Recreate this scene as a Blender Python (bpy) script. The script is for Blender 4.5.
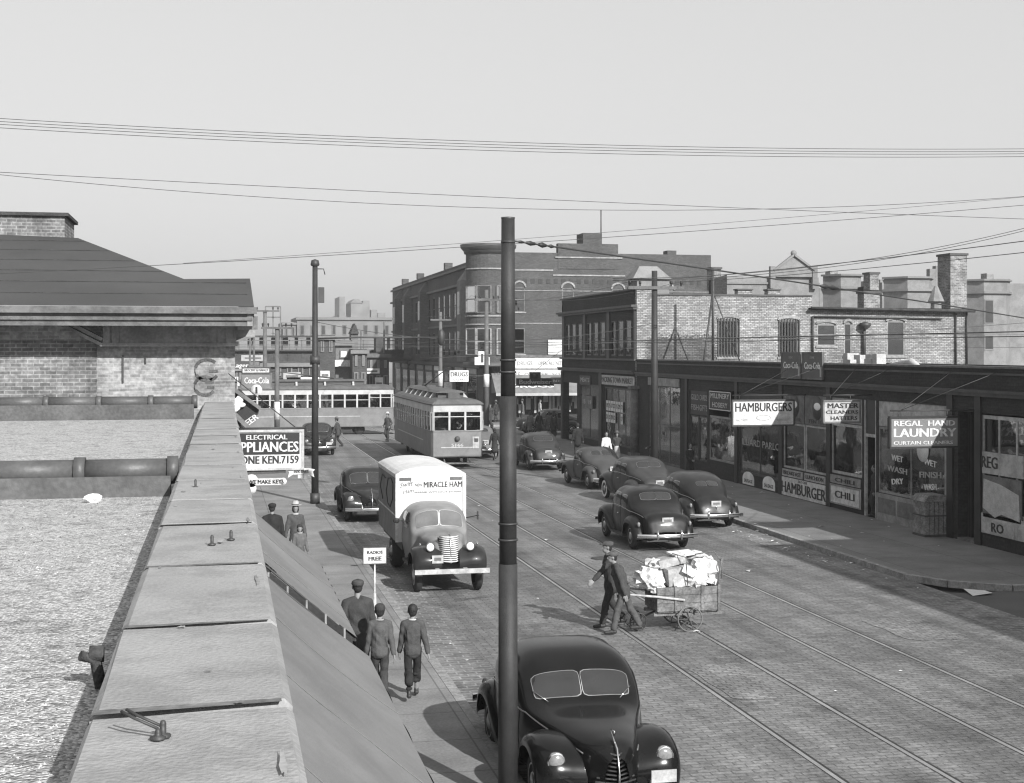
import bpy, bmesh, math, random
import numpy as np
from mathutils import Vector, Matrix, noise
rad = math.radians
R = random.Random(7)
for o in list(bpy.data.objects): bpy.data.objects.remove(o)
SC = bpy.context.scene
COL = SC.collection
WS = bpy.data.scenes.new('work')            # scratch scene for evaluating text and modifiers, removed at the end
def evaluate(o):
    WS.collection.objects.link(o); vl = WS.view_layers[0]; vl.update(); return vl.depsgraph
# ------------------------------------------------------------------ camera
FPX, TH, CU, HV, CH = 1420.0, rad(12.12), 520.0, 350.0, 5.55
ST, CT = math.sin(TH), math.cos(TH)
cam_d = bpy.data.cameras.new('camera'); cam = bpy.data.objects.new('camera', cam_d); COL.objects.link(cam)
cam.location = (0, 0, CH); cam.rotation_euler = (rad(90), 0, -TH)
cam_d.sensor_width = 36; cam_d.lens = 36*FPX/1024
cam_d.shift_x = -8/1024; cam_d.shift_y = -41.5/1024
cam_d.clip_start = .1; cam_d.clip_end = 5000
SC.camera = cam
# ------------------------------------------------------------------ light
SUN_DIR = Vector((-.58, 1.62, -1.0)).normalized()      # travel direction of the light
elev = math.asin(-SUN_DIR.z); az = math.atan2(-SUN_DIR.x, -SUN_DIR.y)
w = bpy.data.worlds.new('World'); SC.world = w; w.use_nodes = True
nt = w.node_tree; nt.nodes.clear()
sky = nt.nodes.new('ShaderNodeTexSky'); sky.sky_type = 'NISHITA'; sky.sun_disc = False
sky.sun_elevation = elev; sky.sun_rotation = az
sky.air_density = 1.3; sky.dust_density = 4.0; sky.ozone_density = 1.0
bw = nt.nodes.new('ShaderNodeRGBToBW'); bg = nt.nodes.new('ShaderNodeBackground'); wo = nt.nodes.new('ShaderNodeOutputWorld')
bg.inputs['Strength'].default_value = .15
pw = nt.nodes.new('ShaderNodeMath'); pw.operation = 'POWER'; pw.inputs[1].default_value = .3
ml = nt.nodes.new('ShaderNodeMath'); ml.operation = 'MULTIPLY'; ml.inputs[1].default_value = 1.84
nt.links.new(sky.outputs[0], bw.inputs[0]); nt.links.new(bw.outputs[0], pw.inputs[0]); nt.links.new(pw.outputs[0], ml.inputs[0])
nt.links.new(ml.outputs[0], bg.inputs['Color']); nt.links.new(bg.outputs[0], wo.inputs['Surface'])
sd = bpy.data.lights.new('sun', 'SUN'); sd.energy = 3.9; sd.angle = rad(.55); sd.color = (1, .995, .985)
sun = bpy.data.objects.new('sun', sd); COL.objects.link(sun); sun.location = (20, -50, 60)
sun.rotation_euler = SUN_DIR.to_track_quat('-Z', 'Y').to_euler()
SC.view_settings.view_transform = 'Standard'; SC.view_settings.look = 'None'; SC.view_settings.gamma = 1
SC.view_settings.use_curve_mapping = False; SC.view_settings.exposure = 0.86
SC.cycles.max_bounces = 6; SC.cycles.transparent_max_bounces = 12; SC.cycles.volume_bounces = 0
SC.cycles.use_denoising = True
SC.cycles.filter_width = 1.25
# ------------------------------------------------------------------ measuring helpers (world metres)
def G(u, v, z=0.0):                       # point on the level z seen at u,v
    D = FPX*(CH-z)/(v-HV); lat = (u-CU)*D/FPX
    return Vector((D*ST+lat*CT, D*CT-lat*ST, z))
def FX(u, v, X):                          # on a wall plane X = const -> (Y, z)
    k = (u-CU)/FPX; Y = X*(CT-k*ST)/(ST+k*CT); D = X*ST+Y*CT
    return Y, CH-(v-HV)*D/FPX
def FY(u, v, Y):                          # on a wall plane Y = const -> (X, z)
    k = (u-CU)/FPX; X = Y*(ST+k*CT)/(CT-k*ST); D = X*ST+Y*CT
    return X, CH-(v-HV)*D/FPX
# ------------------------------------------------------------------ materials
MATS = {}
def _new(name):
    m = bpy.data.materials.new(name); m.use_nodes = True; n = m.node_tree; n.nodes.clear()
    out = n.nodes.new('ShaderNodeOutputMaterial'); b = n.nodes.new('ShaderNodeBsdfPrincipled')
    n.links.new(b.outputs[0], out.inputs[0]); MATS[name] = m
    return m, n, b
def _ramp(n, lo, hi, p0=.3, p1=.7):
    r = n.nodes.new('ShaderNodeMapRange'); r.inputs[1].default_value = p0; r.inputs[2].default_value = p1
    r.inputs[3].default_value = lo; r.inputs[4].default_value = hi
    return r
def mat(name, g, rough=.8, var=.2, scale=2.0, fine=.12, fscale=30, bump=.15, metal=0, spec=.3, coat=0, grime=0):
    if name in MATS: return MATS[name]
    m, n, b = _new(name)
    tc = n.nodes.new('ShaderNodeTexCoord')
    a = n.nodes.new('ShaderNodeTexNoise'); a.inputs['Scale'].default_value = scale; a.inputs['Detail'].default_value = 6
    c = n.nodes.new('ShaderNodeTexNoise'); c.inputs['Scale'].default_value = fscale; c.inputs['Detail'].default_value = 3
    n.links.new(tc.outputs['Object'], a.inputs['Vector']); n.links.new(tc.outputs['Object'], c.inputs['Vector'])
    r1 = _ramp(n, g*(1-var), g*(1+var)); r2 = _ramp(n, 1-fine, 1+fine)
    n.links.new(a.outputs['Fac'], r1.inputs[0]); n.links.new(c.outputs['Fac'], r2.inputs[0])
    mm = n.nodes.new('ShaderNodeMath'); mm.operation = 'MULTIPLY'
    n.links.new(r1.outputs[0], mm.inputs[0]); n.links.new(r2.outputs[0], mm.inputs[1])
    last = mm
    if grime:                              # blotches of dirt with a shape of their own
        d = n.nodes.new('ShaderNodeTexNoise'); d.inputs['Scale'].default_value = scale*2.3; d.inputs['Detail'].default_value = 8; d.inputs['Roughness'].default_value = .7
        n.links.new(tc.outputs['Object'], d.inputs['Vector'])
        r3 = _ramp(n, 1-grime, 1, .42, .56); n.links.new(d.outputs['Fac'], r3.inputs[0])
        m2 = n.nodes.new('ShaderNodeMath'); m2.operation = 'MULTIPLY'
        n.links.new(last.outputs[0], m2.inputs[0]); n.links.new(r3.outputs[0], m2.inputs[1]); last = m2
    n.links.new(last.outputs[0], b.inputs['Base Color'])
    b.inputs['Roughness'].default_value = rough; b.inputs['Metallic'].default_value = metal
    b.inputs['Specular IOR Level'].default_value = spec; b.inputs['Coat Weight'].default_value = coat
    if bump:
        bp = n.nodes.new('ShaderNodeBump'); bp.inputs['Strength'].default_value = bump; bp.inputs['Distance'].default_value = .02
        n.links.new(c.outputs['Fac'], bp.inputs['Height']); n.links.new(bp.outputs[0], b.inputs['Normal'])
    return m
def wallvec(n):                            # metres along the wall, metres up, from position and normal
    ge = n.nodes.new('ShaderNodeNewGeometry')
    sp = n.nodes.new('ShaderNodeSeparateXYZ'); n.links.new(ge.outputs['Position'], sp.inputs[0])
    sn = n.nodes.new('ShaderNodeSeparateXYZ'); n.links.new(ge.outputs['True Normal'], sn.inputs[0])
    ab = n.nodes.new('ShaderNodeMath'); ab.operation = 'ABSOLUTE'; n.links.new(sn.outputs[0], ab.inputs[0])
    gt = n.nodes.new('ShaderNodeMath'); gt.operation = 'GREATER_THAN'; gt.inputs[1].default_value = .7; n.links.new(ab.outputs[0], gt.inputs[0])
    mx = n.nodes.new('ShaderNodeMix'); n.links.new(gt.outputs[0], mx.inputs[0]); n.links.new(sp.outputs[0], mx.inputs[2]); n.links.new(sp.outputs[1], mx.inputs[3])
    cb = n.nodes.new('ShaderNodeCombineXYZ'); n.links.new(mx.outputs[0], cb.inputs[0]); n.links.new(sp.outputs[2], cb.inputs[1])
    return cb, sp, ge
def brick(name, c1, c2, mortar, bwid=.22, bh=.075, ms=.012, rough=.85, var=.3, vscale=.8, ground=False, bump=.4, spec=.25, patch=None):
    m, n, b = _new(name)
    cb, sp, ge = wallvec(n)
    vec = ge.outputs['Position'] if ground else cb.outputs[0]
    # slight wobble so that courses are not ruler straight
    wn = n.nodes.new('ShaderNodeTexNoise'); wn.inputs['Scale'].default_value = 1.3
    n.links.new(ge.outputs['Position'], wn.inputs['Vector'])
    vm = n.nodes.new('ShaderNodeVectorMath'); vm.operation = 'MULTIPLY_ADD'; vm.inputs[1].default_value = (.05 if ground else .012,)*3
    n.links.new(wn.outputs['Color'], vm.inputs[0]); n.links.new(vec, vm.inputs[2])
    br = n.nodes.new('ShaderNodeTexBrick'); n.links.new(vm.outputs[0], br.inputs['Vector'])
    br.inputs['Scale'].default_value = 1; br.inputs['Brick Width'].default_value = bwid; br.inputs['Row Height'].default_value = bh
    br.inputs['Mortar Size'].default_value = ms; br.inputs['Mortar Smooth'].default_value = .4; br.inputs['Bias'].default_value = 0
    br.inputs['Color1'].default_value = (c1, c1, c1, 1); br.inputs['Color2'].default_value = (c2, c2, c2, 1); br.inputs['Mortar'].default_value = (mortar, mortar, mortar, 1)
    a = n.nodes.new('ShaderNodeTexNoise'); a.inputs['Scale'].default_value = vscale; a.inputs['Detail'].default_value = 8; a.inputs['Roughness'].default_value = .65
    n.links.new(ge.outputs['Position'], a.inputs['Vector'])
    r1 = _ramp(n, 1-var, 1+var, .34, .66); n.links.new(a.outputs['Fac'], r1.inputs[0])
    f = n.nodes.new('ShaderNodeTexNoise'); f.inputs['Scale'].default_value = 14; f.inputs['Detail'].default_value = 4
    n.links.new(ge.outputs['Position'], f.inputs['Vector'])
    r2 = _ramp(n, .72, 1.28); n.links.new(f.outputs['Fac'], r2.inputs[0])
    mm = n.nodes.new('ShaderNodeMath'); mm.operation = 'MULTIPLY'; n.links.new(r1.outputs[0], mm.inputs[0]); n.links.new(r2.outputs[0], mm.inputs[1])
    mc = n.nodes.new('ShaderNodeVectorMath'); mc.operation = 'SCALE'; n.links.new(br.outputs['Color'], mc.inputs[0]); n.links.new(mm.outputs[0], mc.inputs['Scale'])
    col = mc.outputs[0]
    if patch:                              # an unpainted patch in the whitewash: x0,x1,z0,z1, factor
        x0, x1, z0, z1, fac = patch
        def edge(sock, p, s):
            ad = n.nodes.new('ShaderNodeMath'); ad.operation = 'MULTIPLY_ADD'; n.links.new(f.outputs['Fac'], ad.inputs[0]); ad.inputs[1].default_value = 1.2*s; n.links.new(sock, ad.inputs[2])
            r = _ramp(n, 0, 1, p+.6*s-.08, p+.6*s+.08); n.links.new(ad.outputs[0], r.inputs[0]); return r.outputs[0]
        def sub1(s):
            q = n.nodes.new('ShaderNodeMath'); q.operation = 'SUBTRACT'; q.inputs[0].default_value = 1; n.links.new(s, q.inputs[1]); return q.outputs[0]
        def mul(p, q):
            k = n.nodes.new('ShaderNodeMath'); k.operation = 'MULTIPLY'; n.links.new(p, k.inputs[0]); n.links.new(q, k.inputs[1]); return k.outputs[0]
        k = mul(mul(edge(sp.outputs[0], x0, 1), sub1(edge(sp.outputs[0], x1, 1))), mul(edge(sp.outputs[2], z0, 1), sub1(edge(sp.outputs[2], z1, 1))))
        rr = _ramp(n, 1, fac, 0, 1); n.links.new(k, rr.inputs[0])
        s2 = n.nodes.new('ShaderNodeVectorMath'); s2.operation = 'SCALE'; n.links.new(col, s2.inputs[0]); n.links.new(rr.outputs[0], s2.inputs['Scale']); col = s2.outputs[0]
    if ground:                             # wheel tracks, oil and worn streaks run along the street
        mp = n.nodes.new('ShaderNodeMapping'); mp.inputs['Scale'].default_value = (1.5, .07, 1); n.links.new(ge.outputs['Position'], mp.inputs['Vector'])
        st = n.nodes.new('ShaderNodeTexNoise'); st.inputs['Scale'].default_value = 1; st.inputs['Detail'].default_value = 7; st.inputs['Roughness'].default_value = .6; n.links.new(mp.outputs[0], st.inputs['Vector'])
        q1 = _ramp(n, .72, 1.25, .36, .64); n.links.new(st.outputs['Fac'], q1.inputs[0])
        bl = n.nodes.new('ShaderNodeTexNoise'); bl.inputs['Scale'].default_value = .55; bl.inputs['Detail'].default_value = 10; bl.inputs['Roughness'].default_value = .72; n.links.new(ge.outputs['Position'], bl.inputs['Vector'])
        q2 = _ramp(n, .55, 1.0, .36, .46); n.links.new(bl.outputs['Fac'], q2.inputs[0])
        q3 = n.nodes.new('ShaderNodeMath'); q3.operation = 'MULTIPLY'; n.links.new(q1.outputs[0], q3.inputs[0]); n.links.new(q2.outputs[0], q3.inputs[1])
        q4 = n.nodes.new('ShaderNodeVectorMath'); q4.operation = 'SCALE'; n.links.new(col, q4.inputs[0]); n.links.new(q3.outputs[0], q4.inputs['Scale']); col = q4.outputs[0]
    n.links.new(col, b.inputs['Base Color'])
    b.inputs['Roughness'].default_value = rough; b.inputs['Specular IOR Level'].default_value = spec
    bp = n.nodes.new('ShaderNodeBump'); bp.inputs['Strength'].default_value = bump; bp.inputs['Distance'].default_value = .012
    hh = n.nodes.new('ShaderNodeMath'); hh.operation = 'MULTIPLY_ADD'; hh.inputs[1].default_value = -1
    n.links.new(br.outputs['Fac'], hh.inputs[0]); n.links.new(f.outputs['Fac'], hh.inputs[2])
    n.links.new(hh.outputs[0], bp.inputs['Height']); n.links.new(bp.outputs[0], b.inputs['Normal'])
    return m
def glass(name='window_glass', tint=.5, fmin=.10):
    m = bpy.data.materials.new(name); m.use_nodes = True; n = m.node_tree; n.nodes.clear(); MATS[name] = m
    out = n.nodes.new('ShaderNodeOutputMaterial'); t = n.nodes.new('ShaderNodeBsdfTransparent'); g = n.nodes.new('ShaderNodeBsdfGlossy')
    t.inputs[0].default_value = (tint, tint, tint, 1); g.inputs['Roughness'].default_value = .03; g.inputs[0].default_value = (.9, .9, .9, 1)
    lw = n.nodes.new('ShaderNodeLayerWeight'); lw.inputs[0].default_value = .35
    mr = _ramp(n, fmin, .9, 0, 1); n.links.new(lw.outputs['Fresnel'], mr.inputs[0])
    nz = n.nodes.new('ShaderNodeTexNoise'); nz.inputs['Scale'].default_value = 1.5
    tc = n.nodes.new('ShaderNodeTexCoord'); n.links.new(tc.outputs['Object'], nz.inputs['Vector'])
    bp = n.nodes.new('ShaderNodeBump'); bp.inputs['Strength'].default_value = .12; bp.inputs['Distance'].default_value = .05
    n.links.new(nz.outputs['Fac'], bp.inputs['Height']); n.links.new(bp.outputs[0], g.inputs['Normal'])
    mx = n.nodes.new('ShaderNodeMixShader'); n.links.new(mr.outputs[0], mx.inputs[0]); n.links.new(t.outputs[0], mx.inputs[1]); n.links.new(g.outputs[0], mx.inputs[2])
    n.links.new(mx.outputs[0], out.inputs[0])
    return m
def paint(name, g, rough=.28, dust=.25):
    rough += .08    # car enamel with a dusty film
    if name in MATS: return MATS[name]
    m, n, b = _new(name)
    tc = n.nodes.new('ShaderNodeTexCoord'); a = n.nodes.new('ShaderNodeTexNoise'); a.inputs['Scale'].default_value = 3; a.inputs['Detail'].default_value = 7
    n.links.new(tc.outputs['Object'], a.inputs['Vector'])
    r1 = _ramp(n, g*.6, g*.85+.012*dust, .35, .7); n.links.new(a.outputs['Fac'], r1.inputs[0]); n.links.new(r1.outputs[0], b.inputs['Base Color'])
    r2 = _ramp(n, rough, rough+dust, .35, .7); n.links.new(a.outputs['Fac'], r2.inputs[0]); n.links.new(r2.outputs[0], b.inputs['Roughness'])
    b.inputs['Coat Weight'].default_value = .25; b.inputs['Coat Roughness'].default_value = .05; b.inputs['Specular IOR Level'].default_value = .16
    return m
# ------------------------------------------------------------------ mesh helpers
class MB:
    def __init__(s): s.v = []; s.f = []; s.sm = []
    def add(s, vs, fs, smooth=False):
        k = len(s.v); s.v += [tuple(p) for p in vs]; s.f += [tuple(i+k for i in f) for f in fs]; s.sm += [smooth]*len(fs); return s
    def box(s, x0, x1, y0, y1, z0, z1):
        if x0 > x1: x0, x1 = x1, x0
        if y0 > y1: y0, y1 = y1, y0
        if z0 > z1: z0, z1 = z1, z0
        return s.add([(x0,y0,z0),(x1,y0,z0),(x1,y1,z0),(x0,y1,z0),(x0,y0,z1),(x1,y0,z1),(x1,y1,z1),(x0,y1,z1)],
              [(0,3,2,1),(4,5,6,7),(0,1,5,4),(1,2,6,5),(2,3,7,6),(3,0,4,7)])
    def obox(s, p, q, t, z0, z1):          # box standing on the plan line p-q, thickness t to both sides
        p, q = Vector(p[:2]), Vector(q[:2]); d = (q-p).normalized(); nn = Vector((-d.y, d.x))*t/2
        c = [p-nn, q-nn, q+nn, p+nn]
        return s.add([(a.x,a.y,z0) for a in c]+[(a.x,a.y,z1) for a in c], [(0,3,2,1),(4,5,6,7),(0,1,5,4),(1,2,6,5),(2,3,7,6),(3,0,4,7)])
    def bar(s, p, q, wd, hd):              # rectangular bar between two 3D points
        p, q = Vector(p), Vector(q); d = (q-p).normalized()
        up = Vector((0,0,1)) if abs(d.z) < .95 else Vector((0,1,0))
        a = d.cross(up).normalized()*wd/2; b = a.cross(d).normalized()*hd/2
        vs = [p-a-b, p+a-b, p+a+b, p-a+b, q-a-b, q+a-b, q+a+b, q-a+b]
        return s.add(vs, [(0,1,2,3),(7,6,5,4),(4,5,1,0),(5,6,2,1),(6,7,3,2),(7,4,0,3)])
    def tube(s, pts, r, seg=8, caps=True, smooth=True):
        pts = [Vector(p) for p in pts]; rr = r if isinstance(r, (list, tuple)) else [r]*len(pts)
        rings = []; prev = None
        for i, p in enumerate(pts):
            d = (pts[min(i+1, len(pts)-1)]-pts[max(i-1, 0)]).normalized()
            if prev is None:
                up = Vector((0,0,1)) if abs(d.z) < .9 else Vector((1,0,0)); a = d.cross(up).normalized()
            else: a = (prev-d*prev.dot(d)).normalized()
            prev = a; b = d.cross(a)
            rings.append([p+(a*math.cos(t)+b*math.sin(t))*rr[i] for t in [2*math.pi*k/seg for k in range(seg)]])
        vs = [q for r_ in rings for q in r_]; fs = []
        for i in range(len(rings)-1):
            for k in range(seg): fs.append((i*seg+k, i*seg+(k+1) % seg, (i+1)*seg+(k+1) % seg, (i+1)*seg+k))
        s.add(vs, fs, smooth)
        if caps:
            s.add(rings[0], [tuple(reversed(range(seg)))]); s.add(rings[-1], [tuple(range(seg))])
        return s
    def lathe(s, prof, axis='z', c=(0,0,0), seg=24, smooth=True):   # prof: (r, h)
        vs = []; c = Vector(c)
        for r, h in prof:
            for k in range(seg):
                t = 2*math.pi*k/seg; x, y = r*math.cos(t), r*math.sin(t)
                vs.append(c+Vector({'z': (x, y, h), 'x': (h, x, y), 'y': (y, h, x)}[axis]))
        fs = []
        for i in range(len(prof)-1):
            for k in range(seg): fs.append((i*seg+k, i*seg+(k+1) % seg, (i+1)*seg+(k+1) % seg, (i+1)*seg+k))
        return s.add(vs, fs, smooth)
    def grid(s, fn, nu, nv, smooth=True, flip=False):
        vs = [fn(i/nu, j/nv) for i in range(nu+1) for j in range(nv+1)]; fs = []
        for i in range(nu):
            for j in range(nv):
                a = i*(nv+1)+j; q = (a, a+1, a+nv+2, a+nv+1); fs.append(tuple(reversed(q)) if flip else q)
        return s.add(vs, fs, smooth)
    def prism(s, poly, a, b, plane='xy'):   # convex or simple polygon extruded from a to b
        f = {'xy': lambda p, h: (p[0], p[1], h), 'xz': lambda p, h: (p[0], h, p[1]), 'yz': lambda p, h: (h, p[0], p[1])}[plane]
        k = len(poly); vs = [f(p, a) for p in poly]+[f(p, b) for p in poly]
        return s.add(vs, [tuple(range(k)), tuple(reversed(range(k, 2*k)))]+[(i, i+k, (i+1) % k+k, (i+1) % k) for i in range(k)])
    def ball(s, c, r, seg=12, rings=8):
        rx, ry, rz = r if isinstance(r, (tuple, list)) else (r, r, r); c = Vector(c)
        def fn(u, v):
            t, p = 2*math.pi*u, math.pi*v
            return c+Vector((rx*math.sin(p)*math.cos(t), ry*math.sin(p)*math.sin(t), rz*math.cos(p)))
        return s.grid(fn, seg, rings)
    def mesh(s, name, m, fix=True):
        me = bpy.data.meshes.new(name); me.from_pydata(s.v, [], s.f)
        me.polygons.foreach_set('use_smooth', s.sm)
        if fix:
            bm = bmesh.new(); bm.from_mesh(me); bmesh.ops.remove_doubles(bm, verts=bm.verts, dist=1e-5)
            bmesh.ops.recalc_face_normals(bm, faces=bm.faces); bm.to_mesh(me); bm.free()
        if m: me.materials.append(m)
        me.update(); return me
    def build(s, name, m, parent=None, fix=True, world=True):
        o = bpy.data.objects.new(name, s.mesh(name, m, fix)); return link(o, parent, world)
def link(o, parent=None, world=False):
    COL.objects.link(o)
    if parent:
        o.parent = parent
        if world:
            q = parent; L = Vector((0,0,0))
            while q: L += q.location; q = q.parent
            o.location = -L
    return o
def tag(o, label, cat, group=None, kind=None):
    if label: o['label'] = label
    if cat: o['category'] = cat
    if group: o['group'] = group
    if kind: o['kind'] = kind
    return o
def struct(o): o['kind'] = 'structure'; return o
def thing(name, label, cat, loc=(0,0,0), rz=0, group=None):
    o = bpy.data.objects.new(name, None); COL.objects.link(o); o.empty_display_size = .2
    o.location = loc; o.rotation_euler = (0, 0, rz)
    return tag(o, label, cat, group)
def copy_tree(o, parent=None):
    c = o.copy(); COL.objects.link(c); c.parent = parent
    for ch in list(o.children): copy_tree(ch, c)
    return c
def text(s, size, m, loc, rot=(90, 0, 0), parent=None, name='lettering', xs=1, shear=0, bold=0, align='CENTER', fit=None, space=1, rz=0, depth=.004):
    cu = bpy.data.curves.new(name, 'FONT'); cu.body = s; cu.size = size; cu.align_x = align; cu.align_y = 'CENTER'
    cu.extrude = depth; cu.shear = shear;  cu.resolution_u = 2; cu.space_character = space
    t = bpy.data.objects.new(name, cu); dg = evaluate(t)
    wdt = t.evaluated_get(dg).dimensions.x
    if fit: xs = fit/max(wdt, .01)
    me = bpy.data.meshes.new_from_object(t.evaluated_get(dg))
    bpy.data.objects.remove(t); me.materials.clear(); me.materials.append(m); me.name = name
    if bold:                               # heavier strokes: the same letters again, shifted by a hair
        bm = bmesh.new(); bm.from_mesh(me); bm2 = bm.copy()
        for k_, dx in enumerate((-1, 1)):
            b3 = bm2.copy(); bmesh.ops.translate(b3, verts=b3.verts, vec=(dx*min(bold*.9, size*.035), 0, .0006*(k_+1))); tmp = bpy.data.meshes.new('t'); b3.to_mesh(tmp); b3.free(); bm.from_mesh(tmp); bpy.data.meshes.remove(tmp)
        bm.to_mesh(me); bm.free(); bm2.free()
    M = Matrix.Rotation(rad(rot[2]), 4, 'Z') @ Matrix.Rotation(rad(rot[0]), 4, 'X') @ Matrix.Rotation(rad(rz), 4, 'Z') @ Matrix.Diagonal((xs, 1, 1, 1))
    me.transform(Matrix.Translation(Vector(loc)) @ M)
    return link(bpy.data.objects.new(name, me), parent, True)
def cells(a0, a1, z0, z1, holes):
    A = sorted({a0, a1} | {h[i] for h in holes for i in (0, 1) if a0 < h[i] < a1}); Z = sorted({z0, z1} | {h[i] for h in holes for i in (2, 3) if z0 < h[i] < z1})
    out = []
    for i in range(len(A)-1):
        run = None
        for j in range(len(Z)-1):
            ca, cz = (A[i]+A[i+1])/2, (Z[j]+Z[j+1])/2
            if any(h[0] < ca < h[1] and h[2] < cz < h[3] for h in holes):
                if run: out.append(run); run = None
            else: run = (A[i], A[i+1], run[2] if run else Z[j], Z[j+1])
        if run: out.append(run)
    return out
def wall(mb, plane, c0, c1, a0, a1, z0, z1, holes=()):
    hs = [(min(h[0], h[1]), max(h[0], h[1]), min(h[2], h[3]), max(h[2], h[3])) for h in holes]
    for (p, q, r, t) in cells(min(a0, a1), max(a0, a1), z0, z1, hs):
        if plane == 'Y': mb.box(p, q, c0, c1, r, t)
        else: mb.box(c0, c1, p, q, r, t)
    return mb
def P3(plane, c, a, z): return (a, c, z) if plane == 'Y' else (c, a, z)
def winpart(parent, plane, c, a0, a1, z0, z1, frame_m, glass_m, fw=.06, d=.06, bars_a=0, bars_z=0, sill=None, shade=None, shade_m=None, arch=False, name='window', back=None):
    """frame with pane (and shade, sill) in a wall whose outer face is at c and which faces the viewer"""
    a0, a1 = min(a0, a1), max(a0, a1)
    mb = MB()
    def bx(m, p, q, r, t, e0, e1):
        if plane == 'Y': m.box(p, q, c+e0, c+e1, r, t)
        else: m.box(c+e0, c+e1, p, q, r, t)
    bx(mb, a0, a0+fw, z0, z1, .03, .03+d); bx(mb, a1-fw, a1, z0, z1, .03, .03+d)
    bx(mb, a0+fw, a1-fw, z0, z0+fw, .03, .03+d); bx(mb, a0+fw, a1-fw, z1-fw, z1, .03, .03+d)
    for i in range(bars_a):
        x = a0+(a1-a0)*(i+1)/(bars_a+1); bx(mb, x-fw*.35, x+fw*.35, z0+fw, z1-fw, .035, .03+d)
    for i in range(bars_z):
        z = z0+(z1-z0)*(i+1)/(bars_z+1); bx(mb, a0+fw, a1-fw, z-fw*.35, z+fw*.35, .038, .028+d)
    f = mb.build(name, frame_m, parent)
    g = MB(); bx(g, a0+fw*.8, a1-fw*.8, z0+fw*.8, z1-fw*.8, .05, .056); g.build('pane', glass_m, f)
    if shade:
        s = MB(); bx(s, a0+fw, a1-fw, z0+(z1-z0)*shade[0], z0+(z1-z0)*shade[1], .16, .17); s.build('blind', shade_m, f)
    if back is not None:
        s = MB(); bx(s, a0-.1, a1+.1, z0-.1, z1+.1, back, back+.02); s.build('room_back', MATS['dark_interior'], f)
    if sill:
        s = MB(); bx(s, a0-.08, a1+.08, z0-.09, z0, -.07, .025); s.build('sill', sill, f)
    if arch:
        pts = []; n_ = 10; w_ = (a1-a0)/2; m_ = (a0+a1)/2
        s = MB()
        for k in range(n_+1):
            t = math.pi*k/n_; pts.append((m_-math.cos(t)*w_*1.08, z1+math.sin(t)*arch))
        for k in range(n_):
            p, q = pts[k], pts[k+1]
            s.bar(P3(plane, c-.02, *p), P3(plane, c-.02, *q), .1, .14)
        s.build('arch_moulding', MATS['stone_trim'], f)
    return f
# ------------------------------------------------------------------ material set (black and white film: greys only)
glass('window_glass', .42, .10); glass('car_glass', .35, .16); glass('shop_glass', .88, .06)
mat('dark_interior', .03, .9, bump=0); mat('stone_trim', .28, .8, grime=.3)
mat('iron', .035, .55, .3, 3, metal=0, spec=.5); mat('pole_steel', .030, .6, .15, 1.2, .15, 60, .2, spec=.35, grime=.25)
mat('wood_pole', .11, .9, .3, 1.5, .2, 25); mat('chrome', .75, .16, .05, 3, .03, metal=1, bump=0)
mat('dull_chrome', .5, .35, .2, 5, .1, metal=1, bump=.05); mat('rubber', .025, .75, .3, 6, spec=.35)
mat('white_paint', .62, .6, .10, 2.5, .06, grime=.28); mat('cream_paint', .42, .65, .14, 2.0, .08, grime=.3)
mat('black_paint', .02, .5, .2, 3, .1, spec=.4, bump=0); mat('dark_paint', .06, .6, .25, 2, .15); mat('mid_paint', .26, .6, .25, 2, .12, grime=.25)
mat('whitewall', .7, .7); mat('lamp_glass', .18, .25, .1, 8, .2, spec=.5)
mat('canvas', .18, .9, .12, .5, .05, 60, .25, grime=.12); mat('canvas_light', .36, .9, .12, .9, .06, 60, .25, grime=.1); mat('canvas_dark', .17, .9, .15, 1, .1, 40, grime=.2)
mat('coping', .285, .82, .11, 1.3, .08, 60, .35, grime=.2); mat('tar', .045, .8, .4, 4, .3, 40, .6); mat('clay_tile', .075, .5, .25, 2.5, .12, 30, .15, spec=.45)
mat('roof_felt', .052, .9, .18, .5, .1, 35, .3); mat('painted_wood', .24, .75, .25, 1.2, .15, 20, .2, grime=.3); mat('eave_light', .125, .7, .2, 1.5, .1, grime=.35)
mat('tram_red', .165, .5, .12, 1, .06, spec=.4, grime=.15); mat('tram_cream', .42, .5, .1, 1, .05, spec=.4, grime=.15); mat('tram_roof', .10, .8, .2, 1.2, .15, grime=.2); mat('tram_dark', .08, .6)
mat('paper', .60, .85, .1, 4, .08, 20, .2); mat('cardboard', .38, .9, .2, 3, .1, 25, .2, grime=.2); mat('sack', .42, .9, .15, 5, .15, 25, .5); mat('old_wood', .16, .9, .35, 3, .3, 25, .5, grime=.3)
mat('skin', .2, .6, .08, 6, .05, bump=0); mat('shoe_leather', .03, .5, bump=0); mat('hair_dark', .02, .6, .2, 20, .3, 60, .4)
mat('stone_grey', .20, .85, .12, .6, .1, 12, .2, grime=.2); mat('far_stone', .17, .9, .2, .3, .1, 6); mat('far_dark', .06, .9, .3, .5, .2, 5); mat('far_mid', .13, .9, .25, .4, .15, 5)
mat('blind', .55, .8, .1, 2, .05); mat('curtain', .6, .9, .1, 6, .2, 20); mat('terracotta_dark', .055, .6, .3, 2, .2, spec=.4)
mat('shop_dark', .022, .55, .3, 2, .2, spec=.4); mat('shop_grey', .15, .7, .2, 2, .1, grime=.3)
mat('goods_light', .7, .8); mat('goods_mid', .34, .8); mat('goods_dark', .05, .8)
brick('cobbles', .125, .180, .092, .29, .125, .014, .6, .26, .35, ground=True, bump=.55, spec=.35)
brick('gutter_bricks', .11, .18, .23, .34, .17, .02, .75, .3, .6, ground=True, bump=.4)
brick('whitewashed_brick', .33, .17, .10, .25, .085, .016, .9, .30, .5, patch=(21.3, 25.0, 4, 6.25, .42))
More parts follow.
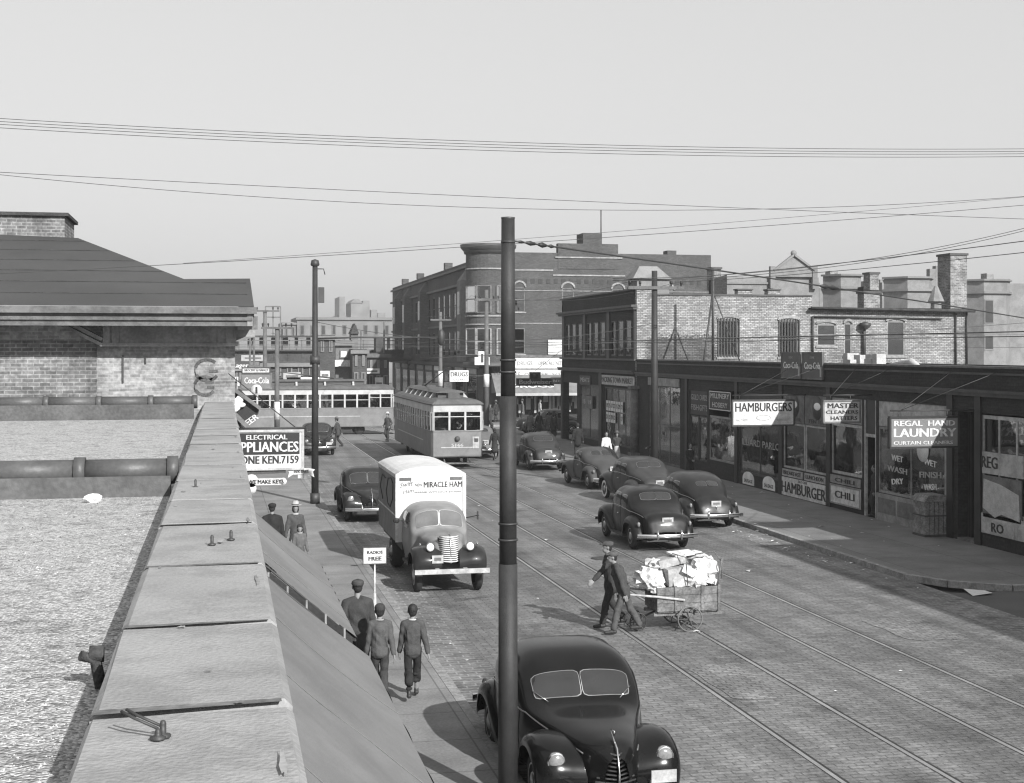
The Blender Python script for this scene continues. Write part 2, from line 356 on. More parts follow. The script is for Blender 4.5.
brick('brown_brick', .085, .06, .06, .25, .09, .01, .9, .2, .3)
brick('front_brick', .036, .026, .024, .25, .09, .01, .85, .25, .4)
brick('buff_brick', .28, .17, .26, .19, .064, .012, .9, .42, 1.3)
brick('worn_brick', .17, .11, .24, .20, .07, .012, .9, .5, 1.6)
brick('chimney_brick', .24, .10, .25, .23, .085, .016, .9, .35, 1.5)
# concrete pavement slabs
def slabs(name, g, wd, hd, line):
    m, n, b = _new(name); ge = n.nodes.new('ShaderNodeNewGeometry')
    br = n.nodes.new('ShaderNodeTexBrick'); br.offset = 0; n.links.new(ge.outputs['Position'], br.inputs['Vector'])
    for k, q in (('Scale', 1), ('Brick Width', wd), ('Row Height', hd), ('Mortar Size', .014), ('Mortar Smooth', .1)): br.inputs[k].default_value = q
    br.inputs['Color1'].default_value = (g, g, g, 1); br.inputs['Color2'].default_value = (g*.84,)*3+(1,); br.inputs['Mortar'].default_value = (line,)*3+(1,)
    a = n.nodes.new('ShaderNodeTexNoise'); a.inputs['Scale'].default_value = .9; a.inputs['Detail'].default_value = 9; a.inputs['Roughness'].default_value = .6; n.links.new(ge.outputs['Position'], a.inputs['Vector'])
    r = _ramp(n, .72, 1.2); n.links.new(a.outputs['Fac'], r.inputs[0])
    f = n.nodes.new('ShaderNodeTexNoise'); f.inputs['Scale'].default_value = 25; n.links.new(ge.outputs['Position'], f.inputs['Vector'])
    r2 = _ramp(n, .85, 1.15); n.links.new(f.outputs['Fac'], r2.inputs[0])
    mm = n.nodes.new('ShaderNodeMath'); mm.operation = 'MULTIPLY'; n.links.new(r.outputs[0], mm.inputs[0]); n.links.new(r2.outputs[0], mm.inputs[1])
    s = n.nodes.new('ShaderNodeVectorMath'); s.operation = 'SCALE'; n.links.new(br.outputs['Color'], s.inputs[0]); n.links.new(mm.outputs[0], s.inputs['Scale'])
    n.links.new(s.outputs[0], b.inputs['Base Color']); b.inputs['Roughness'].default_value = .8
    bp = n.nodes.new('ShaderNodeBump'); bp.inputs['Strength'].default_value = .2; bp.inputs['Distance'].default_value = .01
    n.links.new(f.outputs['Fac'], bp.inputs['Height']); n.links.new(bp.outputs[0], b.inputs['Normal'])
slabs('pavement', .215, 1.75, 1.5, .11)
slabs('pavement_right', .17, 2.1, 1.9, .08)
# gravel
m, n, b = _new('gravel'); ge = n.nodes.new('ShaderNodeNewGeometry')
vo = n.nodes.new('ShaderNodeTexVoronoi'); vo.inputs['Scale'].default_value = 62; n.links.new(ge.outputs['Position'], vo.inputs['Vector'])
sx = n.nodes.new('ShaderNodeSeparateColor'); n.links.new(vo.outputs['Color'], sx.inputs[0])
r = _ramp(n, .20, .50, .05, .8); n.links.new(sx.outputs[0], r.inputs[0])
a = n.nodes.new('ShaderNodeTexNoise'); a.inputs['Scale'].default_value = 5; a.inputs['Detail'].default_value = 9; a.inputs['Roughness'].default_value = .75; n.links.new(ge.outputs['Position'], a.inputs['Vector'])
r2 = _ramp(n, .5, 1.05, .34, .50); n.links.new(a.outputs['Fac'], r2.inputs[0])
mm = n.nodes.new('ShaderNodeMath'); mm.operation = 'MULTIPLY'; n.links.new(r.outputs[0], mm.inputs[0]); n.links.new(r2.outputs[0], mm.inputs[1])
n.links.new(mm.outputs[0], b.inputs['Base Color']); b.inputs['Roughness'].default_value = .9
bp = n.nodes.new('ShaderNodeBump'); bp.inputs['Strength'].default_value = .8; bp.inputs['Distance'].default_value = .02; bp.invert = True
n.links.new(vo.outputs['Distance'], bp.inputs['Height']); n.links.new(bp.outputs[0], b.inputs['Normal'])
M = MATS
XL, XR, XF = 3.72, 16.35, 20.8          # left kerb, right kerb, right shop fronts
YC0, YC1 = 87.5, 101.0                    # cross street roadway
# ------------------------------------------------------------------ ground and roads
struct(MB().box(-900, 900, -300, 2500, -.5, -.13).build('ground', mat('far_ground', .12, .9)))
struct(MB().add([(XL, -20, 0), (XR, -20, 0), (XR, 330, 0), (XL, 330, 0)], [(0,1,2,3)]).build('road', M['cobbles']))
struct(MB().add([(-90, YC0, .004), (120, YC0, .004), (120, YC1, .004), (-90, YC1, .004)], [(0,1,2,3)]).build('cross_road', mat('asphalt_grey', .17, .8, .15, .4, .1, 20, .2)))
for i, (x0, x1) in enumerate(((XL, XL+1.0), (XR-1.1, XR))):
    struct(MB().add([(x0, -20, .004), (x1, -20, .004), (x1, YC0-.2, .004), (x0, YC0-.2, .004)], [(0,1,2,3)]).build('road_gutter', M['gutter_bricks']))
# asphalt patch between rail and intersection on the near side of the tram
struct(MB().add([(9.6, 70, .006), (12.9, 70, .006), (12.9, 86, .006), (9.9, 86, .006)], [(0,1,2,3)]).build('asphalt_patch', mat('asphalt_dark', .085, .85, .2, .6, .1, 20)))
rm = mat('rail_steel', .33, .4, .25, 1, .1, metal=.45); gm = mat('rail_groove', .03, .9)
rb = MB(); gb = MB()
for x in (7.87, 9.30, 10.85, 12.28):
    rb.box(x-.032, x+.032, -20, 330, -.02, .012); gb.box(x+.032, x+.085, -20, 330, -.02, .005)
for y in (93.2, 94.7, 96.6, 98.1):
    rb.box(-90, 120, y-.032, y+.032, -.02, .0135)
struct(rb.build('rails', rm)); struct(gb.build('rail_grooves', gm))
pr = random.Random(3)
for k, (cx_, cy_, rx_, ry_, mk) in enumerate(((6.6, 44.0, .7, 3.0, 'worn_setts'), (10.05, 31.0, .45, 2.6, 'worn_setts'), (8.5, 22.5, .5, 1.3, 'worn_setts'), (13.6, 26.0, .7, 1.2, 'worn_setts'))):
    if mk == 'worn_setts' and mk not in M: brick('worn_setts', .14, .21, .09, .22, .12, .014, .7, .3, .6, ground=True, bump=.5)
    mb = MB(); n_ = 18; mb.add([(cx_+rx_*(max(-1, min(1, 1.3*math.cos(6.283*q/n_))))*pr.uniform(.85, 1), cy_+ry_*(max(-1, min(1, 1.3*math.sin(6.283*q/n_))))*pr.uniform(.9, 1), .0085 if mk != 'worn_setts' else .0075) for q in range(n_)], [tuple(range(n_))])
    struct(mb.build('road_patch', M[mk]))
for k, (x, y, lab) in enumerate(((10.1, 36.5, 'round iron manhole cover between the streetcar tracks'), (5.9, 24.3, 'round iron manhole cover near the left kerb behind the near car'))):
    mh = MB().lathe([(0, .016), (.27, .016), (.28, .012), (.28, .009), (.33, .009), (.33, .002)], c=(x, y, 0), seg=28)
    for q in range(-2, 3): mh.box(x-.2, x+.2, y+q*.08-.012, y+q*.08+.012, .016, .022)
    tag(mh.build('manhole_cover', M['iron']), lab, 'manhole cover')
# pavements with kerbs
def pavement(name, poly, m_, km):
    o = struct(MB().prism(poly, .005, .13).build(name, m_))
def kerb(pts):
    mb = MB()
    for p, q in zip(pts[:-1], pts[1:]): mb.obox(p, q, .16, -.02, .136)
    struct(mb.build('kerb', mat('kerb_stone', .27, .8, .2, 3, .15, grime=.3)))
pavement('pavement_left', [(.1, -10), (XL, -10), (XL, YC0-2), (XL-1.8, YC0), (-90, YC0), (-90, YC0-3), (.1, YC0-3)], M['pavement'], 0)
kerb([(XL, -10), (XL, YC0-2), (XL-.6, YC0-.7), (XL-1.8, YC0), (-90, YC0)])
YA = 29.6
pavement('pavement_right', [(XR, YA+2.0), (XR+.5, YA+.9), (XR+1.6, YA), (30, YA), (30, YC0-3), (120, YC0-3), (120, YC0), (XR+1.8, YC0), (XR, YC0-2)], M['pavement_right'], 0)
kerb([(30, YA), (XR+1.6, YA), (XR+.5, YA+.9), (XR, YA+2.0), (XR, YC0-2), (XR+.6, YC0-.7), (XR+1.8, YC0), (120, YC0)])
pavement('pavement_far', [(XR+.2, YC1+1.8), (XR+2, YC1), (120, YC1), (120, YC1+3.8), (20.4, YC1+3.8), (20.4, 260), (XR+.2, 260)], M['pavement_right'], 0)
kerb([(XR+.2, 260), (XR+.2, YC1+1.8), (XR+2, YC1), (120, YC1)])
pavement('pavement_far_left', [(-90, YC1), (XL-1.8, YC1), (XL, YC1+2), (XL, 300), (-90, 300)], M['pavement'], 0)
struct(MB().add([(XR, YA-14, .004), (30, YA-14, .004), (30, YA, .004), (XR, YA, .004)], [(0,1,2,3)]).build('alley', M['asphalt_dark']))
# litter: small paper scraps in the gutter and on the road (nobody could count it)
lb = MB()
for i in range(230):
    k = R.random()
    if k < .45: x, y, z = XR+R.uniform(-.9, .1), R.uniform(33, 60), .01
    elif k < .6: x, y, z = R.uniform(XR+.3, XF-.3), R.uniform(35, 60), .137
    elif k < .8: x, y, z = XL+R.uniform(-.1, .8), R.uniform(22, 75), .01
    else: x, y, z = R.uniform(XL, XR), R.uniform(20, 80), .01
    s_ = R.choice((.03, .04, .05, .06, .11)); t = R.uniform(0, 3.1); c_, d_ = math.cos(t)*s_, math.sin(t)*s_
    if abs(x-XR) < .1: z = .145
    lb.add([(x-c_, y-d_, z), (x+d_*.6, y-c_*.6, z+s_*.3), (x+c_, y+d_, z+.003), (x-d_*.6, y+c_*.6, z+s_*.2)], [(0,1,2,3)])
q = G(978, 594, 0)
lb.add([(q.x-.3, q.y-.3, .02), (q.x+.25, q.y-.2, .05), (q.x+.35, q.y+.3, .02), (q.x-.2, q.y+.3, .08)], [(0,1,2,3)])
tag(lb.build('litter', M['paper'], fix=False), 'scraps of white paper scattered in the gutters and over the paving', 'litter', kind='stuff')
# ------------------------------------------------------------------ near roof and parapet (left foreground)
def coping_x(y): return -.345+.0056*y, .185+.0056*y
t = thing('rooftop_building', 'low store roof with pale gravel behind a long coped parapet in the left foreground', 'building', (-4, 13, 0))
MB().box(-14, -.25, -3, 27.2, 0, 4.0).box(-.25, .12, -3, 27.2, 0, 4.45).build('wall', M['brown_brick'], t)
MB().add([(-14, -3, 4.33), (-.24, -3, 4.33), (-.14, 27.2, 4.35), (-14, 27.2, 4.35)], [(0,1,2,3)]).build('gravel_roof', M['gravel'], t)
MB().add([(-.44, -3, 4.345), (-.33, -3, 4.53), (-.17, 27.2, 4.53), (-.28, 27.2, 4.355)], [(0,1,2,3)]).build('tar_flashing', M['tar'], t)
ys = [1.2, 2.55, 3.87, 5.05, 6.42, 7.95, 9.2, 10.6, 12.0, 13.4, 14.7, 16.1, 17.5, 18.9, 20.2, 21.6, 23.0, 24.4, 25.7, 26.9]
for i, (y0, y1) in enumerate(zip(ys[:-1], ys[1:])):
    a0, a1 = coping_x(y0); b0, b1 = coping_x(y1); g_ = .008+(.012 if i in (1,2) else 0); dz = R.uniform(-.004, .004); k = R.uniform(-.012, .012)
    bm = MB(); top = 4.6+dz
    bm.add([(a0, y0+g_, 4.44), (a1, y0+g_+.02, 4.44), (b1, y1-g_, 4.44), (b0, y1-g_-.02+k, 4.44), (a0, y0+g_, top-.02), (a1, y0+g_+.02, top-.02), (b1, y1-g_, top-.02), (b0, y1-g_-.02+k, top-.02),
            (a0+R.uniform(.012, .03), y0+g_+R.uniform(.008, .02), top), (a1-R.uniform(.012, .035), y0+g_+R.uniform(.025, .04), top), (b1-R.uniform(.012, .03), y1-g_-.012, top), (b0+R.uniform(.012, .03), y1-g_-.03+k, top)],
           [(0,3,2,1), (0,1,5,4), (1,2,6,5), (2,3,7,6), (3,0,4,7), (4,5,9,8), (5,6,10,9), (6,7,11,10), (7,4,8,11), (8,9,10,11)])
    bm.build('coping_stone', M['coping'], t)
for i, y in enumerate(ys[1:-1]):
    jb = MB()
    a0, a1 = coping_x(y); wv = .026 if i in (1, 2, 3) else .016
    jb.add([(a0+.01, y-wv+.0, 4.6005), (a1-.03, y-wv*.6+.035, 4.6005), (a1-.03, y+wv*.6+.04, 4.6005), (a0+.01, y+wv, 4.6005)], [(0,1,2,3)])
    jb.build('mortar_joint', mat('joint_tar', .13, .9, .3, 6, .3), t)
pr = random.Random(11)
for k in range(26):                        # tar drips, rust and old repair smears on the stones
    y = 3.3+k*.62+pr.uniform(-.3, .3); a0, a1 = coping_x(y); x = pr.uniform(a0+.05, a1-.08); rx, ry = pr.uniform(.005, .02), pr.uniform(.008, .05)*(.5 if y < 6 else 1)
    if k % 4 == 0: x = a1-.05; rx = .01; ry = .15
    mb = MB(); mb.add([(x+rx*math.cos(q*.524)*pr.uniform(.4, 1.2), y+ry*math.sin(q*.524)*pr.uniform(.4, 1.2), 4.6062) for q in range(12)], [tuple(range(12))]); mb.build('tar_smear', mat('smear_dark', .2, .9, .3, 8, .3) if k % 3 else mat('smear_pale', .30, .9, .2, 8, .2), t)
for px, py, h in ((163, 737, .04), (158, 739, .02), (212, 545, .05), (231, 540, .05), (195.5, 487.5, .06)):
    p = G(px, py, 4.6); jb = MB(); jb.lathe([(.019, 0), (.02, .006), (.008, .009), (.008, h*.8), (.006, h*.8+.008), (.001, h*.8+.01)], c=(p.x, p.y, 4.6), seg=10)
    if h < .05: jb.tube([(p.x, p.y, 4.625), (p.x-.06, p.y+.02, 4.65), (p.x-.09, p.y+.05, 4.66)], .004, 5)
    jb.build('anchor_bolt', M['iron'], t)
def ridge(y, z, label=None):
    mb = MB(); x = -14.0
    while x < -.35:
        x1 = min(x+.86, -.3); mb.tube([(x, y, z), (x1-.07, y, z)], [.098, .098], 14); mb.tube([(x1-.09, y, z), (x1, y, z)], [.118, .118], 14); x = x1+.004
    return mb
for y, zr in ((12.2, 4.53), (25.4, 4.63)):
    wb_ = MB().box(-14, -.36, y-.11, y+.11, 4.0, zr-.02).build('divider_wall', mat('tarred_wall', .09, .75, .3, 2, .2, 20, .3), t)
    ridge(y, zr+.02).build('ridge_tiles', M['clay_tile'], wb_)
mbp = MB(); p = G(122, 594, 4.45); p = Vector((-.42, 5.3, 4.42)); mbp.tube([(p.x+.02, p.y, 4.34), (p.x, p.y, 4.44), (p.x-.05, p.y-.02, 4.46)], [.022, .022, .018], 10); mbp.tube([(p.x-.02, p.y, 4.46), (p.x+.03, p.y, 4.46)], .03, 10)
mbp.build('vent_pipe', M['tar'], t)
for nm, n_, gsh in (('pale_pebbles', 12000, .40), ('dark_pebbles', 9000, .09), ('grey_pebbles', 9000, .24)):
    gl = MB()
    for i in range(n_):
        y = 3.0+9.0*R.random()**1.3 if R.random() < .75 else R.uniform(12.4, 25.2); x = -.46-R.random()*(y*.30+.4); s_ = R.uniform(.0025, .0065)*(1.6 if R.random() < .05 else 1)*(1 if y < 8 else 1.5)
        if abs(y-12.2) < .14: continue
        a = R.uniform(0, 6.3); c_, d_ = math.cos(a)*s_, math.sin(a)*s_; z = 4.334
        gl.add([(x-c_, y-d_, z), (x+d_*.8, y-c_*.8, z), (x+c_, y+d_, z), (x-d_*.9, y+c_*.9, z), (x+c_*.15, y, z+s_*.9)], [(0,1,4), (1,2,4), (2,3,4), (3,0,4)])
    gl.build('loose_gravel', mat(nm, gsh, .9, bump=0), t, fix=False)['kind'] = 'stuff'
# ------------------------------------------------------------------ awnings under the parapet
def awning(label, y0, y1, m_, xt=.13, zt=3.62, xf=1.56, zf=2.38, drop=.22):
    t = thing('awning', label, 'awning', (xt, (y0+y1)/2, 2.4), group='canvas awnings below the parapet')
    nb = max(3, int((y1-y0)/.9))
    def fn(u, v):
        y = y0+(y1-y0)*u; s = v
        sag = math.sin(math.pi*s)*(.03+.05*noise.noise(Vector((y*.6, s*.8, 3)))+.02*noise.noise(Vector((y*2.1+s*2, s*1.2, 7))))
        return Vector((xt+(xf-xt)*s, y, zt+(zf-zt)*s-sag))
    MB().grid(fn, nb*12, 12).build('canopy', m_, t, fix=False)
    vb = MB(); k = int((y1-y0)/.3)
    def fv(u, v): return Vector((xf+.01*math.sin(u*60), y0+(y1-y0)*u, zf-drop*v*(.72+.28*abs(math.sin(u*k*math.pi)))))
    vb.grid(fv, k*6, 2); vb.build('valance', m_, t, fix=False)
    sm_ = MB(); y = y0+.9
    while y < y1-.3:
        pts_ = [fn((y-y0)/(y1-y0), q/12)+Vector((.002, .02*math.sin(q*1.1), .003)) for q in range(13)]
        sm_.tube(pts_, .0045, 4, caps=False); y += 2.3
    sm_.build('seams', mat('canvas_seam', .15, .9), t)
    fr = MB()
    for y in (y0, y1):
        fr.tube([(xt, y, 2.5), (xf-.02, y, zf-.03)], .014, 6); fr.tube([(xf-.02, y, zf-.03), (xt, y, zt-.05)], .012, 6)
    fr.tube([(xf-.02, y0, zf-.03), (xf-.02, y1, zf-.03)], .016, 6); fr.build('frame', M['iron'], t)
    return t
awning('long grey canvas awning nearest the camera, sloping from the parapet over the pavement', 2.2, 14.7, M['canvas'])
awning('shorter grey canvas awning beyond the long one, above the two walking boys', 15.6, 20.9, M['canvas'], xf=1.52, zf=2.4)
t = thing('awning_scissor_frame', 'dark scissor frame bars showing in the gap between the two awnings', 'frame', (.2, 15.1, 2.4))
mb = MB()
for k in range(6): mb.bar((.35+.2*k, 15.2, 2.2), (.35+.2*k, 15.2, 3.36-.155*k), .02, .03)
mb.bar((.2, 15.2, 2.2), (1.4, 15.2, 2.2), .03, .04); mb.build('bars', M['mid_paint'], t)
MB().add([(.2, 15.35, 3.5), (1.45, 15.35, 2.45), (1.45, 15.35, 1.9), (.2, 15.35, 1.9)], [(0,1,2,3)]).build('gap_shade_sheet', M['shop_dark'], t)  # near-black sheet stands in for the shade in the awning gap
# ------------------------------------------------------------------ hip roofed brick building (left middle)
YW = 26.95
t = thing('hip_roof_building', 'brick building with broad dark hipped roof, deep eaves and chimney at the left', 'building', (-4, 30, 0))
xr = FY(235, 400, YW)[0]
wb_ = MB(); wall(wb_, 'Y', YW, YW+.3, -14, xr, 0, 6.15); wb_.box(xr-.3, xr, YW+.3, 42, 0, 5.75); wb_.build('wall', M['buff_brick'], t)
xa = FY(97, 400, YW)[0]
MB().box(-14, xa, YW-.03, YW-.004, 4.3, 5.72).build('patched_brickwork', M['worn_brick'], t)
sl = .30; ye = YW-.95; ze = 6.33
def RP(u, v):                            # ray from the lens to the roof plane
    k = (u-CU)/FPX; hh = -(v-HV)/FPX
    d = Vector((ST+k*CT, CT-k*ST, hh)); tt = (ze-CH-sl*ye)/(d.z-sl*d.y); return Vector((0,0,CH))+d*tt
P1, P2, P3_ = RP(250, 278.5), RP(184, 279), RP(78, 238)
eR = FY(254, 305, ye)[0]
P4 = Vector((-14, P3_.y+1.5, ze+sl*(P3_.y+1.5-ye)))
rf = MB()
rf.add([(-14, ye, ze), (eR, ye, ze), P1, P2, P3_, P4], [(0,1,2,3,4,5)])
bk = 44.0
rf.add([(eR, ye, ze), (eR, bk, ze), (P1.x, bk-2, P1.z), P1], [(0,1,2,3)])
rf.add([P1, (P1.x, bk-2, P1.z), (P2.x, bk-2, P2.z), P2], [(0,1,2,3)])
rf.add([P2, (P2.x, bk-2, P2.z), (P3_.x, bk-8, P3_.z), P3_], [(0,1,2,3)])
rf.add([P3_, (P3_.x, bk-8, P3_.z), (-14, bk-8, P4.z), P4], [(0,1,2,3)])
rf.add([(-14, ye, ze-.02), (eR, ye, ze-.02), (eR, bk, ze-.02), (-14, bk, ze-.02)], [(3,2,1,0)])
ro = rf.build('roof', M['roof_felt'], t, fix=False)
sm = MB()
for k in range(1, 9):
    y = ye+k*.83; z = ze+sl*(y-ye)
    if z > P1.z and k > 2: x1 = P2.x-(z-P2.z)/(P3_.z-P2.z)*(P2.x-P3_.x)-.05 if z > P2.z else P1.x
    else: x1 = eR-.1*(k)*.3
    if x1 < -9: break
    sm.bar((-14, y, z+.006), (min(x1, eR-.1), y, z+.006), .03, .012)
sm.build('felt_seams', M['tar'], ro)
cx0, cz0 = FY(40, 238, P3_.y+.8)[0], P3_.z-.5
cx1 = FY(67, 238, P3_.y+.8)[0]; zt = CH+(350-214)*(P3_.y*.95)/FPX
ch = MB().box(cx0-1.2, cx1, P3_.y+.3, P3_.y+2.4, cz0, zt).build('chimney', M['worn_brick'], t)
MB().box(cx0-1.3, cx1+.08, P3_.y+.22, P3_.y+2.48, zt, zt+.07).build('cap', M['tar'], ch)
gt = MB().box(-14, eR+.05, ye-.08, ye+.02, 6.20, 6.32).build('gutter', M['eave_light'], t)
MB().box(-14, eR, ye+.02, ye+.12, 5.98, 6.20).box(-14, eR-.03, ye-.03, ye+.02, 6.08, 6.14).build('fascia', M['eave_light'], t)
MB().box(-14, eR-.05, ye+.12, YW+.3, 6.16, 6.2).box(eR-.12, eR-.02, ye, bk, 5.98, 6.3).build('soffit', M['painted_wood'], t)
MB().add([(-14, YW-.02, 6.16), (eR-.5, YW-.02, 6.16), (eR-.5, YW-.5, 6.16), (-14, YW-.5, 6.16)], [(0,1,2,3)]).build('soffit_board', M['dark_paint'], t)
bx0, bx1 = FY(103, 340, YW-.3)[0], FY(236, 340, YW-.3)[0]
by = YW-.3
fb = MB().box(bx0, bx1, by, YW, 5.68, 6.15); fb.box(bx0-.03, bx1+.03, by-.05, YW, 5.62, 5.68).box(bx0-.02, bx1+.02, by-.03, by, 6.06, 6.12)
for px in (103, 112, 210, 226): a = FY(px, 340, by)[0]; fb.box(a, a+.12, by-.035, by, 5.68, 6.06)
fb.build('frieze', M['painted_wood'], t)
pb = MB(); x0 = FY(62, 340, YW)[0]
for dz in (0, .1): pb.bar((x0, YW-.1, 6.12-dz), (bx0, by-.02, 5.74-dz), .1, .06)
pb.build('brace', M['painted_wood'], t)
sb = MB()
for k in range(4):
    sb = MB(); sb.prism([(YW-.1-.18*k, 6.16), (YW-.28-.18*k, 6.16), (YW-.2-.18*k, 5.98-.02*k)], bx1+.02, bx1+.2+.06*k, 'yz'); sb.build('bracket', M['painted_wood'], t)
for k in range(16):
    y = YW+.4+k*1.0; MB().box(xr, xr+.38, y, y+.16, 5.8, 6.16).build('bracket', M['painted_wood'], t)
for (px, s_) in ((207, .48), (205, .42)):
    a, z = FY(px, 370 if s_ == .48 else 386, YW)
    mb = MB(); a0_ = .8; n_ = 14; r_ = s_*.45
    for k in range(n_):
        t0 = a0_+k*(4.9/n_); t1 = a0_+(k+1)*(4.9/n_)
        mb.bar((a+math.cos(t0)*r_, YW-.006, z+math.sin(t0)*r_*.9), (a+math.cos(t1)*r_, YW-.006, z+math.sin(t1)*r_*.9), .008, .06)
    mb.bar((a+r_*.2, YW-.007, z-r_*.1), (a+r_*.9, YW-.007, z-r_*.1), .008, .05)
    mb.build('painted_letter', mat('faded_paint', .075, .9, .4, 8, .3), t)
mb = MB(); a, z = FY(122, 360, YW); mb.box(a, a+.03, YW-.03, YW-.005, 4.95, 5.45).box(a+.4, a+.43, YW-.03, YW-.005, 5.3, 5.42); mb.build('wall_iron', M['iron'], t)
# ------------------------------------------------------------------ right side: two storey whitewashed building
YB = 68.8; YE = 84.6
def Yu(u, X=XF): return FX(u, 400, X)[0]
t = thing('corner_market_building', 'two storey corner building with dark front and whitewashed brick side wall', 'building', (30, 76, 0))
XS = FY(812, 320, YB)[0]; XE = FY(967, 320, YB)[0]
wins = [(718, 739, 319, 357, 'b'), (779, 799, 320, 357, 'b'), (817, 836, 324, 346, 's'), (844, 852, 323, 356, 's'), (887, 905, 321, 356, 's')]
holes = []
for (u0, u1, v0, v1, k) in wins:
    a, zt = FY(u0, v0, YB); c, zb = FY(u1, v1, YB); holes.append((a, c, zb, zt))
wb_ = MB(); wall(wb_, 'Y', YB, YB+.3, XF, XS, 0, 8.32, [h for h in holes if h[0] < XS]); wall(wb_, 'Y', YB, YB+.3, XS, XE, 0, 7.62, [h for h in holes if h[0] > XS])
for (u0, u1, zt) in ((637, 656, 8.62), (738, 752, 8.62), (768, 780, 8.62)):
    a, c = FY(u0, 300, YB)[0], FY(u1, 300, YB)[0]; wb_.box(a if u0 > 640 else XF, c, YB, YB+.5, 8.32, zt)
wb_.box(XE-.3, XE, YB+.3, YE, 0, 7.62)
wm = wb_.build('side_wall', M['whitewashed_brick'], t)
bars = MB()
for (u0, u1, v0, v1, k), h in zip(wins, holes):
    winpart(t, 'Y', YB, h[0], h[1], h[2], h[3], M['mid_paint'], M['window_glass'], fw=.07, bars_z=1, sill=M['stone_trim'], shade=(.45, 1.0) if k == 's' and u0 != 844 else None, shade_m=M['blind'] if u0 != 817 else M['shop_grey'], arch=.16)
    if k == 'b':
        n_ = 7
        for i in range(n_+1):
            x = h[0]+(h[1]-h[0])*i/n_; bars.box(x-.02, x+.02, YB-.07, YB-.035, h[2]-.02, h[3]+.05)
        for z in (h[2]+.1, (h[2]+h[3])/2, h[3]-.1): bars.box(h[0]-.05, h[1]+.05, YB-.035, YB-.015, z-.02, z+.02)
bars.build('window_bars', M['iron'], t)
cb = MB()                                     # dark copings and the sloping eave at the right
cb.box(FY(656, 300, YB)[0], XS, YB-.06, YB+.4, 8.32, 8.40)
for (u0, u1) in ((638, 656), (738, 752), (768, 780)):
    a, c = FY(u0, 300, YB)[0], FY(u1, 300, YB)[0]; cb.box(a-.05, c+.05, YB-.06, YB+.56, 8.62, 8.69)
cb.build('coping', M['terracotta_dark'], t)
eb = MB().box(XS-.15, XE+.2, YB-.32, YB+.1, 7.66, 7.72); eb.tube([(XS-.2, YB-.36, 7.72), (XE+.25, YB-.36, 7.60)], .07, 10)
eb.add([(XS-.2, YB-.3, 7.74), (XE+.2, YB-.3, 7.74), (XE+.2, YE, 7.6), (XS-.2, YE, 7.6)], [(0,1,2,3)]); eb.build('eave', M['tar'], t)
pb = MB()
xdp, zt_ = FY(863, 324, YB); pb.tube([(xdp, YB-.15, zt_), (xdp, YB-.15, 4.8)], .09, 8); pb.lathe([(.0, .12), (.28, .05), (.3, -.1), (.1, -.3)], c=(xdp, YB-.25, zt_), seg=12)
xdp = FY(812, 324, YB)[0]; pb.tube([(xdp, YB-.1, 7.3), (xdp, YB-.1, 5.0)], .05, 6)
pb.tube([(xdp, YB-.1, 7.28), (XE-1.5, YB-.1, 7.2)], .04, 6)
xdp = FY(955, 324, YB)[0]; pb.tube([(xdp, YB-.1, 7.5), (xdp, YB-.1, 4.8)], .045, 6); xdp = FY(966, 324, YB)[0]; pb.tube([(xdp, YB-.1, 7.6), (xdp, YB-.1, 4.8)], .045, 6)
pb.build('drainpipe', M['iron'], t)
MB().box(XF+.36, XS-.01, YB+.31, YE-.36, 8.05, 8.1).build('flat_roof', M['tar'], t)
# dark street front
fw_ = MB(); zwb, zwt = 5.25, 7.1
yw = []
for k in range(3):
    y0 = YB+1.0+k*5.0
    for j in range(3): yw.append((y0+j*1.45, y0+j*1.45+1.05))
gf = [(69.6, 74.9, .5, 3.55), (76.0, 80.2, .5, 3.6), (80.9, 84.2, .13, 3.6)]
wall(fw_, 'X', XF, XF+.35, YB+.31, YE, 0, 8.6, [(a, c, zwb, zwt) for a, c in yw]+gf)
fw_.box(XF, XE, YE-.35, YE, 3.7, 8.3); fw_.box(XF+2.6, XE, YE-.35, YE, 0, 3.7)
fw_.build('front_wall', M['front_brick'], t)
for a, c in yw: winpart(t, 'X', XF, a, c, zwb, zwt, M['shop_grey'], M['window_glass'], fw=.06, bars_z=1, shade=(.5, .95) if R.random() < .4 else None, shade_m=M['shop_grey'], back=.5)
cn = MB().box(XF-.32, XF, YB-.1, YE+.3, 7.72, 7.84).box(XF-.2, XF, YB-.05, YE+.2, 7.60, 7.72).box(XF-.1, XF+.4, YB-.05, YE+.1, 8.6, 8.68)
cn.box(XF-.14, XF, YB-.02, YE+.1, 5.0, 5.1).box(XF-.22, XF, YB-.02, YE+.2, 4.32, 4.44).box(XF-.3, XF-.02, YB, YE+.1, 4.44, 4.5)
for k in range(4): y = YB+.1+k*5.05; cn.box(XF-.08, XF, y-.25 if k else y, y+.25, 5.1, 7.6)
cn.build('cornice', M['terracotta_dark'], t)
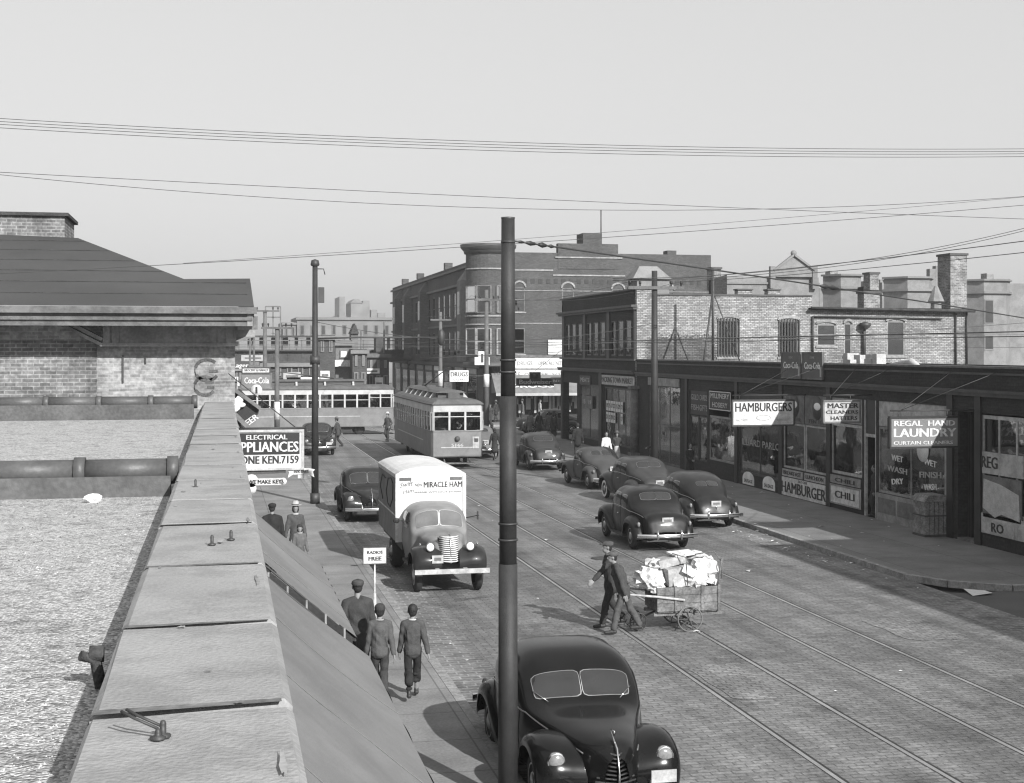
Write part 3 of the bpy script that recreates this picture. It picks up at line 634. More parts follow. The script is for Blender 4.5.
# ground floor of the corner building
winpart(t, 'X', XF, 69.6, 74.9, .5, 3.55, M['dark_paint'], M['shop_glass'], fw=.09, bars_a=3, name='shop_window')
winpart(t, 'X', XF, 76.0, 80.2, .5, 3.6, M['dark_paint'], M['shop_glass'], fw=.09, bars_a=1, name='shop_window')
ib = MB().box(XF+1.0, XF+1.05, 69.2, 84.2, .1, 3.8); ib.build('shop_interior', M['shop_dark'], t)
MB().box(XF+.12, XF+.17, 71.4, 74.7, .6, 3.4).build('whitened_pane', M['shop_grey'], t)
pb = MB()
for r_ in range(2):
    for k in range(7):
        if (r_, k) in ((1, 4), (1, 5)): continue
        y = Yu(598+0) ; y = 74.3-k*.47; pb.box(XF-.012, XF-.002, y-.19, y+.19, 2.28-r_*.62, 2.82-r_*.62)
po = pb.build('price_poster', M['paper'], t)
for r_ in range(2):
    for k in range(7):
        if (r_, k) in ((1, 4), (1, 5)): continue
        y = 74.3-k*.47
        text(['19', '25', '17', '23', '15', '29', '12'][(k+r_*3) % 7], .33, M['black_paint'], (XF-.016, y, 2.55-r_*.62), (90, 0, -90), po, 'price_figures', bold=.01)
MB().box(XF-.05, XF+.3, YE-.32, YE+.13, .13, 4.3).build('pilaster', M['shop_dark'], t)
MB().box(XF-.12, XF, 75.1, 75.7, .13, 4.3).build('pilaster', M['shop_dark'], t)
cb = MB().tube([(XF-.18, 68.6, .13), (XF-.18, 68.6, 3.6)], .22, 14).box(XF-.45, XF+.05, 68.3, 68.9, 3.6, 3.75).box(XF-.45, XF+.05, 68.3, 68.9, .13, .4); cb.build('column', M['shop_grey'], t)
y0, zt = FX(602, 374, XF); y1, zb = FX(636, 386, XF)
s = thing('market_sign', 'long pale board reading PACKING TOWN MARKET above the corner shop windows', 'sign', (XF-.1, (y0+y1)/2, 4))
MB().box(XF-.10, XF-.045, y0, y1, 3.68, 4.2).build('board', M['cream_paint'], s)
text('PACKING TOWN MARKET', .42, M['black_paint'], (XF-.106, (y0+y1)/2, 3.94), (90, 0, -90), s, fit=abs(y1-y0)*.93, bold=.012)
for (lab, u, v, wd, hh, tx) in (('dark board with pale lettering in the corner shop recess', 586, 380, 2.4, .5, 'MEATS'), ('pale double shield shaped price sign hanging in the corner recess', 588, 402, 2.3, .7, '15   19')):
    y, z = FX(u, v, XF); s = thing('shop_sign', lab, 'sign', (XF-.05, y, z))
    MB().box(XF-.07, XF-.02, y-wd/2, y+wd/2, z-hh/2, z+hh/2).build('board', M['dark_paint'] if tx[0] == 'M' else M['shop_grey'], s)
    text(tx, .34, M['cream_paint'], (XF-.076, y, z), (90, 0, -90), s, fit=wd*.8)
# ------------------------------------------------------------------ one storey row of shops
t = thing('shop_row_building', 'long one storey row of dark brick shops with a stepped cornice on the right', 'building', (XF, 50, 0))
ZH = 3.92
U = {k: Yu(k) for k in (649, 680, 684, 690, 707, 709, 735, 740, 780, 783, 805, 828, 831, 862, 864, 876, 878, 945, 958, 978, 981, 1000, 1034, 1060)}
sh = [(U[649], U[680], .13, 3.9), (U[690], U[707], .7, 3.75), (U[709], U[735], .85, 3.85), (U[740], U[780], .6, 3.85), (U[783], U[828], 1.17, ZH), (U[831], U[862], 1.33, ZH),
      (U[864], U[876], .13, ZH), (U[878], U[945], 1.0, ZH), (U[958], U[978], .13, 3.8), (U[981], U[1034], .5, 3.8)]
fw_ = MB(); wall(fw_, 'X', XF, XF+.3, YA+.1, YB-.03, 0, 5.04, sh); fw_.box(XF+.3, 33, YA+.1, YA+.4, 0, 5.0).box(33, 33.3, YA+.1, YB-.03, 0, 4.9)
fw_.build('front_wall', M['front_brick'], t)
MB().box(XF+.3, 33, YA+.4, YB-.03, 4.6, 4.7).build('roof', M['tar'], t)
MB().box(XF-.04, XF+.36, YA+.05, YB-.03, 5.04, 5.1).build('coping', M['shop_grey'], t)
MB().box(XF-.16, XF, YA+.05, YB-.03, 4.36, 4.44).box(XF-.1, XF, YA+.05, YB-.03, 4.26, 4.36).box(XF-.05, XF, YA+.05, YB-.03, 4.86, 4.92).build('cornice', M['terracotta_dark'], t)
for u in (687, 737, 781.5, 829.5, 951, 968+11):
    y = Yu(u); MB().box(XF-.06, XF, y-.16, y+.16, .13, 4.26).build('pilaster', M['shop_dark'], t)
MB().box(XF+2.2, XF+2.3, YA+.5, YB-.2, 0, 4.6).build('shop_back_wall', M['shop_dark'], t)
for k, y in enumerate([U[783]+.1, U[740]+.1, U[878]+.1, U[862]-.0, U[1000]+2, U[690], U[958]-.1]): MB().box(XF+.3, XF+2.2, y, y+.1, 0, 4.5).build('party_wall', M['shop_dark'], t)
def goods(y0, y1, z, n, hmax=.6, par=t):
    for mk in ('goods_light', 'goods_mid', 'goods_dark'):
        g = MB()
        for i in range(n):
            y = R.uniform(min(y0, y1)+.2, max(y0, y1)-.2); x = XF+R.uniform(.35, .8); h = R.uniform(.1, hmax); s_ = R.uniform(.05, .16)
            k = R.random()
            if k < .5: g.box(x, x+.1, y-s_, y+s_, z, z+h)
            elif k < .8: g.lathe([(s_*.6, 0), (s_*.7, h*.6), (s_*.25, h*.8), (s_*.3, h)], c=(x, y, z), seg=10)
            else: g.ball((x, y, z+s_), s_, 8, 6)
        g.build('window_goods', M[mk], par)['kind'] = 'stuff'
    MB().box(XF+.3, XF+1.0, y0, y1, z-.06, z-.01).build('display_shelf', M['shop_grey'], par)
# fish / hat shop beyond the column
winpart(t, 'X', XF, U[649], U[680], .13, 3.9, M['shop_grey'], M['shop_glass'], fw=.1, bars_a=2, bars_z=1, name='shop_window')
MB().box(XF-.06, XF-.01, U[649], U[680], 3.85, 4.22).build('header_board', M['mid_paint'], t)
goods(U[649], U[680], 1.0, 8)
# goods store A
for (ua, ub) in ((690, 698), (699, 707)):
    winpart(t, 'X', XF, Yu(ua), Yu(ub), .7, 2.65, M['dark_paint'], M['shop_glass'], fw=.07, name='shop_window')
goods(U[690], U[707], .8, 7, 1.2)
s = thing('glass_sign', 'dark glass sign lettered GOLD FISH and CARDS over the double shop window', 'sign', (XF, U[690], 3))
MB().box(XF+.02, XF+.06, U[690], U[707], 2.68, 3.75).build('board', M['shop_dark'], s)
for tx, u, z in (('GOLD', 694.5, 3.45), ('FISH', 694.5, 3.0), ('CARDS', 703, 3.45), ('GIFTS', 703, 3.0)):
    text(tx, .36, M['goods_mid'], (XF+.014, Yu(u), z), (90, 0, -90), s, fit=1.0)
winpart(t, 'X', XF, U[709], U[735], .85, 2.75, M['mid_paint'], M['shop_glass'], fw=.08, name='shop_window')
goods(U[709], U[735], .95, 12, 1.1)
MB().box(XF+.9, XF+.95, U[709], U[735], .9, 2.8).build('display_backdrop', M['goods_mid'], t)
s = thing('millinery_sign', 'black board reading MILLINERY HOSIERY with a thin pale border', 'sign', (XF-.05, U[709], 3.4))
ya, yb = Yu(710.5), Yu(732); MB().box(XF-.06, XF-.01, ya, yb, 3.0, 3.82).build('board', M['black_paint'], s)
f = MB(); 
for (a, c, z0, z1) in ((ya, yb, 3.02, 3.05), (ya, yb, 3.77, 3.80), (ya-.03, ya, 3.02, 3.8), (yb, yb+.03, 3.02, 3.8)): f.box(XF-.066, XF-.06, a, c, z0, z1)
f.build('border', M['goods_light'], s)
text('MILLINERY', .3, M['white_paint'], (XF-.067, (ya+yb)/2, 3.6), (90, 0, -90), s, fit=abs(ya-yb)*.86)
text('HOSIERY', .3, M['white_paint'], (XF-.067, (ya+yb)/2, 3.22), (90, 0, -90), s, fit=abs(ya-yb)*.7)
# pool room / shop C
winpart(t, 'X', XF, U[740], U[780], .6, 2.75, M['dark_paint'], M['shop_glass'], fw=.08, bars_a=1, bars_z=0, name='shop_window')
MB().box(XF+.02, XF+.08, U[740], U[780], 2.78, 3.85).build('transom_board', M['shop_dark'], t)
goods(U[740], U[780], .75, 9, .8)
s = thing('window_lettering', 'faint painted words BILLIARD PARLOR across the dark double shop window', 'sign', (XF+.04, U[740], 1.8))
text('BILLIARD PARLOR', .38, M['goods_mid'], (XF+.045, (U[740]+U[780])/2, 1.85), (90, 0, -90), s, fit=4.6)
for k, u in enumerate((748.5, 769)):
    y = Yu(u); s = thing('oval_poster', ['pale arched poster under the left pane of the dark double window', 'pale arched poster under the right pane of the dark double window'][k], 'poster', (XF-.02, y, .4), group='arched posters under the double shop window')
    mb = MB(); pts = [(y-.62, .18), (y+.62, .18)]+[(y+.62*math.cos(a), .42+.28*math.sin(a)) for a in [math.pi*i/10 for i in range(11)]]
    mb.prism([(a, c) for a, c in pts], XF-.012, XF-.004, 'yz'); mb.build('sheet', M['goods_light'], s)
    text('SAUSAGE', .2, M['black_paint'], (XF-.016, y, .32), (90, 0, -90), s, fit=.9)
# hamburger restaurant
wf = M['cream_paint']
for (ua, ub) in ((783, 804), (805, 828)):
    winpart(t, 'X', XF, Yu(ua), Yu(ub), 1.17, 2.85, wf, M['shop_glass'], fw=.07, name='shop_window')
    a, c = Yu(ua), Yu(ub); y = (a+c)/2
    s = thing('food_poster', 'round sandwich picture poster over the %s restaurant window' % ('left' if ua == 783 else 'middle'), 'poster', (XF, y, 3.3), group='posters over the hamburger restaurant windows')
    MB().box(XF+.0, XF+.04, a, c, 2.87, ZH).build('sheet', M['shop_grey'], s)
    mb = MB(); mb.lathe([(0, 0), (.42, 0), (.42, -.012), (0, -.014)], 'x', (XF-.002, y-.1, 3.5), 24); mb.build('picture', M['dark_paint'], s)
    mb = MB(); mb.ball((XF-.01, y-.1, 3.55), (.02, .3, .14), 16, 8); mb.build('bun', M['goods_light'], s)
    text('TOASTED 10c' if ua == 783 else 'TEN 10c', .2, M['black_paint'], (XF-.006, y, 3.0), (90, 0, -90), s, fit=abs(a-c)*.7)
goods(U[783], U[828], 1.2, 7, .35)
def board(nm, lab, ya, yb, z0, z1, m_, lines, cat='sign', x=XF-.03, th=.04, fr=None):
    s = thing(nm, lab, cat, (x, (ya+yb)/2, z0)); MB().box(x-th, x, ya, yb, z0, z1).build('board', m_, s)
    if fr:
        f = MB(); a, c = min(ya, yb), max(ya, yb); e = .05
        f.box(x-th-.015, x-th, a, c, z0, z0+e).box(x-th-.015, x-th, a, c, z1-e, z1).box(x-th-.015, x-th, a, a+e, z0+e, z1-e).box(x-th-.015, x-th, c-e, c, z0+e, z1-e); f.build('border', fr, s)
    for (tx, size, z, fit, mm_, b_) in lines: text(tx, size, mm_, (x-th-.004, (ya+yb)/2, z), (90, 0, -90), s, fit=fit, bold=b_)
    return s
bp_ = M['black_paint']
board('breakfast_sign', 'narrow pale strip reading BREAKFAST under the left restaurant window', Yu(784), Yu(804), .87, 1.13, wf, [('BREAKFAST', .2, 1.0, 1.6, bp_, .008)])
board('luncheon_sign', 'narrow pale strip reading LUNCHEON under the middle restaurant window', Yu(806), Yu(827), .87, 1.13, wf, [('LUNCHEON', .2, 1.0, 1.5, bp_, .008)])
board('hamburger_panel', 'large white wall panel lettered HAMBURGER in tall black letters below restaurant windows', Yu(783.5), Yu(827), .16, .83, M['white_paint'], [('HAMBURGER', .58, .45, 3.9, bp_, .03), ('EAT OUR', .13, .76, .8, bp_, 0)])
winpart(t, 'X', XF, U[831], U[862], 1.33, 3.05, wf, M['shop_glass'], fw=.09, name='shop_window')
MB().box(XF+.02, XF+.07, U[831], U[862], 3.08, ZH).build('transom_board', M['mid_paint'], t)
goods(U[831], U[862], 1.36, 6, .3)
board('chili_sign', 'upper pale strip reading CHILI directly below the restaurant end window', Yu(832), Yu(862), 1.0, 1.28, M['mid_paint'], [('CHILI', .2, 1.12, 1.5, bp_, .012)])
board('chili_sign', 'lower white framed panel reading CHILI near the pavement', Yu(832), Yu(862), .3, .96, M['white_paint'], [('CHILI', .34, .63, 1.5, bp_, .02)], fr=M['mid_paint'])
s = thing('bottle_sign', 'dark bottle shaped display with pale arch behind the middle restaurant glass', 'display', (XF+.3, Yu(815), 1.2))
y = Yu(816); MB().lathe([(.16, 0), (.17, .5), (.15, .62), (.06, .85), (.06, 1.0)], c=(XF+.35, y, 1.22), seg=14).build('bottle', M['black_paint'], s)
mb = MB(); mb.tube([(XF+.35, y+.36*math.cos(a), 2.0+.3*math.sin(a)) for a in [math.pi*i/10 for i in range(11)]], .06, 6); mb.build('arch', M['goods_light'], s)
# entrance and laundry
db = MB().box(XF+.02, XF+.12, U[876], U[864], 2.72, 2.82); db.box(XF+.01, XF+.1, U[864]-.08, U[864], .13, ZH).box(XF+.01, XF+.1, U[876], U[876]+.08, .13, ZH); db.build('door_frame', wf, t)
MB().box(XF+.04, XF+.07, U[876]+.08, U[864]-.08, 2.82, ZH).build('door_transom', M['shop_dark'], t)
winpart(t, 'X', XF, U[878], U[945], 1.0, 3.1, M['mid_paint'], M['shop_glass'], fw=.07, bars_a=1, name='shop_window')
MB().box(XF+.03, XF+.07, U[878], U[945], 3.12, ZH).build('transom_board', wf, t)
MB().box(XF-.03, XF, U[945]-.42, U[945]-.03, .95, ZH).build('side_panel', M['mid_paint'], t)
sp = MB().box(XF-.06, XF-.0, U[878], U[945], .13, .98); sp.build('stall_riser', M['mid_paint'], t)
ip = MB(); yy = U[878]-.15
for k in range(3): ip.box(XF-.075, XF-.06, yy-1.15, yy, .38, .85); yy -= 1.3
ip.build('riser_panel', M['shop_grey'], t)
goods(U[878], U[945], 1.05, 8, .5)
gl_ = M['goods_light']
for k, (lab, u, v, tx) in enumerate((('painted words WET WASH on the left laundry pane', 896, 469, ['WET', 'WASH', 'DRY']), ('painted words WET WASH on the right laundry pane', 929, 474, ['WET', 'FINISH', 'WASH']))):
    y, z = FX(u, v, XF); s = thing('window_lettering', lab, 'sign', (XF+.04, y, z), group='painted lettering on the laundry panes')
    for j, w_ in enumerate(tx): text(w_, .26, gl_ if j != 1 else M['goods_mid'], (XF+.043, y, z+.32-j*.36), (90, 0, -90), s, bold=.015, rz=R.uniform(-8, 8), fit=.75 if j != 1 else 1.3)
y, z = FX(922, 450, XF); s = thing('round_window_sign', 'pale half round sign hanging at the top of the right laundry pane', 'sign', (XF, y, z))
MB().lathe([(0, 0), (.36, 0), (.36, -.012), (0, -.012)], 'x', (XF+.03, y, z), 24).build('disc', gl_, s)
# dark entrance and the last shop
db = MB().box(XF+1.0, XF+1.05, U[978], U[958], .13, 3.8); db.build('door', M['dark_paint'], t)
MB().box(XF-.02, XF+.9, U[978], U[958], .13, .2).build('door_step', M['shop_grey'], t)
winpart(t, 'X', XF, U[981], U[1034], 1.05, 3.75, wf, M['shop_glass'], fw=.1, bars_a=2, name='shop_window')
MB().box(XF-.03, XF, U[981]-.03, U[1034], .5, 1.05).build('stall_riser', wf, t)
board('reg_poster', 'pale board starting REG on the last shop front at the right edge', Yu(983), Yu(1024), 2.15, 2.75, M['cream_paint'], [], x=XF+.01)
text('REG', .46, bp_, (XF-.036, Yu(990.5), 2.45), (90, 0, -90), [o for o in bpy.data.objects if o.name.startswith('reg_poster')][0], fit=.8, bold=.02)
s = board('torn_poster', 'large torn pale poster below the REG board on the last shop front', Yu(984), Yu(1022), .95, 2.1, M['shop_grey'], [], cat='poster', x=XF+.01)
mb = MB(); mb.prism([(Yu(984), 1.2), (Yu(985), 2.0), (Yu(1002), 1.9), (Yu(1020), 1.7), (Yu(1021), 1.0), (Yu(1003), 1.1), (Yu(996), .98)], XF-.045, XF-.032, 'yz'); mb.build('torn_sheet', M['sack'], s)
board('foot_sign', 'low white sign with big letters RO at the foot of the last shop front', Yu(984), Yu(1016), .52, .9, M['cream_paint'], [('RO', .36, .7, .6, bp_, .02)])
# soft drink panels on the parapet
for k, (ua, ub) in enumerate(((783.5, 803), (804.5, 825))):
    s = board('soft_drink_sign', ['left of the two dark framed Coca-Cola boards on the shop parapet', 'right of the two dark framed Coca-Cola boards on the shop parapet'][k], Yu(ua), Yu(ub), 4.5, 5.48, M['shop_grey'] if 0 else mat('panel_red', .075, .5), [('Coca-Cola', .34, 4.98, 1.35, M['goods_light'], .008)], x=XF-.02, th=.07, fr=M['shop_grey'])
    s['group'] = 'Coca-Cola boards on the shop parapet'
    text('DRINK', .13, M['goods_mid'], (XF-.096, (Yu(ua)+Yu(ub))/2, 5.27), (90, 0, -90), s)
    MB().box(XF-.1, XF-.09, Yu(ub)+.1, Yu(ub)+.22, 4.6, 4.95).build('bottle_picture', M['goods_mid'], s)
# clutter on the roof edge
s = thing('roof_rubbish', 'white boxes and cloths heaped on the shop roof behind the Coca-Cola boards', 'rubbish', (22.5, 44, 4.7))
mb = MB()
for k in range(7): x = 21.6+R.uniform(0, 1.2); y = Yu(830)+R.uniform(-1.6, 2); z = 4.7; mb.box(x, x+R.uniform(.2, .5), y, y+R.uniform(.2, .6), z, z+R.uniform(.3, .78))
mb.build('boxes', M['sack'], s)
mb = MB(); mb.tube([(21.8, Yu(905)+1, 5.0), (21.9, Yu(880), 5.15), (21.7, Yu(862), 5.02)], [.08, .14, .06], 8); mb.build('cloth_bundle', M['sack'], s)
# ------------------------------------------------------------------ hanging signs
def hanging(nm, lab, u0, u1, v0, v1, uf, bgm, lines, frm, extra=None, x1=None):
    Y = Yu(uf); x0, zt = FY(u0, v0, Y); x1, zb = FY(u1, v1, Y)
    s = thing(nm, lab, 'sign', ((x0+x1)/2, Y, zb))
    MB().box(x0, x1, Y-.05, Y+.05, zb, zt).build('board', bgm, s)
    f = MB(); e = .045
    f.box(x0-.03, x1+.03, Y-.075, Y+.075, zt-.01, zt+e).box(x0-.03, x1+.03, Y-.075, Y+.075, zb-e, zb+.01).box(x0-e, x0+.01, Y-.07, Y+.07, zb, zt).box(x1-.01, x1+e, Y-.07, Y+.07, zb, zt)
    f.build('frame', frm, s)
    h = MB(); h.tube([(x0, Y, zt+.2), (XF, Y, zt+.2)], .022, 6)
    for x in (x0+.25, x1-.3): h.tube([(x, Y, zt), (x, Y, zt+.2)], .012, 5)
    h.tube([(x0+.3, Y, zt+.2), (XF+.02, Y-1.2, 4.95)], .009, 5); h.tube([(x0+.3, Y, zt+.2), (XF+.02, Y+1.2, 4.95)], .009, 5)
    h.build('bracket', M['iron'], s)
    W_, H_ = x1-x0, zt-zb
    for (tx, size, fz, fit, mm_, b_, fx) in lines:
        text(tx, size*H_, mm_, (x0+W_*fx, Y-.056, zb+H_*fz), (90, 0, 0), s, fit=W_*fit if fit else None, bold=b_)
    return s, x0, x1, zb, zt, Y
s, x0, x1, zb, zt, Y = hanging('hamburgers_sign', 'white hanging sign reading HAMBURGERS with a drawn bun, over the pavement', 732.5, 793, 401, 424.5, 806, M['white_paint'],
   [('HAMBURGERS', .52, .72, .93, bp_, .012, .5), ('10c  TASTY', .12, .2, .2, M['goods_mid'], 0, .15), ('SERVED HOT', .12, .2, .2, M['goods_mid'], 0, .82)], M['dark_paint'])
mb = MB(); cx = (x0+x1)/2
for k in range(24):
    a0, a1 = 2*math.pi*k/24, 2*math.pi*(k+1)/24
    mb.bar((cx+.27*math.cos(a0), Y-.056, zb+.26+.09*math.sin(a0)), (cx+.27*math.cos(a1), Y-.056, zb+.26+.09*math.sin(a1)), .006, .016)
mb.build('bun_drawing', M['goods_mid'], s)
hanging('cleaners_sign', 'pale hanging sign reading MASTER CLEANERS HATTERS beside the hamburger sign', 823.5, 859, 401.5, 421.5, 872, M['cream_paint'],
   [('MASTER', .34, .78, .86, bp_, .008, .52), ('CLEANERS', .24, .47, .9, bp_, .004, .5), ('HATTERS', .26, .17, .74, bp_, .006, .55)], M['shop_grey'])
hanging('laundry_sign', 'large dark hanging sign with white letters REGAL HAND LAUNDRY CURTAIN CLEANERS', 890, 957, 418, 446, 974, mat('laundry_sign_grey', .17, .5, .1),
   [('REGAL  HAND', .27, .80, .9, M['white_paint'], .008, .5), ('LAUNDRY', .42, .47, .92, M['white_paint'], .014, .5), ('CURTAIN CLEANERS', .17, .13, .88, M['white_paint'], .003, .48)], M['black_paint'])
# wooden refuse box on the pavement
p = G(921, 534, .13); q = G(946, 540, .13)
cx, cy = (p.x+q.x)/2+.1, (p.y+q.y)/2+.35
t = thing('refuse_box', 'weathered wooden refuse box with sloping lid on the pavement by the laundry', 'box', (cx, cy, .13))
mb = MB(); W2, D2 = .36, .36
for k in range(5):
    a = -W2+k*2*W2/5; mb.box(cx+a+.012, cx+a+2*W2/5-.012, cy-D2, cy-D2+.03, .18, 1.15); mb.box(cx+a+.005, cx+a+2*W2/5-.005, cy+D2-.03, cy+D2, .18, 1.15)
for x in (-W2, W2-.03): mb.box(cx+x, cx+x+.03, cy-D2+.03, cy+D2-.03, .18, 1.15)
bwm = mat('box_wood', .22, .9, .3, 3, .3, 25, .5, grime=.35)
mb.build('box_body', bwm, t)
MB().prism([(cx-W2-.05, 1.15), (cx+W2+.05, 1.15), (cx+W2-.1, 1.34), (cx-W2+.1, 1.34)], cy-D2-.04, cy+D2+.04, 'xz').build('lid', bwm, t)
MB().box(cx-W2-.02, cx+W2+.02, cy-D2-.02, cy+D2+.02, .13, .2).box(cx-W2-.015, cx+W2+.015, cy-D2-.015, cy+D2+.015, .72, .76).build('rail', M['dark_paint'], t)
# tall building beyond the alley (outside the frame, it throws the shade over the near pavement)
t = thing('tall_corner_building', 'tall brick corner building beyond the alley at the right, mostly out of frame', 'building', (XF+6, 12, 0))
MB().box(XF, XF+14, 2, 22.4, 0, 9.3).build('wall', M['brown_brick'], t); MB().box(XF-.2, XF+14, 1.9, 22.5, 9.3, 9.6).build('cornice', M['terracotta_dark'], t)
# ------------------------------------------------------------------ three storey drugstore building across the junction
YD = 108.0; XD = 20.6; XD1 = FY(711, 300, YD)[0]; YDE = 168.0
t = thing('drugstore_building', 'big three storey dark brick block with round corner bay above the drugstore', 'building', (30, 130, 0))
hs = []; wl = []
for (u0, u1, v0, v1, arch) in ((503, 512, 286, 312, 1), (514, 525, 287, 312, 1), (562, 574, 288, 312, 1), (612, 624, 289, 314, 1), (662, 674, 290, 314, 1), (514, 525, 328, 354, 0), (600, 612, 328, 354, 0), (640, 652, 328, 354, 0), (676, 688, 328, 354, 0)):
    if u0 == 503: continue
    a, zt = FY(u0, v0, YD); c, zb = FY(u1, v1, YD); hs.append((a, c, zb, zt)); wl.append(arch)
wb_ = MB(); wall(wb_, 'Y', YD, YD+.4, XD+.5, XD1, 0, 13.15, hs+[(22.5, 37, .2, 3.0)])
a0, a1 = FY(558, 250, YD)[0], FY(618, 250, YD)[0]; wb_.box(a0, a1, YD-.05, YD+.6, 11.9, 13.9)
a0, a1 = FY(583, 250, YD)[0], FY(602, 250, YD)[0]; wb_.box(a0, a1, YD+.0, YD+2, 13.9, 14.75)
a0, a1 = FY(669, 250, YD)[0], FY(678, 250, YD)[0]; wb_.box(a0, a1, YD+.4, YD+1.5, 13.1, 13.5)
sh_ = []
for k in range(17):
    y = 113.5+k*3.05
    sh_ += [(y, y+1.3, 8.3, 10.6), (y, y+1.3, 5.0, 7.2)]
wall(wb_, 'X', XD, XD+.4, YD+1.6, YDE, 0, 12.9, sh_); wb_.box(XD+.4, XD1, YDE-.4, YDE, 0, 12.8); wb_.box(XD1-.4, XD1, YD+.4, YDE, 0, 13.1)
wb_.build('wall', M['brown_brick'], t)
MB().box(XD+.4, XD1-.4, YD+.4, YDE, 12.4, 12.5).build('flat_roof', M['tar'], t)
for h, ar in zip(hs, wl): winpart(t, 'Y', YD, h[0], h[1], h[2], h[3], M['shop_grey'], M['window_glass'], fw=.08, bars_z=1, sill=M['stone_trim'], shade=(.0, .55) if not ar else (.35, 1), shade_m=M['curtain'], arch=.45 if ar else False, back=.5)
for i, h in enumerate(sh_[:34]): winpart(t, 'X', XD, h[0], h[1], h[2], h[3], M['dark_paint'], M['window_glass'], fw=.1, bars_z=1, shade=(.5, 1) if i % 5 == 0 else None, shade_m=M['shop_grey'], back=.5)
tb = MB()
tb.box(XD-.25, XD, YD+2, YDE, 12.4, 12.6).box(XD-.15, XD, YD+2, YDE, 7.6, 7.8).box(XD-.3, XD, YD+2, YDE, 11.0, 11.2).box(XD-.3, XD, YD+2, YDE, 4.1, 4.4)
tb.build('side_cornice', M['terracotta_dark'], t)
tb = MB().box(XD+1.5, FY(553, 300, YD)[0], YD-.06, YD, 11.72, 11.84).box(FY(555, 300, YD)[0], FY(622, 300, YD)[0], YD-.12, YD-.05, 12.75, 12.86).box(FY(553, 300, YD)[0], FY(625, 300, YD)[0], YD-.07, YD, 11.35, 11.46).box(XD+1.5, XD1, YD-.05, YD, 10.15, 10.2).box(XD+1.5, XD1, YD-.04, YD, 7.6, 7.66)
tb.build('stone_band', M['stone_trim'], t)
db = MB()
for k in range(26):
    a = XD+2.2+k*.62
    if a < XD1-1: db.box(a, a+.32, YD-.03, YD, 10.75, 11.1)
db.build('brick_frieze', mat('frieze_brick', .05, .9), t)
# round corner bay
tc_ = MB(); cxx, cyy, rr = XD+.25, YD+.9, 1.75
tc_.lathe([(rr, 4.3), (rr, 13.3)], c=(cxx, cyy, 0), seg=36, smooth=False); tc_.build('corner_bay', M['brown_brick'], t)
cb = MB().lathe([(rr+.25, 13.3), (rr+.42, 13.5), (rr+.45, 13.75), (rr+.1, 13.78), (0, 13.8)], c=(cxx, cyy, 0), seg=36); cb.lathe([(rr, 13.0), (rr+.12, 13.02), (rr+.2, 13.3)], c=(cxx, cyy, 0), seg=36)
cb.lathe([(rr+.2, 4.3), (rr+.22, 4.6), (rr, 4.62)], c=(cxx, cyy, 0), seg=36); cb.build('bay_cornice', M['terracotta_dark'], t)
cb = MB()
for z in (11.75, 8.1, 7.45): cb.lathe([(rr, z), (rr+.07, z), (rr+.07, z+.12), (rr, z+.12)], c=(cxx, cyy, 0), seg=36)
cb.build('bay_band', M['stone_trim'], t)
for z0, z1 in ((8.45, 10.5), (5.2, 7.2)):
    for ang in (-150, -112, -62):
        a = rad(ang); wv = .55
        f = MB(); g = MB(); bl = MB()
        d = Vector((math.cos(a), math.sin(a), 0)); s_ = Vector((-d.y, d.x, 0)); c = Vector((cxx, cyy, 0))+d*(rr+.0)
        for e in (-wv, wv): f.bar(c+s_*e+d*.02+Vector((0,0,z0)), c+s_*e+d*.02+Vector((0,0,z1)), .1, .1)
        for z in (z0, (z0+z1)/2, z1): f.bar(c-s_*wv+d*.02+Vector((0,0,z)), c+s_*wv+d*.02+Vector((0,0,z)), .08, .08)
        fo = f.build('bay_window', M['shop_grey'] if z0 > 8 else M['mid_paint'], t)
        for m_, mb, off, zz in ((M['window_glass'], g, .0, (z0, z1)), (M['curtain'], bl, -.04, (z0+.05, (z0+z1)/2 if z0 < 8 else z1-.1))):
            if mb is bl and ang == -150: continue
            p = c-s_*wv+d*off; q = c+s_*wv+d*off
            mb.add([p+Vector((0,0,zz[0])), q+Vector((0,0,zz[0])), q+Vector((0,0,zz[1])), p+Vector((0,0,zz[1]))], [(0,1,2,3)]); mb.build('pane' if mb is g else 'blind', m_, fo)
# side bays with peaked tops
for y in (116.5, 140.0, 152.0, 160.0):
    mb = MB(); mb.prism([(XD-.0, y-1.6), (XD-.8, y-.9), (XD-.8, y+.9), (XD-.0, y+1.6)], 4.6, 11.3, 'xy')
    mb.add([(XD, y-1.6, 11.3), (XD-.8, y-.9, 11.3), (XD-.8, y+.9, 11.3), (XD, y+1.6, 11.3), (XD+.05, y, 12.6)], [(0,1,4), (1,2,4), (2,3,4)]); mb.build('side_bay', M['far_mid'] if y < 120 else M['brown_brick'], t)
    f = MB()
    for z0 in (5.2, 8.5): f.box(XD-.83, XD-.8, y-.6, y+.6, z0, z0+1.9)
    f.build('bay_pane', M['window_glass'], t)
for y in (128, 146, 158): MB().box(XD-.1, XD+.6, y, y+.8, 12.9, 13.5).build('parapet_block', M['brown_brick'], t)
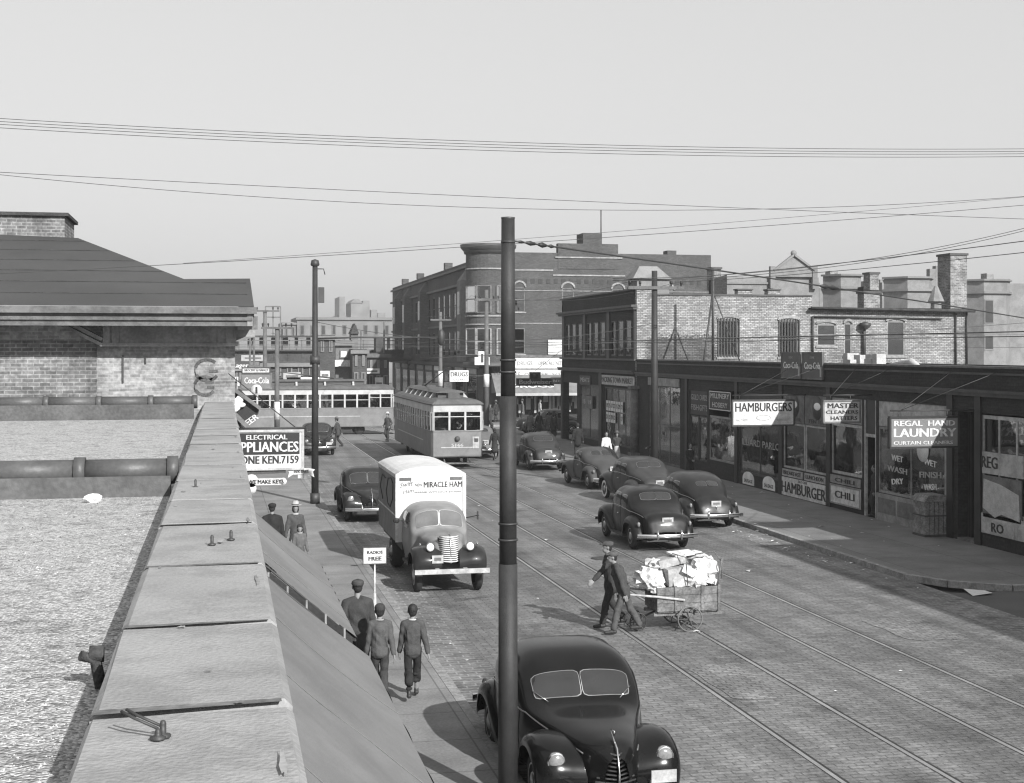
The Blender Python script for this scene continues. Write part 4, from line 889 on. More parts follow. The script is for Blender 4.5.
# drugstore front
MB().box(XD+1.0, XD1, YD-.25, YD-.02, 3.2, 5.0).build('fascia', M['white_paint'], t)
MB().box(XD+.8, XD1, YD-.35, YD-.02, 5.0, 5.14).box(XD+1, XD1, YD-.3, YD-.25, 4.05, 4.12).build('fascia_moulding', M['shop_grey'], t)
MB().box(XD+.2, XD+1.0, YD-.1, YD+1, .13, 3.2).box(30, 30.4, YD-.1, YD+.4, .13, 3.0).build('pier', M['dark_paint'], t)
MB().box(22.5, 37, YD+.5, YD+.6, .13, 3.2).build('shop_interior', M['shop_dark'], t)
g = MB()
for k in range(40): x = 22+R.uniform(0, 12); g.box(x, x+R.uniform(.1, .5), YD-.06, YD-.02, R.uniform(.6, 1.8), R.uniform(1.9, 2.6))
g.build('window_goods', M['goods_mid'], t)['kind'] = 'stuff'
for k in range(9):
    y = 112+k*6.0; f = MB().box(XD-.08, XD, y, y+.25, .5, 3.6).box(XD-.08, XD, y+4.6, y+4.85, .5, 3.6).box(XD-.08, XD, y+.25, y+4.6, 3.4, 3.6).box(XD-.08, XD, y+.25, y+4.6, .5, 1.0).build('shop_window', M[('far_mid', 'shop_grey', 'mid_paint')[k % 3]], t)
    MB().box(XD-.04, XD-.02, y+.25, y+4.6, 1.0, 3.4).build('pane', M['window_glass'], f)
    MB().box(XD-.12, XD-.02, y+.2, y+4.6, 3.62, 4.05).build('fascia', M[('goods_mid', 'cream_paint', 'shop_grey', 'goods_light')[k % 4]], t)
bl_ = ('small white banner nearest the round corner bay on the dark street side', 'second banner hung over the pavement on the dark street side', 'third banner hung over the pavement on the dark street side', 'fourth small banner on the dark street side of the drugstore block', 'furthest faint banner on the dark street side')
for k, (u, v, Y, w_, h_, m_) in enumerate(((448, 392, 113, .6, 1.6, 'white_paint'), (431, 386, 119, 1.3, .5, 'goods_mid'), (424, 398, 124, .9, .9, 'goods_light'), (413, 390, 131, 1.4, .6, 'goods_mid'), (405, 396, 140, .9, .9, 'goods_light'))):
    a, z = FY(u, v, Y); s_ = thing('banner_sign', bl_[k], 'sign', (a, Y, z), group='banners over the far pavement'); MB().box(a-w_/2, a+w_/2, Y-.05, Y+.05, z-h_/2, z+h_/2).build('board', M[m_], s_)
    MB().box(a-w_*.3, a+w_*.3, Y-.07, Y-.055, z-h_*.15, z+h_*.15).build('lettering', M['shop_grey'] if m_ != 'goods_mid' else M['goods_light'], s_); MB().tube([(a, Y, z+h_/2), (XD+.1, Y, z+h_/2+.3)], .03, 5).build('bracket', M['iron'], s_)
aw = thing('drugstore_awning', 'grey canvas awning lettered TRUCK in pale letters along the drugstore front', 'awning', (25, YD, 2))
x0, x1 = XD+.3, 33.5
mb = MB(); mb.add([(x0, YD-.1, 3.75), (x1, YD-.1, 3.75), (x1, YD-2.0, 2.25), (x0, YD-2.0, 2.25), (x1, YD-2.0, 2.05), (x0, YD-2.0, 2.05), (x0, YD-.1, 2.2), (x1, YD-.1, 2.2)], [(0,1,2,3), (0,3,6), (1,7,2)]); mb.build('canopy', M['canvas_dark'], aw, fix=False)
MB().add([(x1, YD-2.0, 2.25), (x0, YD-2.0, 2.25), (x0, YD-2.02, 2.05), (x1, YD-2.02, 2.05)], [(0,1,2,3)]).build('valance', M['goods_mid'], aw, fix=False)
text('DRUGS', .62, M['goods_light'], (FY(531, 387, YD-1.3)[0], YD-1.42, 2.78), (37.5, 0, 0), aw, fit=3.4, bold=.03)
text('OPEN ALL NITE', .42, M['shop_grey'], (FY(550, 363, YD)[0], YD-.256, 4.5), (90, 0, 0), t, fit=2.0)
text('DINNER  SODA', .42, M['shop_grey'], (FY(545, 376, YD)[0]+.1, YD-.256, 3.62), (90, 0, 0), t, fit=3.6)
text('LIQUORS', .5, M['shop_grey'], (FY(508, 376, YD)[0]-.1, YD-.256, 3.62), (90, 0, 0), t, fit=2.0)
text('DRUGS', .42, M['shop_grey'], (FY(524, 363, YD)[0], YD-.256, 4.5), (90, 0, 0), t, fit=1.2)
a, z = FY(556, 349, YD); s = thing('blank_billboard', 'blank white square board on the drugstore wall right of the window', 'sign', (a, YD-.1, z))
MB().box(a-.65, a+.65, YD-.12, YD-.02, 5.2, 6.35).build('board', M['white_paint'], s); MB().tube([(a-.4, YD-.1, 6.35), (a-.4, YD-.4, 6.6)], .03, 5).build('lamp_arm', M['iron'], s)
def pole_board(nm, lab, u, v, Y, w_, h_, tx, bgm, lm, arm=None, fit=.85, cat='sign', size=.6):
    a, z = FY(u, v, Y); s = thing(nm, lab, cat, (a, Y, z-h_/2))
    MB().box(a-w_/2, a+w_/2, Y-.06, Y+.06, z-h_/2, z+h_/2).build('board', bgm, s)
    if tx: text(tx, h_*size, lm, (a, Y-.066, z), (90, 0, 0), s, fit=w_*fit, bold=.015)
    return s, a, z
s, a, z = pole_board('drugs_sign', 'pale projecting sign reading DRUGS on the round corner of the building', 459, 376, 106.8, 1.45, .85, '', M['goods_light'], bp_)
text('DRUGS', .5, bp_, (a, 106.73, z+.12), (90, 0, 0), s, fit=1.3, bold=.03); text('CIGARS', .2, bp_, (a, 106.73, z-.28), (90, 0, 0), s, fit=.9)
MB().bar((a+.7, 106.8, z), (XD+.2, 107.6, z), .06, .06).build('bracket', M['iron'], s)
s, a, z = pole_board('rounded_sign', 'white bottle topped sign on the corner bay left of the pole', 482, 361, 106.4, 1.15, .6, '', M['white_paint'], bp_)
MB().box(a-.3, a+.3, 106.34, 106.46, z+.3, z+.75).build('crown', M['white_paint'], s); MB().box(a-.09, a+.09, 106.32, 106.34, z-.1, z+.55).build('bottle_picture', M['dark_paint'], s)
s, a, z = pole_board('budweiser_sign', 'dark projecting beer sign reading Budweiser near the market corner', 535, 382, 86.5, 2.4, .48, 'Budweiser', M['black_paint'], M['goods_mid'], size=.85, fit=.86)
MB().box(a-.35, a+.35, 86.42, 86.58, z+.24, z+.62).lathe([(0, -.09), (.2, -.09), (.2, .09), (0, .09)], 'y', (a, 86.5, z+.42), 16).build('crest', M['black_paint'], s)
MB().tube([(a, 86.5, z+.7), (XF+1, 86.5, z+2.4)], .012, 5).tube([(a+1, 86.5, z+.3), (XF+1, 85.5, z+.3)], .02, 5).build('bracket', M['iron'], s)
s, a, z = pole_board('small_market_sign', 'small grey bracket sign against the market corner right of the beer sign', 558, 381, 86.3, .8, .38, 'BEER', M['shop_grey'], M['goods_light'])
# ------------------------------------------------------------------ greystone houses behind, at the right
YG = 112.0
def gx(u): return FY(u, 300, YG)[0]
def gz(u, v): return FY(u, v, YG)[1]
sg = M['stone_grey']
t = thing('gabled_greystone_house', 'pale stone house with pointed gable and finial behind the whitewashed wall', 'house', (gx(770), YG, 0))
mb = MB().box(gx(724), gx(819), YG, YG+12, 0, gz(780, 277)).build('wall', sg, t)
zt = gz(790, 277); MB().prism([(gx(771), zt), (gx(814), zt), (gx(812), gz(812, 270)), (gx(792), gz(792, 255)), (gx(773), gz(773, 270))], YG-.35, YG+.2, 'xz').build('gable', sg, t)
mb = MB(); mb.box(gx(724), gx(770), YG-.15, YG, gz(745, 284), gz(745, 282)); mb.box(gx(815), gx(819), YG-.15, YG, gz(745, 284), gz(745, 282))
mb.bar((gx(772), YG-.4, gz(772, 270.5)), (gx(792), YG-.4, gz(792, 255)), .3, .16).bar((gx(813), YG-.4, gz(813, 270.5)), (gx(792), YG-.4, gz(792, 255)), .3, .16)
for u in (771, 813): mb.box(gx(u)-.22, gx(u)+.22, YG-.45, YG-.1, zt-1, gz(u, 266.5))
mb.ball((gx(792), YG-.35, gz(792, 253.5)), .26, 10, 8); mb.build('coping', M['far_stone'], t)
mb = MB().box(gx(742), gx(752), YG-.03, YG, gz(745, 298), gz(745, 292)); mb.build('window', M['shop_dark'], t)
t = thing('bayed_greystone_house', 'pale stone house with many sided bay and heavy cornice right of the gable', 'house', (gx(840), YG, 0))
def bay(ua, ub, zt, depth=1.4):
    a, c = gx(ua), gx(ub); e = (c-a)*.28
    return MB().prism([(a, YG), (a+e, YG-depth), (c-e, YG-depth), (c, YG)], 0, zt, 'xy'), MB().prism([(a-.2, YG-.0), (a+e-.1, YG-depth-.25), (c-e+.1, YG-depth-.25), (c+.2, YG-.0)], zt-1.15, zt-.95, 'xy').prism([(a-.2, YG-.0), (a+e-.1, YG-depth-.25), (c-e+.1, YG-depth-.25), (c+.2, YG-.0)], zt-.06, zt+.1, 'xy')
MB().box(gx(819.3), gx(880), YG, YG+12, 0, gz(850, 288)).build('wall', sg, t)
b1, b2 = bay(823, 861, gz(840, 276)); b1.build('bay', sg, t); b2.build('bay_cornice', M['far_stone'], t)
mb = MB().box(gx(845), gx(853), YG+3, YG+4, 10, gz(850, 269)); mb.build('chimney', M['chimney_brick'], t)
t = thing('wide_bay_greystone_house', 'pale stone house with wide flat bay behind the brick chimney', 'house', (gx(900), YG, 0))
MB().box(gx(880.3), gx(945), YG, YG+12, 0, gz(930, 280)).build('wall', sg, t)
b1, b2 = bay(884, 932, gz(900, 278.5), 1.8); b1.build('bay', sg, t); b2.build('bay_cornice', M['far_stone'], t)
mb = MB(); 
for k, (ua, ub, v) in enumerate(((928, 934, 269), (934, 940, 266), (940, 945, 262), (945, 950, 261))): mb.box(gx(ua)+.01, gx(ub), YG-.3, YG+.3, 8, gz(ua, v))
mb.build('stepped_gable', sg, t)
t = thing('tall_greystone_house', 'tall pale stone house with projecting bay at the far right edge', 'house', (gx(975), YG, 0))
MB().box(gx(945.3), gx(1060), YG, YG+12, 0, gz(980, 283)).build('wall', sg, t)
b1, b2 = bay(960, 1010, gz(980, 281), 1.6); b1.build('bay', sg, t); b2.build('bay_cornice', M['far_stone'], t)
for (u, v0, v1) in ((979, 300, 324), (979, 335, 350)):
    mb = MB().box(gx(u)-.45, gx(u)+.45, YG-1.66, YG-1.58, gz(u, v1), gz(u, v0)); w_ = mb.build('window', M['far_stone'], t); MB().box(gx(u)-.35, gx(u)+.35, YG-1.68, YG-1.665, gz(u, v1)+.1, gz(u, v0)-.1).build('pane', M['shop_dark'], w_)
MB().box(gx(999), gx(1006), YG+2, YG+3, 10, gz(1000, 272)).build('chimney', M['chimney_brick'], t)
# chimneys and roof things on the white building and the one behind it
def stack(lab, u0, u1, v0, v1, Y, dep=.9, m_='chimney_brick', group='brick chimney stacks on the roofs at the right', cat='chimney'):
    a, zt = FY(u0, v0, Y); c, zb = FY(u1, v1, Y); t = thing('brick_chimney', lab, cat, ((a+c)/2, Y, zb), group=group)
    MB().box(a, c, Y, Y+dep, zb, zt-.12).build('stack', M[m_], t); MB().box(a-.06, c+.06, Y-.06, Y+dep+.06, zt-.12, zt).build('cap', M['dark_paint'], t); return t
stack('tall thick speckled brick chimney at the right end of the whitewashed building', 950.5, 967, 253, 312, YB+1.2, 1.4)
stack('small pale brick chimney on the roof left of the wide bay', 864, 880, 291, 308, YB+2, .8)
stack('dark square chimney standing above the dark party wall', 870, 879, 272, 290, YB+12)
stack('slender dark chimney at the right end of the drugstore roofline', 712, 721, 267, 290, YB+10)
t = thing('party_wall', 'dark sloping party wall stepping up to the dark square chimney', 'wall', (FY(875, 290, YB+13)[0], YB+13, 0))
a, c = FY(861, 290, YB+13)[0], FY(882, 290, YB+13)[0]; MB().prism([(a, 7), (c, 7), (c, CH+(350-282)*.0620), (a, CH+(350-287)*.0620)], YB+13, YB+13.5, 'xz').build('wall', M['front_brick'], t)
t = thing('rear_party_wall', 'dark brick wall end rising beside the slender dark chimney', 'wall', (FY(723, 290, YB+8)[0], YB+8, 0))
a, c = FY(711, 290, YB+8)[0], FY(727, 290, YB+8)[0]; MB().prism([(a, 7), (c, 7), (c, CH+(350-276)*.058), (a, CH+(350-281)*.058)], YB+8, YB+8.4, 'xz').build('wall', M['front_brick'], t)
t = thing('roof_monitor', 'pale tapered metal roof turret behind the market building parapet', 'roof turret', (FY(660, 280, YB+8)[0], YB+8, 8))
a, c = FY(633, 285, YB+8)[0], FY(672, 285, YB+8)[0]; h0, h1, h2 = CH+(350-289)*.0575, CH+(350-280)*.0575, CH+(350-267)*.0575; e = (c-a)*.27; y0 = YB+8
mb = MB().box(a+.3, c-.1, y0+.2, y0+2, 7, h1); mb.build('base', sg, t)
mb = MB().add([(a, y0, h1), (c, y0, h1), (c, y0+2.2, h1), (a, y0+2.2, h1), (a+e, y0+.8, h2), (c-e, y0+.8, h2), (c-e, y0+1.4, h2), (a+e, y0+1.4, h2)], [(0,1,5,4), (1,2,6,5), (2,3,7,6), (3,0,4,7), (4,5,6,7), (3,2,1,0)]); mb.build('cap', M['stone_grey'], t)
a, zt = FY(936, 288, YB+1); t = thing('roof_vent', 'small pale pointed vent hood on the eave left of the tall chimney', 'vent', (a, YB+1, 7.7))
MB().lathe([(.3, 7.7), (.28, 8.1), (.45, 8.15), (.1, zt+.1), (.0, zt+.15)], c=(a, YB+1, 0), seg=8, smooth=False).build('hood', M['stone_grey'], t)
# ------------------------------------------------------------------ far left: elevated railway, blocks, works chimneys
YL = 152.0
def lx(u, Y=YL): return FY(u, 350, Y)[0]
t = thing('elevated_railway', 'dark steel elevated railway crossing the whole street behind the streetcars', 'railway', (lx(300), YL, 0))
gb = MB(); x0, x1 = -60, 40
for y in (YL, YL+8): gb.box(x0, x1, y-.15, y+.15, 4.35, 5.35).box(x0, x1, y-.3, y+.3, 5.35, 5.42).box(x0, x1, y-.3, y+.3, 4.28, 4.35)
k = x0
while k < x1: gb.box(k, k+.12, YL-.22, YL-.15, 4.35, 5.35); k += 1.5
gb.build('girder', M['far_dark'], t)
MB().box(x0, x1, YL-.6, YL+8.6, 5.42, 5.6).build('deck', M['far_dark'], t)
rb = MB(); k = x0
while k < x1: rb.box(k, k+.1, YL-.6, YL-.5, 5.6, 6.6); k += 1.3
rb.box(x0, x1, YL-.6, YL-.52, 6.5, 6.6).box(x0, x1, YL-.6, YL-.52, 6.05, 6.12); rb.build('railing', M['far_mid'], t)
for k in range(9):
    x = -52+k*10.5; MB().box(x-.25, x+.25, YL-.25, YL+.25, 0, 4.3).add([(x-.25, YL-.1, 3.2), (x+.25, YL-.1, 3.2), (x+1.6, YL-.1, 4.3), (x-1.6, YL-.1, 4.3), (x-.25, YL+.1, 3.2), (x+.25, YL+.1, 3.2), (x+1.6, YL+.1, 4.3), (x-1.6, YL+.1, 4.3)], [(0,1,2,3), (7,6,5,4), (1,5,6,2), (4,0,3,7)]).build('column', M['far_dark'], t)
t = thing('station_canopy', 'row of pale posted openings along the elevated railway platform at the left', 'platform', (lx(280), YL+3, 5.6))
mb = MB()
for k in range(22): x = lx(236)+k*1.25; mb.box(x, x+R.uniform(.25, .7), YL+3, YL+3.1, 5.7, 6.9)
mb.build('platform_panels', M['far_stone'], t); MB().box(lx(232), lx(322), YL+1.5, YL+6, 6.95, 7.1).build('canopy', M['far_dark'], t)
def block(lab, u0, u1, v0, Y, m_, dep=10, wins=(), zb=0, nm='far_building', cat='building', group=None, cor=True, wm='shop_dark'):
    a, zt = FY(u0, v0, Y); c, _ = FY(u1, v0, Y); t = thing(nm, lab, cat, ((a+c)/2, Y, 0), group=group)
    MB().box(a, c, Y, Y+dep, zb, zt).build('wall', M[m_], t)
    if cor: MB().box(a-.2, c+.2, Y-.35, Y-.0, zt-.45, zt-.1).build('cornice', M['far_stone'] if m_ != 'far_dark' else M['far_mid'], t)
    for (ru, rv0, rv1, n_, wfrac) in wins:
        for i in range(n_):
            uu = u0+(u1-u0)*(i+.5)/n_; ww = (u1-u0)/n_*wfrac/2; x_0, za = FY(uu-ww, rv0, Y); x_1, zc = FY(uu+ww, rv1, Y)
            w_ = MB().box(x_0, x_1, Y-.12, Y-.02, zc, za).build('window', M['far_stone'] if m_ != 'far_stone' else M['far_mid'], t)
            MB().box(x_0+.12, x_1-.12, Y-.14, Y-.125, zc+.12, za-.12).build('pane', M[wm], w_)
    return t
block('wide pale three storey block with long cornice beyond the elevated railway', 297, 392, 317, 240, 'far_stone', 20, [(0, 325, 335, 9, .4)])
block('narrow pale corner face of the block beyond the railway', 283, 296.6, 322, 240.5, 'far_stone', 18, [(0, 327, 337, 2, .4)])
block('dark tall narrow brick shop building behind the left streetcar', 318, 335, 335, 138, 'brown_brick', 8, [(0, 340, 352, 2, .4)])
block('light fronted two storey shop with white sign band between dark buildings', 335.5, 352, 341, 140, 'far_mid', 8, [(0, 350, 358, 1, .5)], wm='curtain')
a, z = FY(344, 363, 139.8); s = thing('white_sign_band', 'long white sign band on the light two storey shop front', 'sign', (a, 139.7, z)); MB().box(a-1.1, a+.8, 139.5, 139.8, z-.35, z+.3).build('board', M['white_paint'], s)
block('dark gabled shop building left of the street gap', 352.5, 367, 349, 137, 'brown_brick', 8, [(0, 355, 366, 2, .35), (0, 372, 388, 2, .6)])
block('dark low shop building with chimney beside the far street gap', 367.5, 389, 353, 141, 'far_dark', 8, [(0, 360, 368, 3, .35), (0, 375, 392, 3, .6)])
block('dark building side behind the coca cola sign board', 262, 317, 362, 134, 'brown_brick', 8, [(0, 366, 376, 5, .5)])
block('low dark shop buildings seen left under the elevated railway', 225, 261, 366, 131, 'far_mid', 8, [(0, 370, 382, 4, .5)])
block('square chimney like tower on the dark shop roof', 376, 383, 338, 142, 'far_dark', 2, cor=False)
t = block('pale industrial plant with boiler house silhouettes on the horizon', 337, 385, 315.5, 620, 'far_stone', 30, cor=False, nm='industrial_plant')
for (u0, u1, v) in ((338.5, 344, 297), (350, 362, 303), (362, 368.5, 301), (370, 376, 310), (376.5, 384, 313)):
    a, zt = FY(u0, v, 620); c, _ = FY(u1, v, 620); n_ = 'works_chimney' if u0 == 338.5 else 'boiler_house'; MB().box(a, c, 619-(u0*.01), 640, 0, zt).build(n_, M['far_stone'], t)
a, zt = FY(350, 303, 618); c, _ = FY(362, 303, 618); MB().prism([(a, zt), (c, zt), (c-1.5, zt+1.6), (a+1.5, zt+1.6)], 615, 640, 'xz').build('roof', M['far_stone'], t)
sl_ = ('white notice over the dark shops left of the street gap', 'pale shop board beside the white banded pole', 'long pale shop band above the crossing streetcar roof', 'small white shop board above the streetcar near the slim pole', 'bright small board in the street gap beyond the streetcars', 'pale board under the railway at the far left')
for k, (u, v, Y, w_, h_, m_) in enumerate(((372, 371, 140, 1.5, .5, 'goods_light'), (292, 376, 133, 1.6, .7, 'goods_mid'), (303, 380, 133, 3.0, .5, 'goods_light'), (325, 375, 136.5, .9, .8, 'white_paint'), (379, 384, 139.5, .8, 1.3, 'goods_light'), (253, 358, 150, 2.4, .6, 'goods_mid'))):
    a, z = FY(u, v, Y); s = thing('far_shop_sign', sl_[k], 'sign', (a, Y, z), group='far shop signs left of the street gap'); MB().box(a-w_/2, a+w_/2, Y-.06, Y+.06, z-h_/2, z+h_/2).build('board', M[m_], s)
    MB().box(a-w_*.35, a+w_*.35, Y-.08, Y-.065, z-h_*.18, z+h_*.12).build('lettering', M['shop_grey'], s)
t = thing('signal_tower', 'small dark signal cabin on the elevated railway right of the slim pole', 'cabin', (lx(355), YL+1, 5.6)); MB().box(lx(352), lx(359), YL+1, YL+3, 5.6, 7.3).build('cabin', M['far_mid'], t); MB().prism([(lx(351), 7.3), (lx(360), 7.3), (lx(355.5), 8.4)], YL+.7, YL+3.3, 'xz').build('roof', M['far_dark'], t)
# billboard frame on the skyline
t = thing('billboard_frame', 'open steel grid frame of an unused roof billboard on the skyline', 'billboard', (lx(273, 200), 200, 6))
mb = MB(); (a, zt), (c, zb) = FY(265.5, 306.5, 200), FY(280.5, 328, 200)
for x in (a, (a+c)/2, c): mb.box(x-.09, x+.09, 199.9, 200.1, 5, zt)
for z in (zt, (zt+zb)/2, zb): mb.box(a, c, 199.9, 200.1, z-.09, z+.09)
mb.build('frame', M['far_mid'], t)
# ------------------------------------------------------------------ poles
def wood_pole(lab, X, Y, h, r=.15, arms=(), band=None, grp='wooden utility poles along the street', lean=0, m_='wood_pole', nm='utility_pole'):
    t = thing(nm, lab, 'pole', (X, Y, .13), group=grp)
    MB().tube([(X, Y, .1), (X+lean, Y, h)], [r, r*.7], 12).build('pole', M[m_], t)
    for z, w_ in arms:
        a = MB().box(X-w_, X+w_, Y-.2, Y-.1, z-.06, z+.06).build('crossarm', M['wood_pole'], t)
        ins = MB()
        for k in (-.9, -.55, .55, .9): ins.lathe([(.03, 0), (.03, .08), (.055, .1), (.05, .2), (.0, .22)], c=(X+w_*k, Y-.15, z+.06), seg=8)
        ins.build('insulators', M['shop_dark'], a)
    if band: MB().tube([(X, Y, band[0]), (X, Y, band[1])], r*1.06, 12).build('white_band', M['white_paint'], t)
    return t
# nearest steel trolley pole
px, py = FX(508, 700, 3.42)[1], 0
X0 = 3.42; Y0 = FX(508, 700, X0)[0]
t = thing('trolley_pole', 'thick dark steel trolley wire pole in front of the near parked car', 'pole', (X0, Y0, .13))
zt = CH+(350-219)*(X0*ST+Y0*CT)/FPX
MB().tube([(X0, Y0, .1), (X0, Y0, 3.0)], [.118, .113], 24).tube([(X0, Y0, 3.0), (X0, Y0, 5.0)], [.104, .1], 24).tube([(X0, Y0, 5.0), (X0, Y0, zt)], [.088, .08], 24).build('pole', M['pole_steel'], t)
cl = MB()
for v, r_ in ((523.5, .116), (539.5, .118), (372, .10), (360, .10), (242, .086)): z = CH-(v-HV)*(X0*ST+Y0*CT)/FPX; cl.tube([(X0, Y0, z-.012), (X0, Y0, z+.012)], r_, 24)
cl.build('clamp_band', M['iron'], t)
MB().lathe([(.082, zt), (.084, zt+.02), (.0, zt+.03)], c=(X0, Y0, 0), seg=24).build('cap', M['iron'], t)
XK = 3.45
y = FX(315, 500, XK)[0]; zz = FX(315, 266, XK)[1]
t = wood_pole('slim dark steel pole with pulley box at the left kerb beside the appliance sign', XK, y, zz, .13, m_='pole_steel', nm='street_pole', grp=None)
MB().box(XK+.12, XK+.32, y-.1, y+.1, zz-1.3, zz-.75).tube([(XK, y, zz-.1), (XK+.3, y, zz-.1), (XK+.35, y, zz-.3)], .02, 6).build('pulley_box', M['iron'], t)
MB().lathe([(.13, zz), (.16, zz+.05), (.13, zz+.2), (.02, zz+.24)], c=(XK, y, 0), seg=12).build('cap', M['iron'], t)
MB().tube([(XK, y, 5.95), (XK+1.5, y, 6.0), (XK+4.4, y, 6.0)], .035, 6).ball((XK+4.5, y, 6.0), (.14, .12, .3), 10, 8).build('lamp_arm', M['iron'], t)
ring = MB(); ring.tube([(XK-.17, y, 5.2), (XK+.17, y, 5.2)], .17, 12); ring.tube([(XK, y, .13), (XK, y, .5)], .17, 14); ring.build('collar', M['iron'], t)
def polexy(u, X): return FX(u, 400, X)[0]
y = polexy(277, XK); wood_pole('distant wooden pole with white painted band near the coca cola sign', XK, y, FX(277, 327, XK)[1], .16, [(FX(277, 328, XK)[1], .9)], (1.6, 2.6))
y = polexy(265, XK); wood_pole('tall distant wooden pole just left of the white banded pole', XK, y, FX(265, 311, XK)[1], .18, [(FX(277, 328, XK)[1]+1.5, 1.0)])
for k, (u, v, Y) in enumerate(((250, 332, 140), (254, 323, 135), (384, 322, 150), (361, 331, 145), (236, 338, 170))):
    a, z = FY(u, v, Y); wood_pole(['short thin far pole close to the eave bracket', 'thin far pole second from the eave bracket', 'thin far pole near the drugstore block', 'thin far pole above the dark gabled shop', 'faintest far pole next to the brick eave'][k], a, Y, z, .12)
XP = 16.75
y = polexy(654.5, XP); t = wood_pole('tall wooden pole with insulator crossarm at the right kerb before the white wall', XP, y, FX(654, 271, XP)[1], .16, [(FX(654, 288, XP)[1], 1.15)], m_='pole_steel')
YP1 = y
y = polexy(486.5, XP); wood_pole('far wooden pole with white band directly left of the thick trolley pole', XP, y, FX(486, 290, XP)[1], .17, [(FX(486, 300, XP)[1], .8)], (FX(486, 387, XP)[1], FX(486, 374, XP)[1]))
YP2 = y
y = polexy(440.5, XP); wood_pole('furthest white banded pole standing behind the near streetcar', XP, y, FX(440, 312, XP)[1], .17, [(FX(440, 320, XP)[1], .8)], (FX(440, 386, XP)[1], FX(440, 371, XP)[1]))
YP3 = y
# masts on the roof of the shops
t = thing('roof_mast', 'thin guyed mast rising from the shop roof in front of the whitewashed wall', 'mast', (FY(713, 300, 66)[0], 66, 4.7))
a, zt = FY(713, 268, 66); MB().tube([(a, 66, 4.7), (a, 66, zt)], .07, 8).build('mast', M['iron'], t)
MB().tube([(a, 66, FY(713, 290, 66)[1]), (FY(703, 360, 64)[0], 64, 4.7)], .05, 5).tube([(a, 66, FY(713, 292, 66)[1]), (FY(742, 357, 66)[0], 66, 4.7)], .03, 5).build('stay', M['iron'], t)
a, zt = FY(601, 210, YD+1); t = thing('flag_staff', 'thin bare flagstaff on the drugstore roof parapet', 'mast', (a, YD+1, 14.7)); MB().tube([(a, YD+1, 14.6), (a, YD+1, zt)], .05, 6).build('staff', M['iron'], t)
# ------------------------------------------------------------------ overhead wires (three pixels, one depth plane each)
def wire(lab, pts, Y, r=.008, grp='overhead wires crossing the sky'):
    w3 = [FY(u, v, Y) for u, v in pts]
    (a, p), (b, q), (c, s_) = w3
    def z(x): return p*(x-b)*(x-c)/((a-b)*(a-c))+q*(x-a)*(x-c)/((b-a)*(b-c))+s_*(x-a)*(x-b)/((c-a)*(c-b))
    lo, hi = a-3*(Y/30), c+3*(Y/30); o = MB().tube([(lo+(hi-lo)*k/40, Y, z(lo+(hi-lo)*k/40)) for k in range(41)], r, 5).build('overhead_wire', M['iron'])
    tag(o, lab, 'wire', grp)
for k, dv in enumerate((0, 3.2, 6.2, 9.8)):
    wire(['highest of the four parallel wires across the top sky', 'second of the four parallel wires across the top sky', 'third of the four parallel wires across the top sky', 'lowest of the four parallel wires across the top sky'][k], [(42, 121+dv*.95), (500, 142+dv*.9), (996, 149+dv*.8)], 30, .0065)
wire('wire sloping down to the right below the four top wires', [(42, 174.5), (500, 197.5), (996, 218)], 32, .0065)
wire('wire below it that rises again at the right edge', [(42, 179), (560, 209.5), (996, 198.5)], 33, .0065)
wire('low wire passing in front of the hipped roof and rising right', [(42, 271.5), (400, 251), (996, 207.5)], 23.5, .005)
wire('faint wire just above the rising low wire', [(330, 253), (660, 228), (996, 199.5)], 60, .009)
wire('upper wire of the close pair rising to the right edge', [(742, 273.5), (870, 259), (996, 235)], 50, .013)
wire('lower wire of the close pair rising to the right edge', [(742, 275.8), (870, 261.5), (996, 237.5)], 50, .013)
wire('wire running low across the whitewashed wall', [(560, 352), (760, 341), (996, 325)], 55, .011)
wire('second wire running low across the whitewashed wall', [(560, 345), (760, 337), (996, 334)], 57, .011)
def span(lab, p, q, sag, r=.012, grp='trolley span wires'):
    p, q = Vector(p), Vector(q); pts = []
    for k in range(31): f = k/30; x = p.lerp(q, f); x.z -= sag*4*f*(1-f); pts.append(x)
    o = MB().tube(pts, r, 5).build('span_wire', M['iron']); return tag(o, lab, 'wire', grp), pts
zs = CH+(350-241)*(X0*ST+Y0*CT)/FPX
q = Vector((XF, 22.4, 6.9))
t = thing('span_wire', 'trolley span wire with insulators running right from the thick steel pole', 'wire', (X0, Y0, zs))
dq = Vector((FY(1000, 314, 24)[0], 24, FY(1000, 314, 24)[1])); p0 = Vector((X0+.08, Y0, zs))
pts = []
mid = Vector((FY(760, 285, 20.7)[0], 20.7, FY(760, 285, 20.7)[1]))
for k in range(41):
    f = k/40*1.35; x = p0.lerp(dq, f); dz = mid.z-(p0.z+dq.z)/2; x.z = p0.z+(dq.z-p0.z)*f+dz*4*f*(1-f); pts.append(x)
MB().tube(pts, .012, 6).build('cable', M['iron'], t)
ib = MB(); d = (pts[3]-pts[0]).normalized()
for k, (a, L_, r_) in enumerate(((.05, .12, .02), (.2, .16, .03), (.42, .14, .035), (.6, .10, .025))): ib.tube([p0+d*a, p0+d*(a+L_/2), p0+d*(a+L_)], [r_*.5, r_, r_*.5], 8)
jj = [x for x in pts if abs(x.x-FY(855, 300, x.y)[0]) < .5]
if jj: c = jj[0]; ib.tube([c-d*.25, c-d*.1, c, c+d*.12, c+d*.28], [.015, .04, .02, .04, .015], 8)
ib.build('insulator', M['shop_dark'], t)
